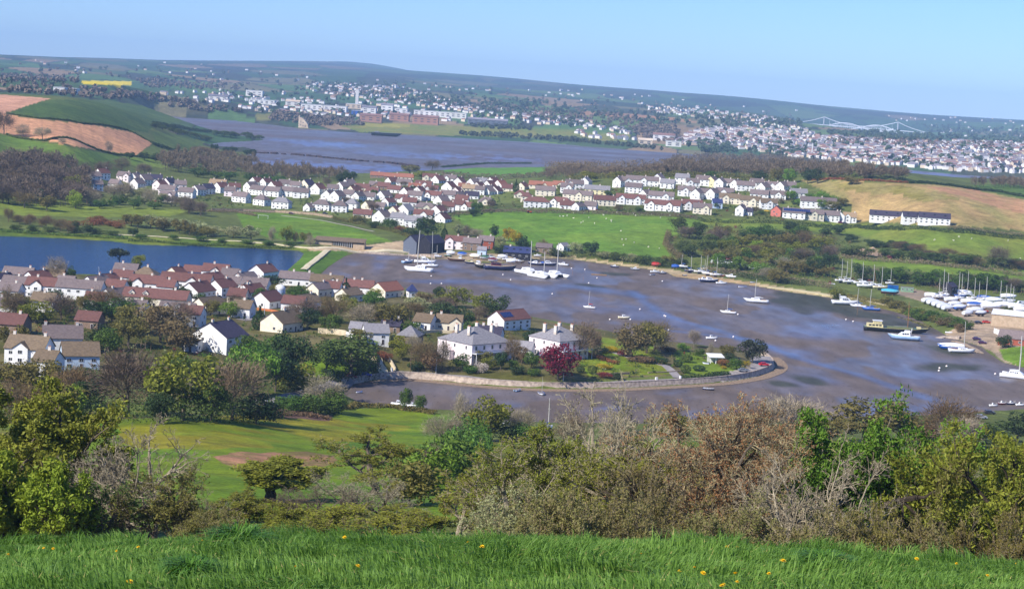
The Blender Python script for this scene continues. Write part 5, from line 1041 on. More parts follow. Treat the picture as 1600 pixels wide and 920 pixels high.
house(650, 393, 16, 10, 6.5, 62, 'grey', 'dark', G4, False, 40, 'dark grey boat barn with a steep gable on the quay', (), False, name='barn', cat='barn', door=False)
house(673, 394, 18, 10, 6.5, 62, 'dark', 'dark', G4, False, 40, 'black boarded barn behind the tall masts on the quay', (), False, name='barn', cat='barn', door=False)
nearh(712, 389, 32, 8, 5.2, -8, 'rose', 'brown', group=G4, chim=(.1,), look='pinkish-white quay house with brown roof right of the barns'); nearh(738, 391, 28, 8, 4.6, -8, 'stone', 'slate', group=G4, chim=(-.3, .3), look='grey-roofed stone workshop in the boatyard'); nearh(760, 388, 22, 8, 4.8, -6, 'brick', 'slate', group=G4, chim=(.3,), look='brick house with slate roof at the boatyard edge')
nearh(753, 399, 14, 5, 3.4, -6, 'blue', 'grey', group=G4, chim=(), look='small pale blue hut among the stored boats', name='hut', cat='hut'); nearh(808, 402, 42, 9, 3.2, -6, 'dark', 'blueroof', group=G4, chim=(-.3,), look='long low shed with blue-grey roof and pale rooflights', rooflights=4, name='shed', cat='shed', door=False)
nearh(850, 394, 24, 7, 3, -8, 'stone', 'slate', group=G4, chim=(), look='small stone cottage under the trees right of the blue-grey shed'); nearh(880, 392, 14, 6, 3, 50, W_, 'grey', group=G4, L=7, chim=(), look='white cottage gable peeping over the shore trees')
# field shelter by the playing field: open front between posts
p = ground(532, 384); s = empty('field_shelter', p, R(-4), 'long low shelter with open bays beside the playing field', 'shelter'); Ls = 77*math.hypot(p[0], p[1])/FPX
MB().box((0, 3, 1.0), (Ls, .3, 4.5)).box((-Ls/2, 0, 1.0), (.3, 6, 4.5)).box((Ls/2, 0, 1.0), (.3, 6, 4.5)).box((-Ls*.32, -2.8, 1), (Ls*.34, .3, 4.5)).box((Ls*.38, -2.8, .4), (Ls*.22, .3, 3.4)).build('wall', WALLM['tan'], s)
mb = MB(); mb.add([(-Ls/2-.5, -4, 3.0), (Ls/2+.5, -4, 3.0), (Ls/2+.5, 4, 4.9), (-Ls/2-.5, 4, 4.9), (-Ls/2-.5, -4, 3.25), (Ls/2+.5, -4, 3.25), (Ls/2+.5, 4, 5.15), (-Ls/2-.5, 4, 5.15)], [(0, 3, 2, 1), (4, 5, 6, 7), (0, 1, 5, 4), (1, 2, 6, 5), (2, 3, 7, 6), (3, 0, 4, 7)]); mb.build('roof', ROOFM['moss'], s)
for k in range(9): MB().box((-Ls*.12+k*Ls*.045, -2.9, 1.2), (.25, .25, 3.8)).build('post', FRAME, s)
# right-hand boatyard sheds
nearh(1610, 512, 105, 16, 5.5, -20, 'tan', 'pale', group=G4, pitch=12, chim=(), look='long tan boat shed with pale sheet roof at the right edge', name='shed', cat='shed', door=False, windows=False)
nearh(1582, 537, 36, 9, 2.8, -25, 'brick', 'slate', group=G4, chim=(), look='low dark-roofed store behind the round bush', name='shed', cat='shed')
nearh(1483, 463, 14, 6, 5.5, 50, 'dark', 'dark', group=G4, L=7, chim=(), look='tall dark wooden hut among the masts', name='hut', cat='hut')
p = ground(1395, 452); q = empty('container', p, R(-12), 'bright blue metal container in the boatyard', 'container'); cb = mat('blue_paint', (20, 96, 168), (16, 80, 140), 1, .5); 
b0 = MB().box((0, 0, 1.3), (6.6, 2.5, 2.6)); [b0.box((-3.1+k*.4, -1.27, 1.3), (.18, .06, 2.4)) for k in range(16)]; b0.build('body', cb, q); MB().box((0, 0, 2.66), (6.8, 2.7, .12)).build('roof', WALLM['grey'], q)
p = ground(1417, 456); q = empty('cabin', p, R(-10), 'pale green portable cabin with small windows beside the blue container', 'cabin'); MB().box((0, 0, 1.4), (7.6, 2.8, 2.7)).build('wall', mat('pale_green_paint', (126, 158, 126), (112, 144, 112), 1, .6), q); MB().box((0, 0, 2.8), (7.9, 3.1, .14)).build('roof', ROOFM['grey'], q)
for x in (-2.6, 0, 2.6): link('window', cached('win', window_mesh), q, (x, -1.43, 1.6), (1.2, 1, 1))
# garden pavilion on the point
p = ground(1117, 567); q = empty('summerhouse', p, R(12), 'white-roofed open summerhouse on the garden lawn of the point', 'summerhouse')
MB().box((-2.6, -2, 1.2), (.3, .3, 3)).box((2.6, -2, 1.2), (.3, .3, 3)).box((0, 2, 1.2), (5.6, .2, 3)).box((2.7, 0, 1.2), (.2, 4, 3)).box((-.3, -2, 1.2), (.25, .3, 3)).build('wall', WALLM['white'], q)
mb = MB(); mb.add([(-3.3, -2.8, 2.6), (3.3, -2.8, 2.6), (3.3, 2.6, 3.5), (-3.3, 2.6, 3.5), (-3.3, -2.8, 2.8), (3.3, -2.8, 2.8), (3.3, 2.6, 3.7), (-3.3, 2.6, 3.7)], [(0, 3, 2, 1), (4, 5, 6, 7), (0, 1, 5, 4), (1, 2, 6, 5), (2, 3, 7, 6), (3, 0, 4, 7)]); mb.build('roof', FRAME, q)
# domed white tank on a plinth in the near village
p = ground(437, 462); q = empty('domed_tank', p, 0, 'round white domed tank behind the white gabled bungalow', 'tank'); MB().tube([(0, 0, -1), (0, 0, 3.2)], 2.6, 20).build('body', mat('blue_white_paint', (190, 206, 232), None, 1, .5), q, False)
MB().ball((0, 0, 3.2), 2.65, 0, 20, 12, (1, 1, .8)).build('dome', FRAME, q, True)
# small pyramid-roofed pavilion by the creek
house(643, 464, 4.5, 4.5, 3.4, 20, 'white', 'blueroof', G3, True, 50, 'small pavilion with blue pyramid roof by the creek', (), True, name='pavilion', cat='pavilion', door=False)
PLACE.update({G1: 'beyond the playing field', G2: 'on the ridge', G3: 'below the lake', G4: 'at the boatyard', 'twin villas on the point': 'on the point', 'modern terraces beside the ploughed hill': 'by the ploughed hill'})
finish_labels(HOUSES)
# ================================================================== BOATS
def paintm(n, a, b=None, rough=0.4): return mat(n, a, b or tuple(int(v*.92) for v in a), 0.7, rough, 0.4, rnd=0.04)
HULLM = dict(white=paintm('white_hull', (232, 232, 232)), blue=paintm('blue_hull', (40, 92, 176)), navy=paintm('navy_hull', (38, 40, 78)), black=paintm('black_hull', (26, 25, 30)), red=paintm('red_hull', (176, 36, 36)), cream=paintm('cream_hull', (226, 214, 176)), maroon=paintm('maroon_hull', (92, 34, 48)), pale=paintm('pale_blue_hull', (150, 178, 210)), brown=paintm('brown_hull', (96, 66, 50)), green=paintm('green_hull', (60, 100, 74)), grey=paintm('grey_hull', (120, 124, 132)))
DECK = paintm('pale_deck', (222, 218, 206)); TEAK = paintm('wood_deck', (150, 118, 84), None, .7); ALLOY = mat('mast_alloy', (200, 196, 186), (176, 172, 164), 3, .4, .5); WOODM = mat('varnished_spar', (150, 104, 60), None, 4, .5); RIG = mat('rigging_wire', (110, 108, 104), None, 4, .5)
COVERM = dict(white=paintm('white_cover', (226, 226, 226), None, .8), blue=paintm('blue_cover', (36, 84, 164), None, .8), teal=paintm('teal_cover', (70, 170, 190), None, .8), red=paintm('red_cover', (190, 44, 44), None, .8), green=paintm('green_cover', (52, 92, 66), None, .8), maroon=paintm('maroon_cover', (96, 30, 46), None, .8))
def hull_mb(L, B, F, sheer=0.25, transom=0.72, n=11, z0=0.0, fine=1.0, mi_deck=1, y0=0.0):
    """bow towards +X; closed hull with its deck"""
    mb = MB(); rings = []
    for i in range(n):
        t = i/(n-1); x = -L/2+L*t
        w = B/2*(transom+(1-transom)*math.sin(min(t/0.45, 1)*math.pi/2) if t < 0.45 else max(0.02, math.cos((t-0.45)/0.55*math.pi/2)**(0.75*fine)))
        zs = F*(1+sheer*((t-0.35)**2*2.2)); kz = z0+0.0*t+(F*0.55*max(0, (t-0.82)/0.18)**2)
        rake = 0.06*L*max(0, t-0.8)/0.2
        rings.append([(x, y0+0, kz), (x, y0+w*0.72, kz+F*0.18), (x+rake*.5, y0+w*0.95, kz+F*.5), (x+rake, y0+w, z0+zs), (x+rake, y0+w*.93, z0+zs+.03), (x+rake, y0, z0+zs+.06), (x+rake, y0-w*.93, z0+zs+.03), (x+rake, y0-w, z0+zs), (x+rake*.5, y0-w*0.95, kz+F*.5), (x, y0-w*0.72, kz+F*0.18)])
    mb.loft(rings)
    f = mb.m[0].reshape(n-1, 10); f[:, 4:6] = mi_deck; f[:, 3] = mi_deck; f[:, 6] = mi_deck
    return mb
def cabin_mb(x0, x1, w0, w1, z0, h, slope=0.5, y0=0.0):
    mb = MB(); k = 0.82
    v = [(x0, y0-w0/2, z0), (x1, y0-w1/2, z0), (x1, y0+w1/2, z0), (x0, y0+w0/2, z0), (x0+.1, y0-w0/2*k, z0+h), (x1-slope*h, y0-w1/2*k, z0+h*.85), (x1-slope*h, y0+w1/2*k, z0+h*.85), (x0+.1, y0+w0/2*k, z0+h)]
    return mb.add(v, [(0, 1, 5, 4), (1, 2, 6, 5), (2, 3, 7, 6), (3, 0, 4, 7), (4, 5, 6, 7)])
def cabin_windows(par, x0, x1, w, z, n, h=0.34, y0=0.0):
    for s in (-1, 1):
        for k in range(n):
            xc = x0+(x1-x0)*(k+.5)/n
            MB().box((xc, y0+s*(w/2*.925), z), ((x1-x0)/n*.7, .07, h)).build('window', GLASS, par)
def mast_on(o, x, z, h, r=0.09, boom=0.0, cover=None, L=8, wood=False, rigging=True, B=2.4, y0=0.0):
    m_ = MB().tube([(x, y0, z-.3), (x, y0, z+h*.5), (x-.02*h, y0, z+h)], [r, r, r*.7], 7)
    m_.box((x, y0, z+h*.62), (.08, B*.42, .06)); mo = m_.build('mast', WOODM if wood else ALLOY, o)
    if boom:
        bm_ = MB().tube([(x, y0, z+1.1), (x-boom, y0, z+1.0)], [.06, .05], 6).build('boom', ALLOY, mo)
        if cover: MB().tube([(x-.1, y0, z+1.28), (x-boom*.5, y0, z+1.26), (x-boom*.95, y0, z+1.14)], [.2, .19, .1], 8).build('sail_cover', COVERM[cover], mo)
    if rigging:
        for a, b in (((x, y0, z+h*.96), (L*.5, y0, z+.1)), ((x, y0, z+h*.96), (-L*.48, y0, z))): MB().tube([a, b], .018, 3).build('stay', RIG, mo)
        for s in (-1, 1): MB().tube([(x, y0, z+h*.9), (x, y0+s*B*.2, z+h*.62), (x-.1, y0+s*B*.46, z)], .018, 3).build('shroud', RIG, mo)
    return mo
BOATS = {}
BG = 'boats about the creek'
def boat_at(px, py, heading, name, label, group, cat, lift=0.0):
    p = ground(px, py); o = empty(name, (p[0], p[1], max(p[2], 0)+lift), R(heading), label, cat, group)
    return o, math.hypot(p[0], p[1])
def yacht(px, py, w, heading, label, top=None, hull='white', cover='blue', group=BG, props=False, B=None, mast=True, cabin='white', name='sailing_boat', wood=False):
    o, d = boat_at(px, py, heading, name, label, group, 'boat', 1.0 if props else 0.0)
    L = w*d/FPX/max(.45, abs(math.cos(R(heading)))); L = min(L*(1.15 if props else 1), 15); B = B or L*.32; F = L*.115+.25
    hull_mb(L, B, F, .3, .62).build('hull', [HULLM[hull], DECK], o, True)
    c = cabin_mb(-L*.12, L*.26, B*.62, B*.38, F*1.0, L*.055+.15).build('cabin', HULLM[cabin], o); cabin_windows(c, -L*.08, L*.14, B*.62, F+L*.03+.06, 3, .2)
    MB().box((-L*.28, 0, F+.12), (L*.22, B*.55, .25)).box((-L*.28, 0, F+.2), (L*.18, B*.34, .12)).build('cockpit', TEAK, o)
    MB().box((-.02*L, 0, -.55 if props else .05), (L*.3, .16, 1.1 if props else .5)).build('keel', HULLM['navy'], o)
    MB().box((-L*.47, 0, F*.35), (.12, .08, F*.9)).build('rudder', HULLM['navy'], o)
    if mast:
        h = (at_d(px, top, d)[2]-o.location.z-F) if top else L*1.25
        mast_on(o, L*.08, F+.1, h, .11+.004*L, L*.36, cover, L, wood, True, B)
    if props:
        for s in (-1, 1):
            for x in (-L*.25, L*.2): MB().tube([(x, s*B*.75, -1.0), (x, s*B*.4, F*.4)], .07, 5).build('prop', RIG, o)
    return o
def cruiser(px, py, w, heading, label, hull='white', group=BG, props=False, fly=False, top='white', name='motor_boat', cover=None):
    o, d = boat_at(px, py, heading, name, label, group, 'boat', .6 if props else 0.0)
    L = min(w*d/FPX/max(.45, abs(math.cos(R(heading)))), 15); B = L*.34; F = L*.12+.3
    hull_mb(L, B, F, .35, .85).build('hull', [HULLM[hull], DECK], o, True)
    h = L*.1+.5; c = cabin_mb(-L*.16, L*.24, B*.74, B*.5, F, h, .9).build('cabin', HULLM[top], o); cabin_windows(c, -L*.13, L*.1, B*.74, F+h*.58, 3, h*.34)
    MB().box((L*.14, 0, F+h*.58), (.1, B*.44, h*.36)).build('windscreen', GLASS, o)
    if fly:
        MB().box((-L*.08, 0, F+h+.35), (L*.2, B*.55, .7), 0, 0, .85).build('flybridge', HULLM['white'], o); MB().tube([(-L*.18, -B*.3, F), (-L*.22, -B*.26, F+h*1.9), (-L*.22, B*.26, F+h*1.9), (-L*.18, B*.3, F)], .1, 6).build('radar_arch', HULLM['white'], o)
    if cover: MB().ball((-L*.3, 0, F+.1), 1, 0, 10, 6, (L*.17, B*.42, .8)).build('cover', COVERM[cover], o, True)
    MB().tube([(L*.2, -B*.4, F+.6), (L*.46, -B*.12, F+.85), (L*.46, B*.12, F+.85), (L*.2, B*.4, F+.6)], .03, 4).build('rail', ALLOY, o)
    if props:
        for x in (-L*.25, L*.18): MB().box((x, 0, -.3), (.4, B*.5, .7)).build('chock', TEAK, o)
    return o
def catamaran(px, py, w, heading, label, top=None, group=BG, cover=None, hulls=2, hullc='white', name='catamaran', beam=.55):
    o, d = boat_at(px, py, heading, name, label, group, 'boat')
    L = min(w*d/FPX/max(.5, abs(math.cos(R(heading)))), 17); B = L*beam; F = L*.10+.35
    for s in ((-1, 1) if hulls == 2 else (-1, 0, 1)): hull_mb(L*(1 if s or hulls == 2 else 1.05), L*.11+(.5 if s == 0 else 0), F*(1 if s or hulls == 2 else 1.15), .2, .7, y0=s*B*.42).build('hull', [HULLM[hullc], DECK], o, True)
    MB().box((-L*.08, 0, F*.92), (L*.55, B*.8, .35)).build('bridge_deck', DECK, o)
    c = cabin_mb(-L*.22, L*.22, B*.62, B*.46, F+.1, L*.07+.35, 1.1).build('cabin', HULLM['white'], o); cabin_windows(c, -L*.2, L*.08, B*.62, F+L*.04+.3, 4, .35)
    if cover: MB().ball((-L*.1, 0, F+.9), 1, 0, 12, 6, (L*.34, B*.42, 1.3)).build('cover', COVERM[cover], o, True)
    if top is not None: mast_on(o, L*.08, F+.4, at_d(px, top, d)[2]-F-.4, .28, L*.34, 'white', L, False, True, B)
    return o
def dinghy(px, py, w, heading, label, hull='white', inside='pale', group='small boats about the creek', mast=None, name='dinghy', upturned=False):
    o, d = boat_at(px, py, heading, name, label, group, 'dinghy'); L = max(2.6, w*d/FPX/max(.5, abs(math.cos(R(heading))))); B = L*.4; F = .55
    h = hull_mb(L, B, F, .4, .75).build('hull', [HULLM[hull], HULLM['grey']], o, True)
    if upturned: h.rotation_euler = (math.pi, 0, 0); h.location.z = .62
    else:
        for x in (-L*.25, 0, L*.2): MB().box((x, 0, F+.08), (.25, B*.72, .06)).build('thwart', TEAK, o)
        MB().tube([(-L*.5, -B*.37, F+.1), (-L*.1, -B*.5, F+.07), (L*.2, -B*.46, F+.1), (L*.52, 0, F+.22), (L*.2, B*.46, F+.1), (-L*.1, B*.5, F+.07), (-L*.5, B*.37, F+.1)], .05, 5).build('gunwale', HULLM['white' if hull != 'white' else 'blue'], o)
        MB().box((-L*.53, 0, F*.8), (.25, .3, .7)).build('outboard', HULLM['black'], o)
    if mast: mast_on(o, L*.1, F, mast, .05, 0, None, L, False, False)
    return o
def covered(px, py, w, heading, label, cover='white', hull='white', group='laid-up boats in the boatyards'):
    """a boat laid up ashore on chocks under its winter cover"""
    o, d = boat_at(px, py, heading, 'laid_up_boat', label, group, 'boat', .7); L = min(1.2*w*d/FPX/max(.5, abs(math.cos(R(heading)))), 12); B = L*.36; F = L*.14+.3
    hull_mb(L, B, F, .3, .75).build('hull', [HULLM[hull], DECK], o, True)
    mb = MB(); rg = []
    for t in np.linspace(0, 1, 7):
        x = -L*.5+L*t*1.02; ww = B*.5*(.8+.25*math.sin(min(t/.5, 1)*1.57) if t < .55 else max(.06, math.cos((t-.55)/.45*1.5))); hh = F+.25+.9*math.sin(math.pi*(t*.8+.15))
        rg.append([(x, -ww, F*.8), (x, -ww*.8, F+.2+.2*hh*.3), (x, 0, hh+.2), (x, ww*.8, F+.2+.2*hh*.3), (x, ww, F*.8)])
    mb.loft(rg); mb.build('cover', COVERM[cover], o)
    for x in (-L*.25, L*.15): MB().box((x, 0, -.35), (.4, B*.5, .75)).build('chock', TEAK, o)
    return o
# ---- afloat and aground in the creek
yacht(921, 482, 19, 172, 'small white sloop with red trim alone in the middle of the creek', 455, 'white', 'red')
cruiser(975, 498, 19, 5, 'small cream motor cruiser right of the lone sloop', 'cream')
yacht(1138, 490, 24, 170, 'white sloop in mid creek below the larger white ketch', 460)
yacht(1182, 473, 37, 172, 'large white ketch moored near the far shore', 436, 'white', 'white')
cruiser(1112, 530, 18, 8, 'white cabin boat off the garden of the point', 'white')
catamaran(655, 424, 42, 176, 'long white trimaran lying across the quay with the tallest mast', 360, hulls=3)
cruiser(664, 412, 34, 2, 'white motor yacht on the inner side of the trimaran', 'white', fly=True)
yacht(672, 417, 26, -4, 'white sloop between the motor yacht and the trimaran', 362); yacht(637, 411, 14, 60, 'small pale grey cutter left of the trimaran', 390, 'pale', 'white'); yacht(681, 402, 18, 0, 'small sloop behind the trimaran by the quay wall', 383, 'white', 'white')
catamaran(826, 428, 30, -52, 'white catamaran with tall mast, leftmost of the three moored together', 376); catamaran(847, 434, 30, -48, 'white catamaran with low mast in the middle of the three moored together', 393); catamaran(868, 433, 26, -60, 'white catamaran with thin tall mast, rightmost of the three moored together', 379)
cruiser(856, 415, 26, 4, 'boat under a bright blue awning behind the three catamarans', 'navy', cover='blue'); cruiser(836, 414, 22, 170, 'white and navy motor boat behind the left catamaran', 'navy'); cruiser(880, 415, 16, 165, 'white speedboat with red stripe right of the catamarans', 'white')
def hulk(px, py, w, heading, label, hull, cab, mast=None, cabc='cream'):
    o, d = boat_at(px, py, heading, 'fishing_boat', label, BG, 'boat'); L = min(w*d/FPX/max(.5, abs(math.cos(R(heading)))), 20); B = L*.28; F = L*.11+.5
    hull_mb(L, B, F, .5, .6).build('hull', [HULLM[hull], TEAK], o, True)
    MB().tube([(-L*.5, -B*.3, F*1.1), (0, -B*.5, F*1.0), (L*.35, -B*.36, F*1.15), (L*.55, 0, F*1.4), (L*.35, B*.36, F*1.15), (0, B*.5, F*1.0), (-L*.5, B*.3, F*1.1)], .12, 5).build('gunwale', HULLM['cream'], o)
    c = cabin_mb(-L*.3, -L*.3+L*cab, B*.6, B*.55, F, 1.9, .1).build('wheelhouse', HULLM[cabc], o); cabin_windows(c, -L*.29, -L*.3+L*cab*.95, B*.6, F+1.3, 2, .5)
    if mast: mast_on(o, L*.15, F, mast, .11, L*.25, None, L, True, True, B)
    return o
hulk(713, 408, 27, 176, 'dark wooden trawler hull, leftmost along the quay', 'brown', .18, None, 'white'); hulk(734, 412, 15, 178, 'short dark blue workboat between the trawler hulls', 'navy', .25, None); hulk(749, 418, 17, -70, 'white and black fishing boat bow-on at the quay', 'black', .28, 7.5, 'white'); hulk(781, 422, 47, 4, 'big navy wooden hulk with maroon deckhouse', 'navy', .34, None, 'maroon')
for px, py, w, h, c, lb in ((766, 405, 14, 8, 'white', 'white boat laid up nearest the pale blue hut'), (778, 407, 13, 0, 'cream', 'cream boat laid up behind the navy hulk'), (792, 408, 15, 6, 'white', 'white boat laid up before the blue-grey shed, left'), (803, 409, 14, 175, 'white', 'white boat laid up before the blue-grey shed, right'), (812, 412, 14, 10, 'brown', 'brown wooden boat ashore beside the left catamaran'), (700, 402, 12, 0, 'green', 'green workboat on the quay left of the trawler hull'), (840, 402, 12, 4, 'white', 'white launch on the beach right of the blue-grey shed')):
    cruiser(px, py, w, h, lb, c, 'boats along the quay', True)
p = ground(936, 430); q = empty('pontoon', p, R(-4), 'long dark floating pontoon in the upper creek', 'pontoon'); MB().box((0, 0, .35), (9.5, 2, .5)).build('deck', TEAK, q); [MB().box((x, 0, .05), (1.6, 1.8, .5)).build('float', HULLM['black'], q) for x in (-3.6, 0, 3.6)]
cruiser(960, 418, 13, 175, 'dark blue cabin boat moored near the beach', 'navy'); cruiser(992, 422, 14, 178, 'grey launch moored right of the dark blue cabin boat', 'grey'); cruiser(1023, 426, 14, 8, 'white cabin boat, upper of the three rafted together', 'white'); dinghy(1019, 430, 9, 40, 'white dinghy astern of the three rafted boats'); cruiser(1035, 428, 13, 5, 'navy launch, right of the three rafted together', 'navy')
covered(1025, 417, 12, 0, 'laid-up boat under a red cover alone on the beach', 'red', 'red'); covered(1055, 420, 10, 0, 'laid-up boat under a blue cover near the sand spit', 'blue', 'blue')
SG = 'boats ashore by the sand spit'
for px, py, w, h, hl, tp, lb in ((1066, 420, 15, 176, 'white', 398, 'white sloop ashore, furthest left above the spit'), (1078, 427, 15, 4, 'navy', 400, 'navy sloop ashore on the crown of the spit'), (1093, 428, 16, 8, 'white', 399, 'white sloop ashore right of the navy one'), (1105, 431, 15, 174, 'white', 398, 'white sloop ashore under the scrub bank'), (1118, 433, 15, 5, 'white', 402, 'white sloop ashore left of the small red boat'), (1100, 424, 12, 10, 'cream', 406, 'cream sloop ashore high on the bank')):
    yacht(px, py, w, h, lb, tp, hl, 'blue', SG, True)
cruiser(1128, 433, 9, 0, 'small red boat ashore on the strand', 'red', SG, True); cruiser(1142, 435, 16, 170, 'white launch ashore right of the small red boat', 'white', SG, True); cruiser(1108, 441, 28, 8, 'large navy and white motor boat below the sand spit', 'navy', SG); cruiser(1099, 438, 15, 12, 'white cabin boat behind the large navy motor boat', 'white', SG)
cruiser(1127, 444, 17, 6, 'white speedboat right of the large navy motor boat', 'white', SG); dinghy(1160, 449, 14, 4, 'long white rowing boat on the strand'); dinghy(1176, 442, 8, 0, 'white dinghy at the path edge right of the long rowing boat'); dinghy(1070, 431, 7, 20, 'grey dinghy on the tip of the sand spit', 'grey')
CG = 'laid-up boats in the boatyards'
for px, py, w, c, h, lb in ((1118, 413, 12, 'white', 20, 'laid-up boat under a white cover high among the scrub masts'), (1128, 415, 12, 'white', 70, 'laid-up boat with tall white cover left of the red-covered one'), (1134, 409, 16, 'red', 5, 'laid-up boat under a long red cover in the scrub'), (1140, 417, 18, 'white', 5, 'laid-up boat under a wide white cover below the red-covered one'), (1163, 419, 15, 'white', 30, 'laid-up boat under a peaked white cover in the scrub clearing'), (1178, 422, 14, 'white', 5, 'laid-up boat under a low white cover, right in the scrub clearing')): covered(px, py, w, h, lb, c, 'white', CG)
cruiser(1320, 476, 43, 6, 'big white motor cruiser with flybridge by the yellow path', 'white', fly=True, cover='navy' if False else None); yacht(1341, 480, 24, 174, 'white sloop between the big cruiser and the blue boat', 450); yacht(1361, 485, 27, 176, 'bright blue sloop with blue cover under the yellow path', 452, 'blue', 'blue', cabin='blue')
YG = 'yachts laid up in the upper yard'
for px, py, w, tp, h, hl, lb in ((1313, 442, 15, 404, 20, 'white', 'thickest of the pale masts'), (1321, 441, 14, 408, 15, 'white', 'short mast'), (1327, 444, 18, 403, 10, 'white', 'tall thin mast'), (1345, 446, 20, 409, 8, 'white', 'mast carrying a radar dome'), (1362, 450, 22, 413, 5, 'white', 'mast beside the leaning spar'), (1375, 453, 20, 417, 8, 'cream', 'mast nearest the blue container'), (1390, 446, 12, 420, 0, 'white', 'faint mast behind the blue container')):
    yacht(px, py, w, h, f'white yacht laid up in the upper yard, {lb}', tp, hl, 'white', YG, True)
MB_ = ground(1369, 442); q = empty('derrick', MB_, 0, 'leaning wooden spar rigged as a derrick in the upper yard', 'derrick'); MB().tube([(0, 0, 0), (-2.2, 0, 10.5)], [.16, .1], 6).build('spar', WOODM, q); MB().tube([(-2.2, 0, 10.5), (2.5, 0, 0)], .03, 4).build('guy_wire', RIG, q)
cruiser(1352, 450, 26, 6, 'white motor boat with red stripe in the upper yard', 'white', YG, True, fly=True); covered(1390, 461, 22, -5, 'laid-up maroon-hulled boat under a teal cover before the blue container', 'teal', 'maroon'); dinghy(1300, 444, 10, 0, 'upturned white dinghy in the scrub left of the upper yard', upturned=True)
YLOW = 'yachts laid up in the lower yard'
for i, (px, py, w, tp, h, hl) in enumerate(((1465, 468, 16, 434, 10, 'white'), (1471, 466, 20, 420, 5, 'white'), (1476, 470, 15, 440, 12, 'navy'), (1478, 464, 18, 426, 5, 'white'), (1495, 470, 20, 425, 8, 'white'), (1500, 466, 16, 427, 4, 'blue'), (1509, 464, 18, 423, 10, 'white'), (1520, 470, 18, 434, 6, 'white'), (1527, 474, 16, 440, 4, 'cream'), (1538, 472, 20, 432, 8, 'white'), (1560, 474, 22, 438, 5, 'white'), (1569, 478, 20, 445, 5, 'navy'), (1576, 474, 18, 443, 8, 'white'), (1580, 480, 20, 447, 4, 'white'))):
    yacht(px, py, w, h, f'{hl} yacht laid up in the lower yard, mast {ordinal(i, 14)} of that row', tp, hl, 'white' if i % 2 else 'blue', YLOW, True)
for i, (px, py) in enumerate(((1450, 474), (1458, 477), (1466, 480), (1474, 483), (1481, 486))): covered(px, py, 17, 38, f'laid-up boat under a white cover, {ordinal(i, 5)} of the slanting row of five', 'white', 'white', CG)
for px, py, w, c, h, lb in ((1505, 462, 20, 'white', 0, 'laid-up boat under a domed white cover below the tall masts'), (1537, 470, 18, 'blue', 0, 'laid-up boat under a high blue tarpaulin in the lower yard'), (1500, 485, 18, 'white', 35, 'laid-up blue-hulled boat at the scrub edge of the lower yard'), (1535, 480, 26, 'white', 8, 'laid-up boat under a long white cover behind the red tractor'), (1548, 484, 26, 'white', 6, 'laid-up boat under a white cover left of the pale shed roof'), (1568, 482, 26, 'white', 12, 'laid-up boat with white cover just above the pale shed roof'), (1588, 484, 22, 'white', 10, 'laid-up boat with white cover, furthest right above the pale shed roof'), (1524, 490, 22, 'white', 30, 'laid-up boat with pointed white cover left of the red tractor'), (1533, 494, 15, 'white', 35, 'laid-up navy-hulled boat below the red tractor'), (1455, 466, 18, 'white', 4, 'laid-up boat under a flat white cover at the left end of the lower yard'), (1486, 473, 18, 'white', 20, 'laid-up boat under a white cover right of the slanting row'), (1492, 480, 18, 'white', 30, 'laid-up boat under a white cover below the slanting row end'), (1513, 476, 20, 'white', 6, 'laid-up boat under a white cover before the domed one'), (1523, 481, 20, 'blue', 10, 'laid-up boat under a blue cover in the middle of the lower yard'), (1552, 474, 22, 'white', 4, 'laid-up boat under a white cover behind the long covered one'), (1575, 468, 20, 'white', 6, 'laid-up boat under a white cover by the yard back hedge'), (1597, 489, 22, 'white', 8, 'laid-up boat under a white cover at the frame edge of the lower yard'), (1512, 494, 15, 'white', 40, 'laid-up small boat under a white cover by the yard scrub')):
    covered(px, py, w, h, lb, c, 'navy' if 'navy' in lb else 'blue' if 'blue-h' in lb else 'white', CG)
for px, py, w, c, h, lb in ((704, 399, 11, 'white', 0, 'laid-up boat under a white cover beside the pinkish quay house'), (722, 401, 12, 'blue', 8, 'laid-up boat under a blue cover before the stone workshop'), (741, 404, 12, 'white', 174, 'laid-up cream boat left of the pale blue hut'), (757, 406, 12, 'green', 4, 'laid-up boat under a green cover at the quay edge'), (785, 405, 12, 'white', 12, 'laid-up boat under a white cover left of the blue-grey shed'), (820, 407, 13, 'white', 176, 'laid-up boat under a white cover at the right end of the blue-grey shed'), (770, 410, 12, 'maroon', 0, 'laid-up boat under a maroon cover above the navy hulk'), (798, 412, 12, 'white', 5, 'laid-up boat under a white cover right of the navy hulk')): covered(px, py, w, h, lb, c, 'cream' if 'cream' in lb else 'white', CG)
# ---- the long black barge
o, d = boat_at(1398, 519, -3, 'barge', 'long black barge with yellow deckhouse lying along the right bank', BG, 'barge'); L = 31
hull_mb(L, 5.2, 2.0, .5, .8, 15, 0, .6).build('hull', [HULLM['black'], HULLM['green']], o, True)
MB().tube([(-L*.5, -2.2, 2.25), (-L*.2, -2.65, 2.1), (L*.3, -2.6, 2.25), (L*.53, -.3, 3.0), (L*.53, .3, 3.0), (L*.3, 2.6, 2.25), (-L*.2, 2.65, 2.1), (-L*.5, 2.2, 2.25)], .10, 5).build('rubbing_band', mat('yellow_band', (196, 184, 124), None, 2, .6), o)
yc = mat('yellow_deckhouse', (214, 200, 150), (196, 182, 132), 1.5, .6); c = cabin_mb(-L*.46, -L*.20, 3.6, 3.8, 2.1, 1.9, .1).build('deckhouse', yc, o); cabin_windows(c, -L*.44, -L*.22, 3.8, 3.2, 4, .7); MB().box((-L*.29, 0, 4.6), (4.2, 3.0, 1.3)).build('wheelhouse', yc, o); MB().box((-L*.29, 0, 5.4), (4.8, 3.5, .18)).build('wheelhouse_roof', HULLM['white'], o)
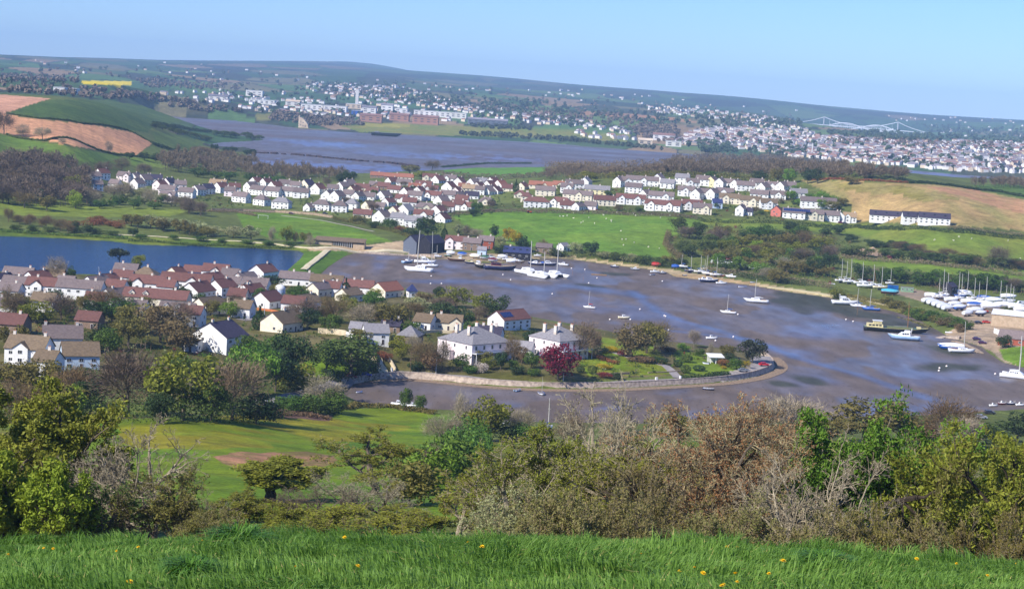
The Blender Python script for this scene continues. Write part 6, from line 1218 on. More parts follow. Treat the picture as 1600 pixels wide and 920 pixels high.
MB().box((L*.08, 0, 2.5), (L*.42, 3.4, .7)).build('hatch_cover', mat('olive_hatch', (112, 118, 78), None, 1, .7), o); mast_on(o, L*.2, 2.2, 13.5, .17, 7, None, L, True, True, 5); MB().box((L*.38, 0, 2.9), (2.0, 2.4, 1.1)).build('fore_cabin', yc, o)
cruiser(1413, 531, 46, 172, 'pale blue motor catamaran in front of the black barge', 'pale', fly=True); covered(1486, 546, 36, 176, 'big blue-hulled boat under a white sheet beside the stone jetty', 'white', 'blue', BG).location.z -= .7; yacht(1502, 551, 40, 4, 'white sloop with dark keel aground below the sheeted boat', 502, 'white', 'white')
catamaran(1588, 590, 42, -25, 'white catamaran at the right edge with a pale mast', 524)
dinghy(846, 616, 13, -80, 'white sailing dinghy stern-on against the sea wall', 'white', mast=6.0); dinghy(809, 611, 9, 60, 'pale blue dinghy on the mud left of the sailing dinghy', 'pale'); dinghy(1107, 609, 17, -18, 'purple-blue skiff on the mud below the sea wall', 'navy'); dinghy(1483, 520, 12, 4, 'upturned white dinghy on the bank behind the barge', upturned=True); dinghy(561, 614, 7, 30, 'white tender on the mud below the cars')
cruiser(623, 634, 24, -12, 'white cabin boat on the near beach left of the shrub', 'white'); cruiser(645, 636, 18, -10, 'white launch on the near beach right of the shrub', 'white')
yacht(855, 672, 16, 60, 'white sloop on the near beach with its mast behind the branches', 622); cruiser(790, 664, 14, 10, 'dark launch on the near beach by the bushes', 'grey')
for px, py, w, hl, lb in ((1552, 635, 13, 'white', 'white launch, leftmost of the cluster on the near right shore'), (1566, 632, 14, 'maroon', 'maroon launch in the cluster on the near right shore'), (1580, 632, 14, 'navy', 'navy launch in the cluster on the near right shore'), (1594, 634, 14, 'white', 'white launch, rightmost of the cluster on the near right shore')): cruiser(px, py, w, 10, lb, hl)
# ---- mooring buoys
BUOY = paintm('buoy_plastic', (232, 226, 220)); OBUOY = paintm('orange_buoy', (222, 110, 60))
BL = sorted([(953, 500), (1038, 494), (1146, 527), (1045, 516), (1153, 492), (674, 432), (673, 444), (690, 444), (798, 438), (786, 430), (863, 460), (893, 420), (914, 422), (920, 443), (933, 435), (1035, 440), (1322, 500), (1333, 503), (1468, 576), (1467, 580), (1479, 573), (1555, 585), (985, 500), (1118, 533), (1000, 484), (1040, 495)])
by = None
for i, (px, py) in enumerate(BL):
    if by is None:
        by = empty('mooring_buoy'); MB().ball((0, 0, .3), .5, 0, 10, 8, (1, 1, .85)).build('float', BUOY, by, True); MB().tube([(0, 0, .6), (0, 0, .95)], .07, 6).build('ring_post', OBUOY, by); o = by
    else: o = copy_tree(by)
    p = ground(px, py); o.location = p; tag(o, f'round white mooring buoy on the mud, {ordinal(i, len(BL))} of the buoys', 'buoy', 'mooring buoys')
for i, (px, py, tp) in enumerate(((894, 430, 421), (911, 439, 432), (1339, 492, 478))):
    p = ground(px, py); d = math.hypot(p[0], p[1]); h = at_d(px, tp, d)[2]
    tag(MB().tube([(0, 0, -.3), (.1, 0, h*.5), (0, 0.05, h)], [.09, .08, .06], 6).build('mooring_post', WOODM), f'thin withy post standing in the mud, {ordinal(i, 3)} of three', 'post', 'withy posts').location = p
# ================================================================== CARS AND MACHINES
CARM = {}
def car(px, py, heading, colour, label, group='parked cars', van=False):
    p = ground(px, py); p[2] = max(p[2], 2.25) if 1140 < px < 1200 else p[2]; o = empty('van' if van else 'car', (p[0], p[1], p[2]+.12), R(heading), label, 'van' if van else 'car', group)
    m_ = paintm('car_paint_%d_%d_%d' % colour, colour, None, .3); L, Wd = 4.2, 1.75
    def make():
        mb = MB(); prof = [(-2.1, .35), (-2.08, .85), (-1.85, .95), (-1.45, 1.42), (.35, 1.46), (.95, .98), (1.9, .82), (2.1, .6), (2.1, .35)] if not van else [(-2.4, .35), (-2.4, 2.1), (1.3, 2.15), (1.8, 1.25), (2.35, 1.05), (2.4, .35)]
        k = len(prof); ins = [0.0 if z < 1 else .16 for _, z in prof]
        mb.loft([[(x, -Wd/2+i, z) for (x, z), i in zip(prof, ins)], [(x, Wd/2-i, z) for (x, z), i in zip(prof, ins)]]); return mb
    link('body', cached(('car', colour, van), lambda: make().mesh('body', m_)), o)
    def glass():
        mb = MB()
        for s in (-1, 1):
            mb.add([(-1.5, s*.865, 1.0), (.7, s*.865, 1.0), (.3, s*.755, 1.38), (-1.35, s*.755, 1.36)], [(0, 1, 2, 3)]) if not van else mb.box((.8, s*.84, 1.55), (1.1, .12, .55))
        if not van: mb.add([(.93, -.68, 1.02), (.93, .68, 1.02), (.42, .62, 1.44), (.42, -.62, 1.44)], [(0, 1, 2, 3)]); mb.add([(-1.87, -.68, 1.0), (-1.87, .68, 1.0), (-1.5, .62, 1.4), (-1.5, -.62, 1.4)], [(0, 1, 2, 3)])
        return mb
    link('window', cached(('carglass', van), lambda: glass().mesh('window', GLASS)), o)
    for x in (-1.3, 1.3):
        for s in (-1, 1):
            link('wheel', cached('wheel', lambda: MB().tube([(0, -.1, 0), (0, .1, 0)], .32, 12).mesh('wheel', HULLM['black'])), o, (x, s*.8, .3))
    for s in (-1, 1): MB().box((2.1 if not van else 2.38, s*.62, .66), (.06, .3, .16)).build('headlight', FRAME, o)
    return o
for px, py, h, c, lb in ((549, 591, 8, (150, 26, 34), 'red hatchback parked left of the blue car by the dark hedge'), (572, 588, 8, (34, 66, 170), 'blue hatchback parked at the end of the dark hedge'), (1161, 582, 8, (130, 134, 142), 'silver car parked on the road along the point'), (1193, 578, 12, (200, 30, 44), 'red car parked near the tip of the point'), (408, 629, 4, (220, 220, 220), 'white car on the lane in front of the bushes'), (428, 495, 30, (70, 110, 180), 'blue car on the drive of the cream gabled bungalow'),
                         (1529, 506, 10, (40, 44, 58), 'dark car parked left of the red car in the yard'), (1541, 505, 10, (204, 62, 48), 'red car parked on the gravel yard'), (1526, 531, -20, (66, 40, 84), 'purple car, upper of the two by the jetty'), (1535, 537, -20, (76, 34, 72), 'purple car, lower of the two by the jetty'), (1497, 506, -40, (190, 200, 210), 'pale silver car under the yard bushes'), (1178, 558, 0, (200, 200, 200), 'pale car under the dark pine on the point'),
                         (1533, 654, 4, (170, 176, 186), 'silver car on the near right quay'), (1546, 647, 4, (46, 46, 54), 'dark car on the near right quay'), (455, 335, 0, (90, 50, 60), 'dark red car by the village wall beyond the goal'), (508, 335, -5, (60, 56, 70), 'dark car by the village wall right of the dark red one'), (1313, 349, 0, (120, 40, 60), 'maroon car in front of the white gabled cottage on the ridge'), (1198, 331, 0, (232, 190, 30), 'yellow car beside the salmon-pink house'), (1320, 350, 0, (60, 60, 70), 'dark car right of the maroon car on the ridge')): car(px, py, h, c, lb)
car(1594, 476, 200, (214, 218, 222), 'white van at the top right of the lower yard', 'parked cars', True)
def tractor(px, py, colour, label):
    p = ground(px, py); o = empty('tractor', p, R(10), label, 'tractor'); m_ = paintm('tractor_paint_%d' % colour[1], colour, None, .4)
    MB().box((.7, 0, 1.1), (2.2, .9, .8)).build('bonnet', m_, o); c = MB().box((-.9, 0, 1.7), (1.3, 1.3, 1.9), 0, 0, .85).build('cab', m_, o); MB().box((-.9, 0, 2.72), (1.5, 1.4, .12)).build('cab_roof', HULLM['white'], o); MB().box((-.9, 0, 2.1), (1.22, 1.33, .6)).build('window', GLASS, o)
    for x, r_ in ((-1.0, .8), (1.3, .5)):
        for s in (-1, 1): MB().tube([(x, s*.75-.15, r_), (x, s*.75+.15, r_)], r_, 14).build('wheel', HULLM['black'], o)
    MB().box((2.4, 0, .7), (.9, 1.6, .5)).build('bucket', RIG, o)
tractor(1539, 489, (206, 60, 40), 'red tractor among the stored boats of the lower yard'); tractor(827, 333, (214, 84, 40), 'orange tractor by the hedge at the top of the sheep field')
# ---- sheep
SHEEPM = mat('sheep_fleece', (226, 220, 200), (206, 198, 176), 6, .95, .05)
def sheep_mesh():
    mb = MB().ball((0, 0, .72), 1, 0, 10, 8, (.58, .3, .32)); mb.tube([(.45, 0, .85), (.68, 0, 1.0), (.9, 0, .92)], [.16, .13, .08], 7)
    for x in (-.35, .35):
        for s in (-1, 1): mb.tube([(x, s*.16, .6), (x+.02, s*.16, .3), (x, s*.16, -.02)], [.09, .055, .05], 6)
    for s in (-1, 1): mb.tube([(.68, s*.09, 1.06), (.64, s*.2, 1.05)], [.05, .03], 4)
    mb.tube([(-.55, 0, .8), (-.66, 0, .6)], [.06, .04], 5); return mb.mesh('sheep', SHEEPM)
SHP = [(875, 339), (880, 339), (886, 338), (896, 334), (912, 334), (896, 342), (920, 341), (943, 337), (947, 343), (955, 345), (908, 349), (911, 347), (929, 350), (955, 347), (964, 333), (981, 334), (990, 335), (993, 338), (1032, 341), (1018, 336), (970, 362), (972, 375), (978, 375), (974, 384), (991, 380), (1013, 387), (1030, 389), (1047, 338), (1061, 339), (1460, 376), (1498, 371), (1518, 374), (1575, 377), (1594, 405), (1490, 377)]
SHP.sort(); shm = sheep_mesh()
for i, (px, py) in enumerate(SHP):
    p = ground(px, py); o = link('sheep', shm, None, p, (1.0, 1.0, 1.0), rng.uniform(0, 6.28)); tag(o, f'white sheep grazing on the green hill field, {ordinal(i, len(SHP))} of the flock', 'sheep', 'sheep grazing on the hill fields')
# ================================================================== ROADS, WALLS, POLES
ASPH = mat('asphalt', (150, 142, 138), (128, 122, 120), .4, .9, .1, coord='World'); PALEP = mat('pale_path', (206, 194, 160), (186, 172, 138), .6, .9, .1, coord='World'); STONEW = mat('rubble_wall', (176, 154, 128), (124, 108, 92), 1.1, .9, .1, coord='World', detail=6); SEAW = mat('sea_wall_stone', (196, 178, 158), (142, 126, 114), .9, .9, .1, coord='World', detail=6); CONC = mat('pale_wall', (214, 198, 166), (190, 172, 140), .5, .9, .1, coord='World')
def dens(P, step):
    P = np.asarray(P, float); out = [P[0]]
    for a, b in zip(P[:-1], P[1:]):
        n = max(1, int(np.linalg.norm(b-a)/step)); out += [a+(b-a)*(i+1)/n for i in range(n)]
    return np.array(out)
def nrm2(P):
    t = np.gradient(P[:, :2], axis=0); t /= np.linalg.norm(t, axis=1)[:, None]+1e-9; return np.c_[-t[:, 1], t[:, 0]]
def strip(name, pts, w, m, dz, label, z=None, world=None):
    """a road or path laid on the ground, with a shallow edge"""
    P = dens(np.array(grounds(pts, 300)) if world is None else world, 2.0); N = nrm2(P); mb = MB(); k = 5; rows_ = []
    for u in np.linspace(-.5, .5, k): q = P[:, :2]+N*w*u; rows_.append(np.c_[q, (hgt(q[:, 0], q[:, 1]) if z is None else np.full(len(q), z))])
    A_ = np.stack(rows_, 1); zt = A_[:, :, 2].max(1, keepdims=True)*.6+A_[:, :, 2]*.4+dz; A_[:, :, 2] = zt
    sk0 = A_[:, :1]-np.array([0, 0, .9]); sk1 = A_[:, -1:]-np.array([0, 0, .9]); A_ = np.concatenate([sk0, A_, sk1], 1); mb.loft(A_, cap0=False, cap1=False, close=False)
    o = mb.build(name, m); return tag(o, label, name.replace('_', ' '), kind='structure')
def wall(name, pts, h, th, m, label, world=None, cope=None, z=None, drop=.8, cat='wall'):
    P = dens(np.array(grounds(pts, 300)) if world is None else world, 2.5); N = nrm2(P); zb = hgt(P[:, 0], P[:, 1])
    if z is not None: zb = np.full(len(P), z)
    a, b = P[:, :2]-N*th/2, P[:, :2]+N*th/2; hj = h*(1+.0*zb)
    A_ = np.stack([np.c_[a, zb-drop], np.c_[a, zb+hj], np.c_[b, zb+hj], np.c_[b, zb-drop]], 1); mb = MB(); mb.loft(A_)
    if cope:
        a, b = P[:, :2]-N*(th/2+.08), P[:, :2]+N*(th/2+.08); A_ = np.stack([np.c_[a, zb+hj+.005], np.c_[a, zb+hj+.16], np.c_[b, zb+hj+.16], np.c_[b, zb+hj+.005]], 1); mb.loft(A_, 1)
    return tag(mb.build(name, [m, cope or m]), label, cat)
SEA = [(536, 604), (560, 598), (620, 590), (660, 592), (700, 597), (760, 603), (850, 608), (950, 608), (1050, 603), (1130, 598), (1180, 590), (1208, 580), (1214, 572), (1206, 562), (1192, 554)]
SW_ = np.array([at_z(a, b, 0) for a, b in SEA]); SWd = dens(SW_, 3.0)
for _ in range(6): SWd[1:-1] = (SWd[:-2]+SWd[1:-1]*2+SWd[2:])/4
NS = nrm2(SWd); inl = SWd.copy(); inl[:, :2] += NS*3.9; road_c = SWd.copy()
sgn = 1.0 if sdf(*(SWd[40, :2]+NS[40]*4)[:, None], CREEK)[0] > 0 else -1.0
def off(dist): q = SWd.copy(); q[:, :2] += NS*sgn*dist; return q
# battered sea wall with a low parapet
mb = MB(); q0, q1, q2, q3 = off(.2), off(1.1), off(1.1), off(1.6)
mb.loft(np.stack([np.c_[q0[:, :2], np.full(len(q0), -.7)], np.c_[q1[:, :2], np.full(len(q0), 1.9)], np.c_[off(1.12)[:, :2], np.full(len(q0), 2.35)], np.c_[q3[:, :2], np.full(len(q0), 2.35)], np.c_[q3[:, :2], np.full(len(q0), -.7)]], 1)); tag(mb.build('sea_wall', SEAW), 'curved stone sea wall with low parapet round the point', 'wall')
strip('road', None, 9.0, ASPH, 0.0, 'grey road running along the top of the sea wall', z=2.2, world=off(6.2)[2:-6])
wall('garden_wall', None, 1.5, .5, STONEW, 'rubble garden wall along the inner side of the shore road', world=off(11.5)[34:int(len(SWd)*.50)], z=2.5, drop=1.5)
wall('garden_wall', None, 1.1, .5, STONEW, 'low rubble wall beside the drive to the villas', world=off(11.5)[int(len(SWd)*.53):int(len(SWd)*.62)], z=2.5, drop=1.5)
strip('foreshore', None, 5, mat('foreshore_stones', (150, 128, 104), (110, 94, 80), 1.2, .95, .1, coord='World'), .12, 'strip of stones at the foot of the sea wall', z=0.0, world=off(-2.6)[4:-2])
strip('drive', [(1058, 592), (1050, 580), (1040, 572), (1020, 566), (985, 558), (950, 548), (928, 543)], 3.6, ASPH, .12, 'tarmac drive curving up through the villa garden')
strip('lane', [(600, 590), (597, 578), (590, 568), (586, 556)], 4.5, PALEP, .15, 'sandy lane climbing from the shore road between walls')
strip('lane', [(350, 636), (400, 632), (440, 622), (500, 606), (545, 597)], 4.5, ASPH, .12, 'lane leading to the parked cars from the left')
wall('lane_wall', [(618, 583), (612, 572), (604, 562)], 2.0, .5, CONC, 'pale wall on the right of the sandy lane'); wall('lane_wall', [(592, 575), (588, 566), (585, 560)], 2.6, .5, STONEW, 'tall tan wall on the left of the sandy lane')
wall('boundary_wall', [(497, 521), (520, 522), (541, 525)], 2.2, .4, CONC, 'long cream boundary wall left of the white grey-roofed cottage'); wall('boundary_wall', [(541, 525), (556, 529), (570, 531)], 1.8, .4, WALLM['white'], 'white boundary wall joining the grey-roofed cottage')
wall('boundary_wall', [(655, 521), (690, 520), (740, 522)], 1.2, .4, CONC, 'cream wall behind the larger villa'); wall('boundary_wall', [(402, 484), (425, 487), (443, 491)], 1.0, .4, mat('orange_brick', (196, 120, 70), (170, 98, 60), 2, .9), 'orange brick wall below the white gabled bungalow')
strip('lane', [(375, 500), (410, 495), (440, 492), (460, 489)], 5, ASPH, .12, 'estate road in front of the white gabled bungalow')
strip('footpath', [(185, 367), (250, 370), (330, 375), (420, 380), (495, 387)], 3.0, PALEP, .25, 'pale footpath along the far bank of the lake')
strip('footpath', [(474, 421), (485, 412), (498, 402), (512, 391)], 3.6, PALEP, .3, 'pale straight path along the crest of the grassy dam')
strip('footpath', [(490, 389), (540, 391), (590, 393), (640, 394)], 7, PALEP, .2, 'sandy causeway between the creek and the shelter')
strip('footpath', [(440, 337), (490, 343), (540, 352), (585, 362)], 1.4, mat('grey_path', (150, 142, 130), None, 1), .25, 'grey path along the top of the playing field')
strip('footpath', [(1200, 449), (1280, 459), (1345, 468), (1400, 480), (1462, 495)], 2.4, mat('yellow_path', (188, 176, 138), (170, 158, 122), .8, .9), .3, 'yellowish path along the right bank below the boatyard')
wall('quay_wall', [(560, 395), (600, 398), (640, 400), (680, 404)], 1.6, .8, SEAW, 'low dark quay wall at the head of the creek', drop=2.0); wall('village_wall', [(330, 329), (380, 330), (430, 332), (490, 336), (520, 341)], 1.8, .5, STONEW, 'stone wall between the village and the playing field')
wall('jetty', [(1440, 531), (1475, 527), (1500, 529)], 1.2, 3.5, SEAW, 'rough stone jetty beside the black barge', drop=2, cat='jetty'); wall('gate_pillar', [(611, 581), (613, 582)], 1.8, .7, WALLM['white'], 'white gate pillar where the sandy lane meets the shore road', cat='pillar')
wall('gate_pillar', [(1024, 596), (1027, 596)], 1.7, .8, WALLM['white'], 'white gate pillar left of the villa drive', cat='pillar'); wall('gate_pillar', [(1062, 594), (1064, 594)], 1.7, .8, WALLM['white'], 'white gate pillar right of the villa drive', cat='pillar')
p = ground(1563, 524); wall('block_wall', [(1553, 520), (1565, 525), (1572, 532)], 2.4, .4, WALLM['white'], 'white block wall below the pale shed roof'); wall('breakwater', [(1490, 533), (1505, 537), (1522, 545), (1532, 552)], 1.0, 3, STONEW, 'line of tumbled stones along the jetty head', drop=2, cat='breakwater')
CAUSE = mat('causeway_rock', (72, 60, 62), (50, 42, 44), .6, .95, .05, coord='World')
mb = MB(); P = dens([at_z(a, b, 0) for a, b in [(405, 239.5), (436, 241), (470, 243), (520, 248), (560, 252), (605, 255), (640, 259), (662, 261.5)]], 5); r_ = np.random.default_rng(2)
for a in P:
    if r_.uniform() < .85: mb.box((a[0]+r_.uniform(-2, 2), a[1]+r_.uniform(-4, 4), .5), (6.5, 9, 2.2+r_.uniform(0, 1.3)), 0, r_.uniform(0, 3), .6)
tag(mb.build('causeway', CAUSE), 'dark rocky causeway across the tidal river', 'causeway', kind='structure')
POLEM = mat('pole_wood', (120, 100, 82), (92, 76, 62), 4, .8); LAMPM = mat('lamp_post_paint', (170, 176, 180), None, 3, .5)
def pole(px, py, top, label, lamp=False, group='poles along the shore road'):
    p = ground(px, py); d = math.hypot(p[0], p[1]); h = at_d(px, top, d)[2]-p[2]; o = empty('street_lamp' if lamp else 'telegraph_pole', p, R(-90), label, 'lamp post' if lamp else 'pole', group)
    MB().tube([(0, 0, -.3), (0, 0, h)], [.15, .1], 8).build('post', LAMPM if lamp else POLEM, o)
    if lamp: MB().tube([(0, 0, h-.1), (.9, 0, h+.25)], .06, 6).build('arm', LAMPM, o); MB().box((1.1, 0, h+.22), (.7, .25, .14)).build('lamp_head', FRAME, o)
    else: MB().box((0, 0, h-.5), (1.6, .12, .12)).build('crossarm', POLEM, o)
pole(641, 584, 548, 'dark telegraph pole by the shore road'); pole(681, 584, 562, 'grey street lamp before the villa garden', True); pole(880, 595, 571, 'grey street lamp under the crimson tree', True); pole(427, 607, 584, 'telegraph pole by the lane left of the round bush'); pole(154, 440, 418, 'street lamp beside the lake shore', True); pole(413, 493, 474, 'street lamp on the estate road', True)
# goal posts
p = ground(411, 342); g = empty('football_goal', p, R(-3), 'white football goal on the far side of the playing field', 'goal')
for x in (-3.66, 3.66): MB().tube([(x, 0, -.2), (x, 0, 2.6)], .11, 6).build('post', FRAME, g)
MB().tube([(-3.75, 0, 2.6), (3.75, 0, 2.6)], .11, 6).build('crossbar', FRAME, g)
# bleached bench and boat trailer near the summerhouse
p = ground(1103, 568); o = dinghy(1103, 569, 10, 160, 'white rowing boat on the lawn before the summerhouse')
# ================================================================== THE TWO BRIDGES
BD = 8000.0; PB = mat('pale_bridge_paint', (214, 216, 220), (204, 206, 212), .05, .6, .3); PC = mat('bridge_concrete', (176, 176, 178), (156, 156, 160), .05, .8, .2)
def bp(px, py, dd=BD): return at_d(px, py, dd)
t1, t2 = bp(1288, 183), bp(1403.5, 191); e1, e2 = bp(1243, 192.5), bp(1447, 208.5); m1, m2 = bp(1288, 196.0), bp(1403.5, 204.8)
br = empty('suspension_bridge', (0, 0, 0), 0, 'pale suspension bridge with two towers behind the railway bridge', 'bridge')
ax = unit(t2-t1)*np.array([1, 1, 0]); ax = unit(ax); px_ = np.array([-ax[1], ax[0], 0])
for t in (t1, t2):
    mb = MB()
    for s in (-9, 9): q = t+px_*s; mb.tube([(q[0], q[1], -2), (q[0], q[1], t[2])], [3.4, 2.6], 6)
    for z in (t[2]-2, t[2]-16, 30): mb.tube([t*[1, 1, 0]+px_*-9+[0, 0, z], t*[1, 1, 0]+px_*9+[0, 0, z]], 1.8, 4)
    mb.build('tower', PC, br)
MB().loft([[(q+px_*s*10+[0, 0, z]) for s, z in ((-1, 0), (1, 0), (1, 3), (-1, 3))] for q in (e1, m1, m2, e2)]).build('deck', PB, br)
def cable(a, b, sag, n=14): s = np.linspace(0, 1, n)[:, None]; q = a*(1-s)+b*s; q[:, 2] -= (4*sag*s*(1-s))[:, 0]; return q
for s in (-9, 9):
    o_ = px_*s; mid_ = cable(t1+o_, t2+o_, max(20, (t1[2]+t2[2])/2-(m1[2]+m2[2])/2-8))
    for q in (mid_, cable(e1+o_+[0, 0, 4], t1+o_, 5), cable(t2+o_, e2+o_+[0, 0, 4], 5)): MB().tube(q, 1.3, 5).build('cable', PB, br)
    mb = MB()
    for k in range(1, 13): q = mid_[k]; s_ = k/13; zz = m1[2]*(1-s_)+m2[2]*s_+3; mb.tube([(q[0], q[1], zz), tuple(q)], .35, 3)
    mb.build('hanger', PB, br)
BD2 = 7930
rb = empty('railway_bridge', (0, 0, 0), 0, 'white railway bridge with two lens-shaped iron spans', 'bridge')
a0, c0, b0 = bp(1297, 199.0, BD2), bp(1345.5, 203.0, BD2), bp(1394.5, 206.2, BD2)
for A_, B_ in ((a0, c0), (c0, b0)):
    s = np.linspace(0, 1, 17)[:, None]; base = A_*(1-s)+B_*s; arch = base+np.c_[0*s, 0*s, 8+17*4*s*(1-s)*.9]; low = base+np.c_[0*s, 0*s, 8-9*4*s*(1-s)*.9]
    MB().tube(arch, 2.1, 7).build('arch_tube', PB, rb); MB().tube(low, 1.5, 5).build('chain', PB, rb)
    mb = MB()
    for k in range(1, 16): mb.tube([low[k], arch[k]], .8, 4); (mb.tube([low[k], arch[k+1 if k < 8 else k-1]], .4, 3) if k % 2 else None)
    mb.build('bracing', PB, rb)
MB().loft([[(q+px_*s*4+[0, 0, z]) for s, z in ((-1, -3), (1, -3), (1, .5), (-1, .5))] for q in (bp(1278, 197.4, BD2), a0, c0, b0, bp(1412, 207.4, BD2))]).build('deck', PB, rb)
for q, w in ((a0, 4.5), (c0, 6.0), (b0, 4.5)): MB().tube([(q[0], q[1], -3), (q[0], q[1], q[2]-2)], [w, w*.9], 8).build('pier', PC, rb); MB().box((q[0], q[1], q[2]+6), (4, 8, 17)).build('portal', PB, rb)
# ================================================================== THE FAR TOWN
FW_ = mat('far_white_wall', (226, 222, 218), (206, 200, 194), .02, .9, .1, coord='World'); FC_ = mat('far_cream_wall', (214, 196, 170), (190, 170, 148), .02, .9, .1, coord='World'); FRr = mat('far_brown_roof', (140, 106, 96), (112, 84, 80), .02, .9, .1, coord='World'); FRg = mat('far_grey_roof', (136, 130, 136), (104, 100, 108), .02, .9, .1, coord='World'); FB_ = mat('far_brick', (172, 128, 108), (152, 112, 96), .02, .9, .1, coord='World')
FMS = [FW_, FC_, FRr, FRg, FB_]
def far_house(mb, c, L, D, H, rz, wm, rm):
    x, y = L/2, D/2; ca, sa = math.cos(rz), math.sin(rz); t = H+D*.36
    v = np.array([(-x, -y, -3), (x, -y, -3), (x, y, -3), (-x, y, -3), (-x, -y, H), (x, -y, H), (x, y, H), (-x, y, H), (-x, 0, t), (x, 0, t)])
    w = np.c_[v[:, 0]*ca-v[:, 1]*sa+c[0], v[:, 0]*sa+v[:, 1]*ca+c[1], v[:, 2]+c[2]]
    mb.add(w, [(0, 1, 5, 4), (2, 3, 7, 6)], wm); mb.add(w, [(1, 2, 6, 9, 5), (3, 0, 4, 8, 7)], wm); mb.add(w, [(4, 5, 9, 8), (6, 7, 8, 9)], rm)
tr = np.random.default_rng(17)
def scatter(poly, n, dmin):
    poly = np.array(poly, float); lo, hi = poly.min(0), poly.max(0); P = np.c_[tr.uniform(lo[0], hi[0], n*4), tr.uniform(lo[1], hi[1], n*4)]; P = P[inpoly(P[:, 0], P[:, 1], poly)][:n]
    return [g for g in grounds(P, dmin) if math.hypot(g[0], g[1]) > dmin and g[2] > 1]
IND = [(255, 148), (330, 142), (420, 142), (520, 152), (640, 168), (760, 180), (860, 182), (860, 196), (730, 192), (560, 186), (480, 183), (380, 178), (300, 160)]
MIDT = [(480, 128), (620, 135), (700, 156), (870, 182), (985, 204), (985, 211), (900, 200), (820, 190), (640, 165), (480, 143)]
RT_ = [(1085, 205), (1160, 190), (1240, 198), (1300, 214), (1400, 222), (1500, 222), (1640, 228), (1660, 270), (1600, 271), (1500, 268), (1410, 260.5), (1300, 251.5), (1180, 243), (1100, 236), (1040, 226)]
SCAT = [([(650, 128), (800, 132), (1000, 148), (1250, 172), (1250, 180), (1000, 165), (800, 150), (650, 140)], 45, 6000), ([(0, 92), (250, 98), (500, 112), (640, 122), (640, 132), (400, 130), (200, 120), (0, 112)], 24, 5000), ([(1380, 180), (1600, 188), (1650, 215), (1500, 214), (1420, 207), (1400, 190)], 36, 7000), ([(1010, 165), (1160, 178), (1240, 190), (1150, 190), (1000, 175)], 120, 5000), ([(900, 205), (1040, 225), (1060, 235), (1000, 228), (900, 212)], 70, 4000), ([(1500, 222), (1650, 226), (1650, 236), (1500, 232)], 60, 4000)]
town = []
for poly, n, dm in [(IND, 170, 3600), (MIDT, 380, 3800), (RT_, 1500, 3000)]+SCAT:
    for g in scatter(poly, n, dm): town.append(g)
# the houses of the far town that show largest stand alone, the rest as one mass
dens_key = sorted(range(len(town)), key=lambda i: math.hypot(town[i][0], town[i][1]))
single = set(dens_key[:85]); mb = MB()
def orient(g): return (vnoise(np.array([g[0]]), np.array([g[1]]), 260, 77)[0]-.5)*2.2+(1.57 if tr.uniform() < .2 else 0)
for i, g in enumerate(town):
    d = math.hypot(g[0], g[1]); k = 1.0; L = tr.uniform(8, 17)*k; D = 8.0*k; wm, rm = (0 if tr.uniform() < .72 else 1), (2 if tr.uniform() < .4 else 3)
    if i in single:
        s = MB(); far_house(s, (0, 0, 0), L, D, 5, 0, wm, rm); o = s.build('town_house', FMS); o.location = g; o.rotation_euler = (0, 0, orient(g))
        tag(o, 'tiny white-walled house on the near edge of the far town' if wm == 0 else 'tiny cream-walled house on the near edge of the far town', 'house', 'small houses of the far town')
    else: far_house(mb, g, L, D, tr.uniform(4.5, 6)*k, orient(g), wm, rm)
tag(mb.build('distant_town', FMS), 'mass of small white houses spread over the far shore', 'town', kind='stuff')
# big separate buildings of the far shore
FG = 'large buildings of the far shore'
def block(px, py, w, h, wm, rm, label, D=22, flat=False, yaw=-4, name='large_building'):
    p = ground(px, py, 2000); h = h*1.25; d = math.hypot(p[0], p[1]); L = w*d/FPX; o = empty(name, p, R(yaw), label, 'building', FG)
    MB().box((0, 0, h/2-2), (L, D, h+4)).build('wall', wm, o); mb = MB()
    if flat: mb.box((0, 0, h+.6), (L+1, D+1, 1.0))
    else: mb.add([(-L/2-1, -D/2-1, h), (L/2+1, -D/2-1, h), (L/2+1, D/2+1, h), (-L/2-1, D/2+1, h), (-L/2-1, 0, h+D*.22), (L/2+1, 0, h+D*.22)], [(0, 1, 5, 4), (2, 3, 4, 5), (1, 2, 5), (3, 0, 4), (3, 2, 1, 0)])
    mb.build('roof', rm, o); n = max(2, int(L/14)); dk = mat('far_window', (70, 70, 84), None, .1, .5)
    for r__ in range(1 if h < 9 else 2):
        m2_ = MB()
        for k in range(n): m2_.box((-L/2+L*(k+.5)/n, -D/2-.1, h*(.35+.35*r__) if h >= 9 else h*.5), (L/n*.45, .4, 2.0))
        m2_.build('window_row', dk, o)
PR = ROOFM['pale']
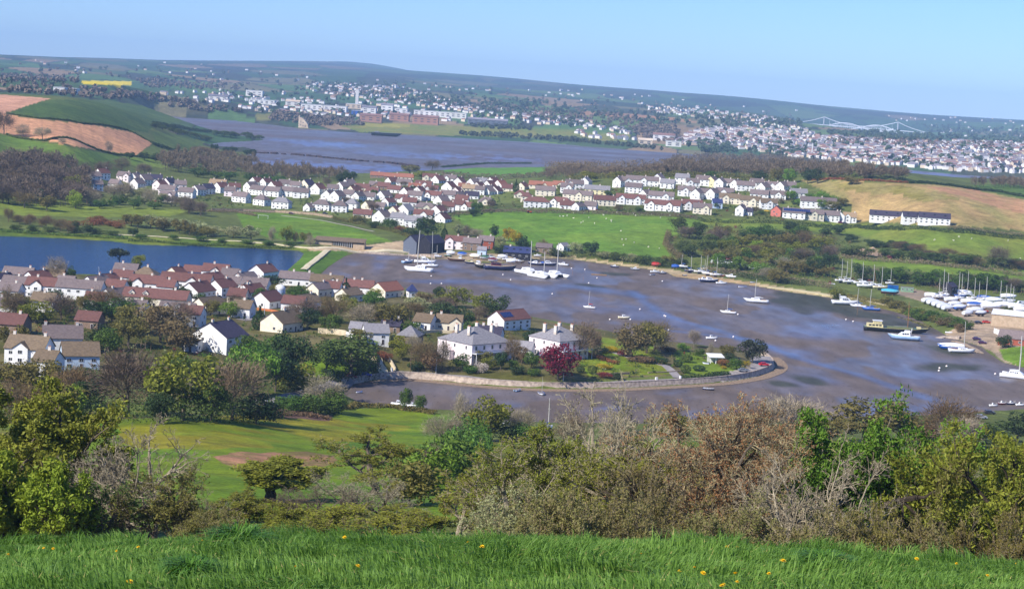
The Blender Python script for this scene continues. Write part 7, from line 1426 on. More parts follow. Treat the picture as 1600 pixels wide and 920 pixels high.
for a in ((95, 145, 17, 7, FW_, PR, 'left of two white farm sheds under the yellow field'), (113, 146.5, 17, 7, FW_, PR, 'right of two white farm sheds under the yellow field'), (342, 158, 30, 10, FW_, FRg, 'white works building at the left end of the far town'), (398, 151, 26, 14, FW_, PR, 'tall white block above the left works'), (410, 163, 40, 9, FW_, PR, 'long white shed below the tall white block'), (458, 166, 22, 10, FW_, FC_, 'square cream-topped warehouse left of the long white one'), (488, 172, 34, 11, FW_, PR, 'long white warehouse left of the dark-fronted one'), (524, 175, 36, 12, FW_, PR, 'white warehouse with dark front'), (553, 170, 24, 10, FC_, PR, 'cream warehouse behind the dark-fronted one'), (558, 180, 16, 9, COVERM['blue'], PR, 'small blue-walled works beside the cream warehouse'), (577, 177, 22, 12, FW_, FRg, 'white grey-roofed works right of the blue one'), (605, 176, 18, 16, FW_, FRg, 'tallest white works near the brick blocks'), (627, 178, 20, 11, FW_, PR, 'white works with domed roof line'), (688, 183, 82, 11, FW_, PR, 'very long white industrial hall'), (580, 191, 34, 13, FB_, FRr, 'left brick barrack block on the far green'), (624, 189, 30, 12, FB_, FRr, 'middle brick barrack block behind the other two'), (665, 194, 40, 14, FB_, FRr, 'right brick barrack block on the far green'), (762, 196, 62, 11, WALLM['grey'], FRg, 'long dark grey block behind dark trees'), (1037, 219, 34, 10, FW_, FRr, 'white school building at the water edge'), (1052, 229, 24, 9, FW_, PR, 'white pale-roofed hall below the school'), (1008, 226, 22, 8, FC_, FC_, 'tan flat hall left of the school'), (1105, 222, 18, 8, FW_, PR, 'white hall under the dark trees right of the school')):
    block(*a, flat=a[5] is PR)
p = ground(557.5, 163, 2000); d = math.hypot(p[0], p[1]); tag(MB().box((0, 0, 20), (9, 9, 46)).box((0, 0, 43.6), (10, 10, 1.2)).build('tower_block', FW_), 'slim white tower rising above the far works', 'tower').location = p
p = ground(1268.5, 243, 2000); d = math.hypot(p[0], p[1]); tag(MB().tube([(0, 0, -2), (0, 0, 25)], [1.6, .9], 8).tube([(0, 0, 25), (0, 0, 26)], [1.6, 1.6], 8).build('chimney_stack', FW_), 'slim white mast standing above the brown wood', 'mast').location = p
# wedge-shaped ruin, hulk
p = ground(466, 199.5, 2000); q = empty('ruin', (p[0], p[1], max(p[2], .5)), R(-8), 'tan wedge-shaped ruin on the far waterside', 'ruin'); mb = MB(); hh = 26; pr = [(0, -2), (22, -2), (20, 8), (13, 16), (7, 21), (2, 22), (2, hh), (0, hh)]
mb.loft([[(x, y, z) for x, z in pr] for y in (0, 11)]); mb.build('wall', mat('tan_ruin_stone', (206, 186, 160), (170, 150, 128), .12, .9), q); m2_ = MB(); [m2_.box((x, -.15, z), (1.6, .4, 2.4)) for x, z in ((5, 6), (10, 5), (15, 4), (5, 13), (10, 11))]; m2_.build('window_row', mat('far_window', (70, 70, 84)), q)
p = at_z(603, 213, 0); q = empty('hulk', p, R(-3), 'long dark hulk moored in the tidal river', 'hulk'); hull_mb(58, 12, 6.5, .1, .95, 9, 0, .4).build('hull', [HULLM['black'], HULLM['grey']], q); MB().box((-18, 0, 7.6), (9, 8, 2)).build('deckhouse', HULLM['grey'], q)
# far trees, hedgerow trees and copses
def far_trees(n, name, m, label, polys, dmin, dmax, h0, h1, per=22, seed=1, bands=None, only=None):
    r = np.random.default_rng(seed); mb = MB(); pts = []
    for poly, k in polys:
        poly = np.array(poly, float); lo, hi = poly.min(0), poly.max(0); P = np.c_[r.uniform(lo[0], hi[0], k*5), r.uniform(lo[1], hi[1], k*5)]; P = P[inpoly(P[:, 0], P[:, 1], poly)]; P = P[~inpoly(P[:, 0], P[:, 1], [(120, 123), (212, 124), (214, 137), (122, 135)])][:k]
        pts += [g for g in grounds(P, dmin) if dmin < math.hypot(g[0], g[1]) < dmax and g[2] > .6]
    G = np.array(pts); d = np.hypot(G[:, 0], G[:, 1]); h = r.uniform(h0, h1, len(G))*(1+np.clip((d-5000)/12000, 0, 1.2))
    C = np.repeat(G, per, 0); H = np.repeat(h, per); o = unit(r.normal(size=(len(C), 3)))*r.uniform(.3, 1, (len(C), 1))**.5
    P = C+o*np.c_[H*.5, H*.5, H*.42]+np.c_[0*H, 0*H, H*.5]; s = H*.32
    N = unit(o+r.normal(size=o.shape)*.4); U = unit(np.cross(N, r.normal(size=N.shape))); V = np.cross(N, U); ti = np.repeat(r.uniform(0, 1, len(G)), per)*.6+.4*r.uniform(0, 1, len(C))
    v = np.stack([P-U*s[:, None], P-V*s[:, None]*.8, P+U*s[:, None], P+V*s[:, None]*.8], 1).reshape(-1, 3); mb.add(v, np.arange(len(v)).reshape(-1, 4), 0, ti)
    return tag(mb.build(name, m), label, 'trees', kind='stuff')
WIDE = [([(0, 100), (300, 108), (640, 128), (900, 150), (1250, 180), (1250, 196), (900, 178), (640, 160), (300, 140), (0, 135)], 130)]
far_trees(0, 'distant_trees', leaf_mat('far_dark_trees', (52, 66, 50), (82, 94, 64), 0, .9), 'dark scattered trees and copses of the far countryside', WIDE+[(IND, 90), (MIDT, 200), (RT_, 220), ([(640, 150), (870, 160), (880, 180), (760, 172), (640, 160)], 150), ([(860, 166), (1080, 182), (1100, 196), (1000, 192), (870, 180)], 90), ([(1080, 180), (1250, 188), (1260, 200), (1100, 205)], 160), ([(1090, 222), (1130, 226), (1150, 238), (1095, 240)], 80), ([(1290, 206), (1450, 208), (1480, 222), (1400, 222), (1300, 214)], 160), ([(1200, 225), (1260, 235), (1260, 245), (1200, 246)], 50), ([(1440, 196), (1640, 205), (1640, 228), (1480, 222)], 220)], 2600, 14000, 8, 14, 18, 3)
far_trees(0, 'distant_thickets', leaf_mat('far_brown_trees', (96, 82, 74), (124, 106, 92), 0, .9), 'brown leafless woods of the far countryside', WIDE+[([(640, 160), (900, 172), (1060, 196), (1050, 215), (980, 200), (800, 180)], 260), ([(980, 200), (1060, 205), (1070, 225), (1010, 222)], 150), ([(430, 176), (560, 188), (570, 197), (480, 197), (420, 188)], 260), ([(0, 128), (250, 150), (380, 176), (330, 178), (230, 160), (0, 145)], 200), ([(210, 125), (360, 132), (380, 142), (230, 138)], 120), ([(0, 118), (130, 122), (130, 130), (0, 130)], 120), ([(1280, 215), (1640, 228), (1640, 236), (1300, 226)], 180)], 2600, 14000, 7, 12, 18, 4)
far_trees(0, 'shore_bushes', leaf_mat('far_shore_bushes', (54, 62, 46), (82, 84, 58), 0, .9), 'dark line of bushes along the far river bank', [([(720, 212), (800, 216.5), (900, 223), (1000, 232), (1040, 236), (1000, 230), (900, 219), (800, 212.5), (720, 209)], 300), ([(1340, 250), (1420, 258), (1500, 267), (1500, 264), (1420, 254), (1340, 246)], 110), ([(775, 194), (830, 200), (830, 204), (770, 203), (730, 198)], 70)], 2600, 6000, 6, 11, 18, 5)
# ================================================================== TREES AND BUSHES OF THE MIDDLE DISTANCE
def grove(group, place, rowsL):
    """rows: (kind, px, base, top, width, look[, name])"""
    PLACE[group] = place
    for r_ in rowsL: plant(r_[0], r_[1], r_[2], r_[3], r_[4], group, r_[5], r_[6] if len(r_) > 6 else 'tree', dist=r_[7] if len(r_) > 7 else None)
BARE, PUR, GREY_ = 'bare brown tree', 'leafless purple-brown tree', 'leafless grey tree'
grove('trees above the meadow', 'above the meadow', [
 ('bare_purple', 200, 652, 527, 118, 'broad leafless purple-brown tree'), ('mid_oak', 287, 657, 546, 112, 'tall yellow-green tree with deep gaps'), ('bare_bare', 362, 656, 545, 108, 'broad leafless brown tree'), ('mid_green', 395, 618, 524, 78, 'bright green tree right of the white house'), ('mid_dark', 452, 606, 517, 70, 'dark evergreen tree'), ('mid_dark', 430, 612, 540, 60, 'dark evergreen tree'),
 ('mid_hedge', 548, 584, 524, 100, 'wide dark olive tree by the dark hedge'), ('mid_hedge', 510, 584, 528, 60, 'wide dark olive tree by the dark hedge'), ('bush_oak', 461, 612, 564, 62, 'round yellow-green bush', 'bush'), ('bare_grey', 505, 640, 584, 74, 'grey leafless tree over the lane'), ('bush_ivy', 520, 645, 600, 42, 'dark ivy-covered bush', 'bush'), ('bush_ivy', 450, 640, 612, 46, 'low dark green bush', 'bush'), ('bush_ivy', 485, 644, 612, 44, 'low dark green bush', 'bush'),
 ('bare_brown', 110, 640, 560, 80, BARE), ('mid_olive', 60, 615, 560, 70, 'olive-brown tree'), ('mid_olive', 20, 620, 560, 80, 'olive-brown tree'), ('mid_dark', 140, 650, 590, 60, 'dark evergreen tree'), ('bare_brown', 30, 660, 590, 90, BARE), ('mid_olive', 90, 662, 596, 80, 'olive-brown tree'), ('mid_lime', 110, 662, 602, 50, 'lime-green tree'), ('mid_ivy', 165, 560, 512, 50, 'dark green garden tree'), ('mid_hedge', 330, 660, 600, 60, 'wide dark olive tree'), ('mid_dark', 250, 662, 610, 50, 'dark evergreen tree'), ('bush_dark', 400, 662, 615, 60, 'dark bush', 'bush'), ('mid_ivy', 420, 585, 530, 60, 'dark green garden tree'), ('bush_brown', 425, 650, 634, 50, 'low brown bush', 'bush')])
grove('garden trees of the near village', 'in the near village', [
 ('bare_purple', 95, 500, 455, 60, PUR), ('mid_olive', 30, 498, 462, 60, 'olive-brown tree'), ('mid_oak', 55, 505, 470, 50, 'yellow-olive tree'), ('mid_dark', 140, 505, 468, 46, 'dark evergreen tree'), ('mid_ivy', 175, 505, 466, 50, 'dark green tree'), ('mid_olive', 215, 520, 470, 66, 'olive-brown tree'), ('mid_brown', 250, 535, 478, 80, 'russet-budding tree'), ('bare_purple', 275, 510, 470, 60, PUR), ('mid_olive', 200, 540, 490, 60, 'olive-brown tree'), ('mid_dark', 155, 545, 505, 46, 'dark evergreen tree'), ('mid_brown', 285, 550, 500, 60, 'russet-budding tree'), ('bare_brown', 165, 490, 448, 56, BARE), ('mid_olive', 20, 550, 505, 50, 'olive-brown tree'),
 ('bare_bare', 20, 500, 440, 40, BARE), ('bare_grey', 88, 440, 398, 40, GREY_), ('pine', 186, 424, 385, 26, 'dark round-headed pine on a bare trunk by the lake'), ('mid_oak', 217, 421, 396, 23, 'round green tree by the lake'), ('mid_ivy', 112, 440, 415, 16, 'small dark tree on the lake bank'), ('mid_dark', 60, 560, 520, 40, 'dark evergreen tree'),
 ('mid_green', 357, 496, 470, 30, 'round fresh green tree'), ('cypress', 405, 515, 478, 22, 'dark cypress'), ('cypress', 390, 470, 445, 16, 'dark cypress'), ('mid_dark', 425, 448, 430, 42, 'dark evergreen tree'), ('mid_ivy', 470, 470, 445, 40, 'dark green tree'), ('cypress', 540, 462, 434, 16, 'dark cypress'), ('bare_purple', 480, 505, 460, 50, PUR), ('bare_brown', 520, 505, 458, 60, BARE), ('mid_dark', 480, 515, 480, 40, 'dark evergreen tree'), ('mid_ivy', 515, 520, 488, 40, 'dark green tree'), ('mid_oak', 550, 500, 462, 40, 'yellow-olive tree'), ('mid_ivy', 585, 480, 455, 40, 'dark green tree'), ('bare_grey', 570, 510, 470, 56, GREY_),
 ('mid_olive', 610, 515, 468, 60, 'olive-brown tree'), ('bare_brown', 640, 500, 466, 50, BARE), ('mid_willow', 655, 492, 462, 46, 'blossoming grey-pink tree'), ('bare_purple', 690, 490, 460, 46, PUR), ('mid_dark', 685, 505, 470, 50, 'dark evergreen tree'), ('mid_oak', 712, 480, 446, 52, 'yellow-olive tree'), ('mid_dark', 688, 470, 446, 22, 'dark evergreen tree'), ('mid_ivy', 640, 522, 500, 36, 'dark green tree'), ('mid_dark', 724, 510, 480, 36, 'dark evergreen tree'), ('mid_dark', 778, 500, 462, 44, 'dark evergreen tree'), ('mid_oak', 757, 496, 458, 42, 'yellow-olive tree'), ('bare_purple', 748, 500, 476, 30, PUR), ('mid_brown', 660, 475, 455, 40, 'russet-budding tree'), ('bush_gorse', 733, 500, 488, 14, 'small yellow-flowering bush', 'bush'), ('mid_olive', 560, 540, 512, 40, 'olive-brown tree'), ('bush_oak', 620, 545, 522, 34, 'yellow-green bush', 'bush'), ('bush_dark', 580, 555, 540, 26, 'dark bush', 'bush'), ('bush_rust', 600, 562, 548, 22, 'orange-brown bush', 'bush'),
 ('mid_ivy', 385, 560, 520, 50, 'dark green tree'), ('bush_ivy', 440, 540, 520, 40, 'dark bush', 'bush'), ('bare_grey', 340, 550, 515, 34, GREY_), ('bush_ivy', 290, 580, 556, 40, 'dark bush', 'bush'), ('mid_oak', 585, 468, 450, 26, 'yellow-olive tree'), ('bush_brown', 40, 600, 575, 50, 'brown bush', 'bush'), ('bush_hedge', 130, 600, 575, 60, 'dark olive bush', 'bush')])
L_ = []
for k in range(22):
    px = 10+k*25+rng.uniform(-8, 8); b_ = rng.uniform(452, 500) if px < 420 else rng.uniform(460, 505); kd, lk = (('mid_ivy', 'dark green tree'), ('mid_olive', 'olive-brown tree'), ('bare_purple', PUR), ('mid_dark', 'dark evergreen tree'))[k % 4]; h_ = rng.uniform(18, 30); L_.append((kd, px, b_, b_-h_, h_*1.15, lk))
grove('small trees between the near village houses', 'between the near houses', L_)
grove('trees on the point', 'on the point', [
 ('bush_beech', 871, 592, 533, 54, 'crimson-leaved tree before the tall villa'), ('bare_bare', 905, 560, 500, 70, BARE), ('mid_brown', 985, 560, 505, 60, 'russet-budding tree on a pale trunk'), ('bare_brown', 1022, 548, 498, 62, BARE), ('mid_olive', 1010, 552, 502, 56, 'olive-brown tree'), ('mid_pine', 1175, 568, 527, 46, 'dark spreading pine at the tip'), ('mid_olive', 1135, 560, 536, 26, 'olive-brown tree'), ('bare_grey', 1084, 543, 512, 22, 'small pale dead tree'), ('bush_green', 1067, 548, 536, 22, 'bright green bush', 'bush'), ('bush_ivy', 1092, 556, 543, 16, 'dark green bush', 'bush'),
 ('clipped_dark', 1059, 573, 561, 13, 'dark clipped round shrub', 'shrub'), ('clipped_hedge', 1073, 566, 553, 17, 'olive clipped round shrub', 'shrub'), ('clipped_hedge', 1071, 583, 569, 15, 'olive clipped round shrub', 'shrub'), ('clipped_dark', 1092, 579, 570, 18, 'dark clipped round shrub', 'shrub'), ('clipped_dark', 907, 582, 571, 12, 'dark clipped round shrub', 'shrub'), ('clipped_hedge', 925, 584, 570, 14, 'olive clipped round shrub', 'shrub'),
 ('mid_ivy', 830, 576, 548, 26, 'dark green tree'), ('bare_brown', 800, 566, 522, 30, BARE), ('mid_olive', 755, 572, 545, 26, 'olive-brown tree'), ('mid_brown', 815, 568, 540, 24, 'russet-budding tree'), ('mid_dark', 828, 540, 512, 26, 'dark evergreen tree'), ('mid_ivy', 735, 524, 500, 26, 'dark green tree'), ('bush_dark', 808, 585, 568, 24, 'dark bush', 'bush'), ('bush_ivy', 834, 586, 572, 22, 'dark green bush', 'bush'), ('mid_dark', 782, 578, 548, 22, 'dark evergreen tree'), ('mid_oak', 763, 578, 556, 24, 'yellow-olive tree'), ('bare_purple', 690, 578, 530, 42, PUR), ('bare_brown', 660, 576, 528, 44, BARE), ('mid_brown', 675, 580, 545, 40, 'russet-budding tree'), ('mid_ivy', 722, 580, 552, 30, 'dark green tree'), ('bush_blossom', 752, 582, 564, 20, 'white-flowering bush', 'bush'), ('bush_ivy', 735, 583, 566, 24, 'dark green bush', 'bush'), ('bush_dark', 648, 578, 562, 24, 'dark bush', 'bush'), ('mid_oak', 628, 562, 534, 28, 'yellow-olive tree'), ('bare_grey', 645, 560, 520, 26, GREY_), ('bush_rust', 776, 562, 548, 16, 'orange-brown bush', 'bush'), ('bush_ivy', 800, 575, 562, 20, 'dark green bush', 'bush'),
 ('mid_brown', 930, 548, 518, 26, 'russet-budding tree'), ('bush_dark', 935, 553, 540, 30, 'dark bush', 'bush'), ('bush_gorse', 955, 550, 540, 22, 'yellow-green hedge bush', 'bush'), ('bush_red', 975, 556, 544, 20, 'reddish bush', 'bush'), ('bush_rust', 1130, 572, 560, 22, 'orange-brown bush', 'bush'), ('bush_ivy', 1150, 577, 560, 26, 'dark green bush', 'bush'), ('bush_dark', 1140, 568, 552, 22, 'dark bush', 'bush'), ('bush_gorse', 1165, 574, 562, 14, 'golden bush', 'bush'), ('bush_gorse', 1131, 576, 571, 9, 'small bright yellow bush', 'bush'), ('bush_red', 945, 590, 580, 20, 'reddish bush', 'bush'), ('bush_dark', 962, 592, 580, 18, 'dark bush', 'bush'), ('bush_gorse', 945, 576, 568, 26, 'golden bush', 'bush'), ('bush_brown', 1000, 566, 556, 40, 'brown bush', 'bush'), ('bush_dark', 1030, 568, 558, 26, 'dark bush', 'bush'), ('bush_brown', 1040, 550, 540, 34, 'brown bush', 'bush'), ('bare_grey', 1110, 560, 532, 12, 'thin bare sapling')])
grove('trees by the quay', 'by the quay', [
 ('mid_dark', 668, 372, 336, 40, 'dark evergreen tree behind the barns'), ('cypress', 694, 375, 350, 10, 'small golden cypress'), ('mid_dark', 772, 372, 350, 16, 'dark evergreen tree'), ('mid_gorse', 795, 378, 354, 22, 'golden-topped tree'), ('mid_gorse', 806, 384, 358, 20, 'golden-topped tree'), ('mid_willow', 782, 385, 368, 20, 'pale willow'), ('bush_dark', 780, 396, 381, 20, 'dark bush', 'bush'), ('bare_purple', 730, 370, 352, 26, PUR), ('mid_willow', 718, 368, 350, 22, 'pale willow'), ('mid_dark', 818, 392, 368, 26, 'dark evergreen tree'), ('bare_grey', 745, 372, 356, 24, GREY_),
 ('bare_brown', 848, 390, 372, 16, BARE), ('bush_willow', 858, 397, 384, 22, 'pale willow bush', 'bush'), ('mid_willow', 900, 396, 378, 30, 'pale willow'), ('mid_dark', 922, 400, 376, 28, 'dark evergreen tree'), ('bush_dark', 870, 400, 390, 26, 'dark bush', 'bush'), ('bush_willow', 945, 403, 392, 24, 'pale willow bush', 'bush'), ('bush_hedge', 965, 406, 392, 28, 'dark olive bush', 'bush'), ('bush_willow', 985, 409, 394, 26, 'pale willow bush', 'bush'), ('bush_hedge', 1005, 412, 396, 28, 'dark olive bush', 'bush'), ('bush_hedge', 1030, 415, 400, 28, 'dark olive bush', 'bush'), ('mid_olive', 1045, 416, 398, 24, 'olive-brown tree'), ('bush_dark', 1062, 418, 402, 28, 'dark bush', 'bush'),
 ('bare_grey', 425, 378, 352, 14, GREY_), ('mid_oak', 448, 380, 352, 24, 'yellow-olive tree'), ('bare_brown', 462, 381, 362, 14, BARE), ('mid_olive', 476, 382, 360, 20, 'olive-brown tree'), ('bare_grey', 485, 386, 366, 16, GREY_), ('bush_ivy', 610, 358, 342, 30, 'dark green bush', 'bush'), ('bush_olive', 560, 348, 336, 30, 'olive bush', 'bush'), ('bush_hedge', 585, 356, 344, 26, 'dark olive bush', 'bush'), ('bush_rust', 625, 362, 352, 16, 'orange-brown bush', 'bush'), ('bush_dark', 640, 368, 356, 26, 'dark bush', 'bush')])
L_ = []
for kind, x0, x1, b0, b1, n, hpx, wpx, look in (('mid_hedge', 1050, 1130, 360, 415, 7, 24, 34, 'dark olive tree'), ('bare_purple', 1050, 1130, 358, 385, 2, 26, 36, PUR), ('mid_olive', 1110, 1260, 375, 425, 13, 24, 36, 'olive-brown tree'), ('mid_ivy', 1120, 1260, 360, 425, 8, 22, 30, 'dark green tree'), ('mid_lime', 1150, 1190, 390, 410, 2, 22, 34, 'lime-green tree'), ('bare_brown', 1130, 1300, 380, 432, 5, 24, 36, BARE), ('mid_dark', 1150, 1320, 360, 380, 7, 16, 26, 'dark evergreen tree'), ('mid_oak', 1120, 1300, 375, 430, 6, 22, 32, 'yellow-olive tree'), ('mid_green', 1100, 1290, 385, 430, 5, 20, 30, 'fresh green tree'), ('bare_purple', 1240, 1300, 385, 425, 2, 28, 40, PUR), ('mid_dark', 1270, 1300, 405, 440, 3, 24, 30, 'dark evergreen tree'), ('bare_grey', 1180, 1290, 420, 446, 3, 22, 36, GREY_), ('mid_olive', 1200, 1290, 425, 446, 5, 20, 30, 'olive-brown tree')):
    for k in range(n):
        px = x0+(x1-x0)*(k+rng.uniform(.2, .8))/n; b_ = rng.uniform(b0, b1); L_.append((kind, px, b_, b_-hpx*rng.uniform(.8, 1.2), wpx*rng.uniform(.8, 1.2), look))
grove('scrub wood on the hillside', 'in the hillside wood', L_+[('bush_red', 1250, 384, 376, 8, 'small scarlet bush', 'bush'), ('mid_oak', 1230, 390, 370, 34, 'yellow-olive tree')])
L_ = []
for kind, x0, x1, b0, b1, n, hpx, wpx, look in (('mid_hedge', 1300, 1600, 398, 418, 10, 15, 34, 'dark olive tree'), ('bare_brown', 1390, 1540, 390, 416, 6, 16, 32, BARE), ('mid_dark', 1320, 1440, 378, 392, 5, 13, 30, 'dark evergreen tree'), ('mid_ivy', 1370, 1600, 440, 458, 9, 24, 36, 'dark green tree'), ('mid_dark', 1330, 1580, 436, 452, 8, 22, 30, 'dark evergreen tree'), ('bare_purple', 1340, 1600, 436, 456, 5, 22, 30, PUR), ('bush_ivy', 1420, 1520, 496, 516, 7, 18, 26, 'dark green bush'), ('bush_olive', 1380, 1470, 474, 508, 6, 12, 26, 'olive bush'), ('bush_brown', 1460, 1510, 505, 520, 3, 14, 22, 'brown bush')):
    for k in range(n):
        px = x0+(x1-x0)*(k+rng.uniform(.2, .8))/n; t_ = (k+.5)/n; b_ = b0+(b1-b0)*t_+rng.uniform(-2, 2); L_.append((kind, px, b_, b_-hpx*rng.uniform(.8, 1.2), wpx*rng.uniform(.8, 1.2), look, 'bush' if kind.startswith('bush') else 'tree'))
grove('trees round the boatyard', 'round the boatyard', L_+[('bare_purple', 1560, 416, 381, 36, 'lone round purple-brown tree on the field edge'), ('bush_oak', 1308, 466, 448, 26, 'round yellow-green bush'), ('bush_dark', 1570, 543, 522, 26, 'round dark bush before the store'), ('bare_brown', 1590, 420, 404, 30, BARE)])
L_ = []
for kind, x0, x1, b0, b1, n, hpx, wpx, look in (('bare_purple', -10, 140, 262, 320, 16, 34, 40, PUR), ('bare_brown', -10, 130, 280, 326, 10, 30, 36, BARE), ('mid_olive', 0, 130, 300, 330, 6, 24, 30, 'olive-brown tree'), ('mid_dark', 5, 120, 270, 325, 5, 24, 22, 'dark evergreen tree'), ('bare_grey', 130, 240, 306, 326, 4, 28, 30, GREY_), ('bare_purple', 150, 240, 262, 282, 3, 26, 30, PUR), ('mid_willow', 190, 260, 308, 324, 3, 18, 22, 'pale willow'), ('mid_ivy', 150, 260, 318, 328, 7, 14, 22, 'dark green tree')):
    for k in range(n):
        px = x0+(x1-x0)*(k+rng.uniform(.2, .8))/n; b_ = rng.uniform(b0, b1); L_.append((kind, px, b_, b_-hpx*rng.uniform(.8, 1.2), wpx*rng.uniform(.8, 1.2), look))
grove('trees of the left valley wood', 'in the left valley wood', L_+[('mid_oak', 112, 306, 272, 26, 'bright yellow-green tree'), ('mid_lime', 118, 326, 298, 24, 'lime-green tree')])
L_ = []
for kind, x0, x1, b0, b1, n, hpx, wpx, look in (('mid_olive', 190, 330, 352, 372, 7, 22, 26, 'olive-brown tree'), ('mid_willow', 225, 400, 355, 376, 7, 20, 30, 'pale willow'), ('bare_brown', 0, 120, 345, 366, 6, 20, 24, BARE), ('bush_hedge', 0, 190, 358, 368, 6, 8, 20, 'dark olive bush'), ('mid_dark', 80, 220, 360, 372, 3, 16, 18, 'dark evergreen tree'), ('bare_purple', 260, 320, 320, 340, 4, 24, 28, PUR), ('bush_rust', 140, 190, 345, 358, 4, 9, 22, 'rust-brown bush'), ('bush_ivy', 210, 470, 372, 385, 7, 7, 20, 'dark green bush')):
    for k in range(n):
        px = x0+(x1-x0)*(k+rng.uniform(.2, .8))/n; b_ = b0+(b1-b0)*(k+.5)/n; L_.append((kind, px, b_, b_-hpx*rng.uniform(.8, 1.2), wpx*rng.uniform(.8, 1.2), look, 'bush' if kind.startswith('bush') else 'tree'))
grove('trees along the far lake bank', 'on the far lake bank', L_+[('bare_purple', 296, 334, 310, 34, 'broad dusky purple tree')])
L_ = []
for kind, x0, x1, b0, b1, n, hpx, wpx, look in (('mid_dark', 330, 405, 236, 246, 5, 11, 16, 'dark evergreen tree'), ('bare_brown', 300, 400, 238, 258, 7, 14, 24, BARE), ('mid_hedge', 240, 330, 200, 222, 9, 9, 18, 'dark olive tree'), ('mid_hedge', 330, 412, 212, 219, 7, 9, 18, 'dark olive tree'), ('bare_purple', 260, 370, 252, 268, 9, 18, 30, PUR), ('bare_brown', 390, 540, 272, 280, 8, 18, 28, BARE), ('bare_purple', 380, 480, 270, 282, 5, 20, 28, PUR), ('mid_ivy', 300, 450, 276, 290, 6, 16, 26, 'dark green tree'), ('mid_dark', 190, 300, 248, 258, 5, 12, 18, 'dark evergreen tree')):
    for k in range(n):
        px = x0+(x1-x0)*(k+rng.uniform(.2, .8))/n; b_ = b0+(b1-b0)*(k+.5)/n; L_.append((kind, px, b_, b_-hpx*rng.uniform(.8, 1.2), wpx*rng.uniform(.8, 1.2), look))
grove('trees along the tidal river', 'along the tidal river', L_+[('mid_dark', 546, 292, 265, 24, 'large dark evergreen tree'), ('mid_dark', 532, 290, 268, 16, 'dark evergreen tree'), ('bare_purple', 675, 267, 248, 26, 'round purple tree on the river bank'), ('mid_olive', 640, 272, 256, 30, 'olive-brown tree'), ('mid_oak', 660, 280, 266, 30, 'yellow-olive tree'), ('bare_grey', 36, 214, 192, 26, 'leafless grey tree on the ploughed field edge'), ('bare_grey', 66, 219, 196, 26, 'leafless grey tree on the ploughed field edge'), ('bare_grey', 97, 225, 215, 14, 'leafless grey tree on the ploughed field edge'), ('bare_grey', 169, 239, 219, 15, 'leafless grey tree on the ploughed field edge'), ('bare_purple', 6, 210, 168, 30, 'dusky tree at the left frame edge')])
L_ = []
for kind, x0, x1, b0, b1, n, hpx, wpx, look in (('mid_ivy', 520, 780, 296, 338, 10, 11, 14, 'dark green tree'), ('bare_purple', 500, 780, 290, 335, 12, 13, 18, PUR), ('mid_dark', 640, 780, 300, 345, 5, 12, 14, 'dark evergreen tree'), ('bush_red', 560, 700, 305, 330, 4, 8, 12, 'reddish bush'), ('mid_ivy', 860, 1260, 296, 338, 10, 9, 14, 'dark green tree'), ('bare_brown', 820, 1240, 295, 336, 10, 11, 18, BARE), ('mid_green', 1230, 1310, 312, 328, 5, 14, 20, 'fresh green tree'), ('mid_olive', 1280, 1330, 318, 336, 3, 14, 20, 'olive-brown tree')):
    for k in range(n):
        px = x0+(x1-x0)*(k+rng.uniform(.2, .8))/n; b_ = b0+(b1-b0)*((k*0.618) % 1); L_.append((kind, px, b_, b_-hpx*rng.uniform(.8, 1.2), wpx*rng.uniform(.8, 1.2), look, 'bush' if kind.startswith('bush') else 'tree'))
grove('garden trees of the far village', 'in the far village', L_+[('mid_ivy', 745, 330, 314, 22, 'dark green tree at the field corner'), ('cypress', 806, 300, 280, 10, 'dark cypress')])
grove('trees at the foot of the slope', 'at the foot of the slope', [
 ('bush_ivy', 700, 756, 660, 90, 'dark green bush of the meadow hedge line', 'bush'), ('bush_green', 668, 768, 690, 80, 'fresh green bush of the meadow hedge line', 'bush'), ('bush_olive', 640, 790, 720, 90, 'olive bush of the meadow hedge line', 'bush'), ('bush_ivy', 730, 722, 665, 50, 'dark green bush of the meadow hedge line', 'bush'), ('bare_purple', 675, 765, 690, 60, 'leafless purple bush of the meadow hedge line', 'bush'), ('bare_grey', 690, 700, 642, 60, GREY_),
 ('mid_oak', 760, 690, 620, 70, 'yellow-olive tree'), ('bare_grey', 718, 690, 608, 40, 'thin leafless grey tree'), ('bare_grey', 812, 688, 635, 50, GREY_), ('bush_dark', 790, 690, 660, 50, 'dark bush', 'bush'), ('bush_ivy', 822, 690, 660, 40, 'dark green bush', 'bush'), ('mid_ivy', 632, 642, 602, 22, 'dark green tree'), ('bush_ivy', 656, 642, 612, 18, 'dark green bush', 'bush'),
 ('bare_bare', 880, 700, 640, 80, BARE), ('bare_grey', 1235, 690, 612, 110, GREY_), ('mid_olive', 1350, 690, 622, 130, 'olive-brown tree'), ('mid_olive', 1295, 692, 650, 80, 'olive-brown tree'), ('bare_brown', 1480, 692, 614, 100, BARE), ('bare_grey', 1500, 700, 645, 70, GREY_), ('mid_dark', 1590, 690, 642, 70, 'dark evergreen tree'), ('bare_brown', 1120, 690, 640, 80, BARE), ('mid_olive', 1045, 700, 640, 70, 'olive-brown tree'), ('bush_brown', 1440, 694, 660, 70, 'brown bush', 'bush'), ('bush_hedge', 1540, 692, 660, 60, 'dark olive bush', 'bush'), ('bare_brown', 1180, 692, 630, 90, BARE), ('mid_ivy', 1420, 690, 640, 60, 'dark green tree')])
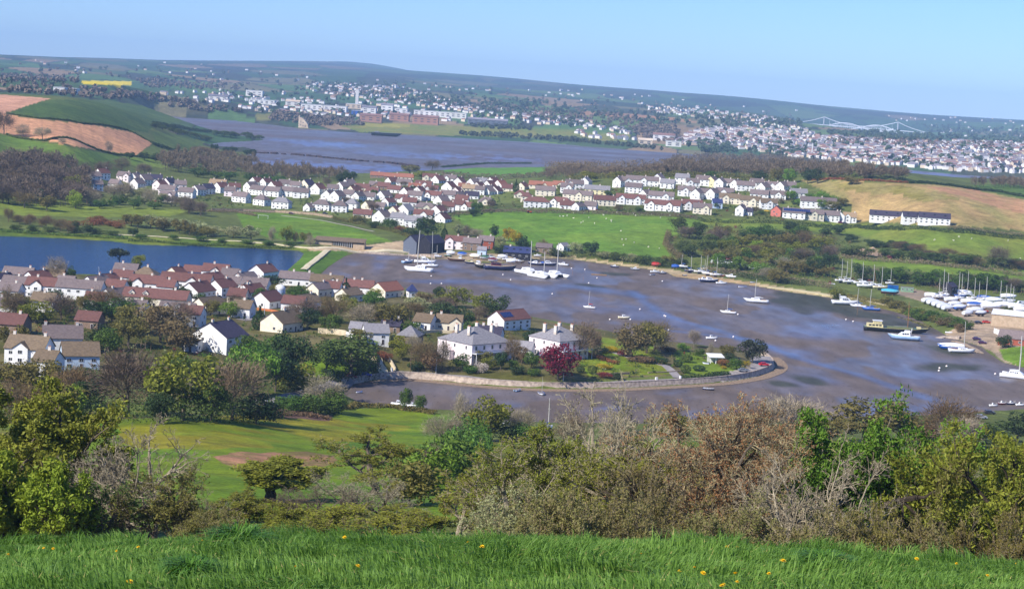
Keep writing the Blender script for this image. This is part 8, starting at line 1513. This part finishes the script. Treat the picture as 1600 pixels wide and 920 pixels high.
# ---- garden shrubs and hedging between the houses: one mass per village
def shrubbery(name, polys, h0, h1, label, seed, size=.7, per=26):
    r = np.random.default_rng(seed); mb = MB(); ms = [LM[k] for k in ('dark', 'hedge', 'ivy', 'brown', 'olive', 'red', 'purple', 'willow')]
    for poly, n in polys:
        poly = np.array(poly, float); lo, hi = poly.min(0), poly.max(0); P = np.c_[r.uniform(lo[0], hi[0], n*5), r.uniform(lo[1], hi[1], n*5)]; P = P[inpoly(P[:, 0], P[:, 1], poly)][:n]
        for g in grounds(P, 300):
            h = r.uniform(h0, h1); w = h*r.uniform(.7, 1.8); o = unit(r.normal(size=(per, 3)))*r.uniform(.4, 1, (per, 1)); o[:, 2] = np.abs(o[:, 2])
            quads(mb, g+o*np.array([w*.6, w*.6, h]), size, r, int(r.choice(8, p=[.2, .22, .2, .1, .16, .04, .04, .04])), None, 1.2, o)
    return tag(mb.build(name, ms), label, 'shrubbery', kind='stuff')
shrubbery('garden_shrubbery', [([(130, 292), (260, 288), (330, 300), (520, 292), (660, 284), (790, 282), (790, 330), (720, 345), (640, 360), (560, 345), (400, 330), (290, 322), (130, 322)], 900), ([(800, 296), (900, 292), (1010, 288), (1230, 296), (1330, 335), (1330, 349), (1180, 343), (1050, 338), (900, 331), (800, 326)], 800)], .8, 2.6, 'garden shrubs and hedging filling the gaps between the far village houses', 21)
shrubbery('garden_shrubbery', [([(0, 440), (200, 440), (480, 446), (620, 458), (700, 475), (800, 505), (860, 556), (760, 582), (640, 580), (590, 545), (480, 540), (380, 570), (0, 600)], 1000), ([(900, 545), (1050, 545), (1110, 560), (1060, 572), (1000, 590), (910, 590)], 70)], .8, 2.8, 'garden shrubs and hedging among the near village houses', 22, .42, 40)
shrubbery('hillside_scrub', [([(1048, 362), (1120, 352), (1240, 362), (1330, 366), (1340, 395), (1310, 425), (1295, 448), (1180, 432), (1060, 412), (1045, 390)], 420), ([(1300, 402), (1400, 408), (1500, 416), (1600, 426), (1600, 420), (1440, 398), (1330, 394)], 130), ([(1320, 442), (1400, 446), (1460, 452), (1600, 462), (1600, 444), (1480, 432), (1380, 426), (1320, 430)], 170)], 2.0, 4.6, 'mixed scrub covering the hillside above the boatyard', 23, .7, 44)
# ---- hedges
LMh = LM['hedge']
for a in ((([(705, 338), (770, 332), (850, 333), (930, 335), (1010, 338), (1090, 344)], 4, 3.4, LM['purple'], 'long dusky hedge along the top of the sheep field')), (([(1090, 345), (1180, 349), (1260, 353), (1340, 355), (1410, 360), (1480, 364), (1600, 374)], 3.5, 3.2, LM['dark'], 'dark hedge running past the pink house to the right edge')),
          (([(1045, 368), (1040, 384), (1050, 398), (1065, 408)], 5, 5, LM['brown'], 'brown hedge down the right end of the sheep field')), (([(1480, 358), (1540, 364), (1600, 370)], 4, 3, LM['bare'], 'leafless brown hedge below the ploughed hill')), (([(1315, 403), (1400, 410), (1500, 420), (1600, 432)], 5, 3, LM['bare'], 'brown hedge along the lower green strip')),
          (([(-10, 652), (60, 660), (150, 656), (250, 660), (340, 657), (420, 648)], 15, 6.0, LM['hedge'], 'dark undergrowth beneath the trees above the meadow')), (([(-10, 630), (100, 634), (200, 632), (330, 636), (400, 632)], 14, 5.0, LM['brown'], 'brown undergrowth behind the trees above the meadow')), (([(596, 800), (640, 782), (690, 752), (726, 722), (730, 690)], 13, 7.0, LM['ivy'], 'thick green hedgerow running down the meadow to the mud')), (([(560, 800), (600, 790), (650, 772)], 12, 6, LM['olive'], 'olive scrub spilling from the thick green hedgerow')), (([(860, 398), (920, 402), (990, 411), (1050, 420)], 7, 5, LM['hedge'], 'shrubby hedge above the beach')), (([(1100, 424), (1180, 434), (1250, 444), (1300, 450)], 7, 4, LM['bare'], 'brown hedge above the shore path')), (([(1150, 432), (1200, 440), (1260, 447)], 6, 4, LM['dark'], 'dark scrub bank below the covered boats')),
          (([(10, 178), (60, 186), (130, 194), (200, 204), (238, 224)], 2.2, 2.0, LM['hedge'], 'dark hedge above the orange ploughed field')), (([(10, 211), (70, 221), (160, 237), (214, 245), (270, 256)], 2.2, 1.8, LM['hedge'], 'dark hedge below the orange ploughed field')), (([(238, 226), (270, 236), (300, 244)], 4, 4, LM['dark'], 'dark hedge right of the orange ploughed field')),
          (([(505, 594), (550, 588), (594, 581)], 5, 3.6, LM['dark'], 'tall dark clipped hedge behind the parked cars')), (([(1064, 594), (1100, 591), (1140, 586)], 2.5, 1.6, LM['dark'], 'low clipped hedge along the shore road')), (([(908, 551), (935, 560), (965, 570)], 2.5, 1.6, LM['rust'], 'copper clipped hedge across the villa lawn')), (([(430, 636), (480, 644), (530, 646)], 5, 3.6, LM['ivy'], 'green hedge at the foot of the near field')),
          (([(380, 646), (440, 648), (515, 655)], 5, 1.6, LM['brown'], 'strip of brown bracken along the near field edge')), (([(520, 640), (560, 634), (610, 636), (680, 648)], 3, 1.8, LM['olive'], 'low olive hedge between the near field and the mud')), (([(1310, 462), (1370, 473), (1430, 486)], 5, 2.0, LM['olive'], 'low olive scrub above the yellow path')), (([(1360, 486), (1420, 500), (1452, 512)], 4, 1.6, LM['straw'], 'straw-coloured grass bank below the yellow path')),
          (([(0, 362), (60, 366), (130, 370), (200, 374)], 4, 2.2, LM['ivy'], 'green reedy bank at the left end of the lake')), (([(200, 377), (280, 382), (360, 385), (460, 388)], 3, 1.8, LM['hedge'], 'dark reedy bank along the far lake shore')), (([(100, 352), (150, 352), (200, 350)], 8, 3.5, LM['rust'], 'rust-brown bracken patch beyond the lake')), (([(20, 346), (60, 348), (100, 350)], 7, 3.0, LM['brown'], 'brown scrub strip left of the bracken patch')),
          (([(520, 343), (570, 352), (620, 364), (655, 376)], 5, 2.6, LM['olive'], 'olive hedge below the far village')), (([(830, 256), (760, 256), (690, 262)], 6, 4, LM['dark'], 'dark hedge behind the small river field')), (([(690, 276), (740, 279), (800, 280), (860, 276)], 9, 6, LM['purple'], 'dusky thicket in front of the small river field')), (([(860, 268), (930, 270), (1000, 268), (1060, 268)], 24, 12, LM['brown'], 'brown thicket on the ridge behind the far village')), (([(890, 282), (960, 279), (1040, 276), (1120, 279), (1240, 284)], 10, 6, LM['olive'], 'olive thicket behind the top row of ridge houses')),
          (([(1270, 282), (1340, 283), (1420, 286)], 4, 1.8, LM['rust'], 'rusty hedge along the foot of the brown wood')), (([(1420, 287), (1500, 293), (1560, 300), (1600, 308)], 4, 2.4, LM['dark'], 'dark hedge over the crest of the ploughed hill')), (([(240, 195), (280, 200), (330, 207)], 6, 5, LM['dark'], 'dark hedge along the river inlet')), (([(300, 330), (370, 332), (400, 338)], 4, 2, LM['bare'], 'grey-brown hedge behind the playing field'))):
    hedge('hedge', a[0], a[1], a[2], a[3], a[4], per=(30 if a[0][0][1] < 300 else 40), size=(.9 if a[0][0][1] < 300 else .55))
# quarry face in the hillside wood
QM = mat('quarry_rock', (168, 142, 114), (118, 106, 100), .35, .95, .05, detail=6)
Q = dens(np.array(grounds([(1322, 398), (1345, 397), (1370, 399), (1394, 402)], 500)), 2.5); rq = np.random.default_rng(8); rg = []
for q in Q: rg.append([(q[0]+rq.uniform(-.8, .8), q[1]-4.5+rq.uniform(-.8, .8), q[2]-2), (q[0]+rq.uniform(-.8, .8), q[1]-2.5+rq.uniform(-1.5, 1.5), q[2]+2.5+rq.uniform(-1.5, 1)), (q[0]+rq.uniform(-.6, .6), q[1]+rq.uniform(-1.5, 1.5), q[2]+4.5+rq.uniform(-2.5, 1.5)), (q[0], q[1]+5, q[2]+4), (q[0], q[1]+5, q[2]-2)])
mb = MB(); mb.loft(rg); tag(mb.build('quarry_face', QM), 'bare tan and grey quarry face among the hillside scrub', 'rock face')
# ---- leafless woods on the ridge: one mass
def wood(name, poly, n, hpx, m, label, seed, tint0=0.0):
    r = np.random.default_rng(seed); poly = np.array(poly, float); lo, hi = poly.min(0), poly.max(0); P = np.c_[r.uniform(lo[0], hi[0], n*5), r.uniform(lo[1], hi[1], n*5)]; P = P[inpoly(P[:, 0], P[:, 1], poly)][:n]; mb = MB()
    base = haze_crown(seed, 300, 9, .62, .40, .5, .13, .02)[0]; bv = base.v[0]; bf = base.f[0]; bt = base.t[0]
    for g in grounds(P, 900):
        d = math.hypot(g[0], g[1]); h = r.uniform(*hpx)*d/FPX; w = h*r.uniform(.7, 1.0); a = r.uniform(0, 6.28); ca, sa = math.cos(a), math.sin(a)
        v = np.c_[(bv[:, 0]*ca-bv[:, 1]*sa)*w+g[0], (bv[:, 0]*sa+bv[:, 1]*ca)*w+g[1], bv[:, 2]*h+g[2]]
        mb.add(v, bf, 0, np.clip(bt*.6+r.uniform(0, .4), 0, 1)); mb.tube([(g[0], g[1], g[2]-.5), (g[0], g[1], g[2]+h*.6)], [.2, .1], 3, 1, False)
    return tag(mb.build(name, [m, DARKBARK]), label, 'wood', kind='stuff')
wood('bare_wood', [(1040, 266), (1060, 259), (1100, 256), (1200, 258), (1300, 264), (1418, 280), (1418, 283), (1300, 280), (1240, 279), (1140, 278), (1040, 276)], 420, (16, 24), LM['purple'], 'dense leafless brown wood along the ridge top', 5)
wood('bare_wood', [(1522, 290), (1560, 288), (1700, 294), (1700, 298), (1560, 294), (1522, 293)], 90, (12, 17), LM['purple'], 'dense leafless brown wood at the right edge beyond the hill', 6)
wood('bare_wood', [(-10, 262), (40, 258), (130, 272), (140, 300), (120, 326), (60, 322), (-10, 318)], 170, (22, 34), LM['purple'], 'dense purple-brown wood filling the left valley', 8)
wood('bare_wood', [(240, 248), (300, 246), (400, 258), (410, 268), (540, 277), (540, 284), (430, 284), (330, 278), (250, 266)], 170, (13, 22), LM['bare'], 'leafless brown thicket along the tidal river inlet', 9)
wood('bare_wood', [(850, 277), (880, 270), (960, 270), (1050, 268), (1050, 275), (960, 279), (860, 281)], 130, (12, 19), LM['bare'], 'leafless thicket wood behind the ridge houses', 7)
grove('green trees at the edge of the ridge wood', 'at the edge of the ridge wood', [('mid_green', 1232, 286, 262, 24, 'fresh green tree'), ('mid_dark', 1262, 287, 262, 22, 'dark evergreen tree'), ('mid_dark', 1277, 287, 261, 20, 'dark evergreen tree'), ('mid_olive', 1215, 285, 262, 22, 'olive-brown tree'), ('mid_dark', 1186, 284, 266, 26, 'dark evergreen tree'), ('mid_ivy', 1110, 283, 266, 24, 'dark green tree'), ('mid_oak', 920, 285, 266, 28, 'yellow-olive tree'), ('mid_oak', 965, 284, 267, 30, 'yellow-olive tree'), ('mid_olive', 1015, 284, 268, 22, 'olive-brown tree'), ('mid_olive', 1330, 288, 274, 24, 'olive-brown tree'), ('mid_green', 1242, 305, 288, 18, 'fresh green tree'), ('mid_green', 1284, 318, 298, 26, 'fresh green tree')])
finish_labels(TREES)
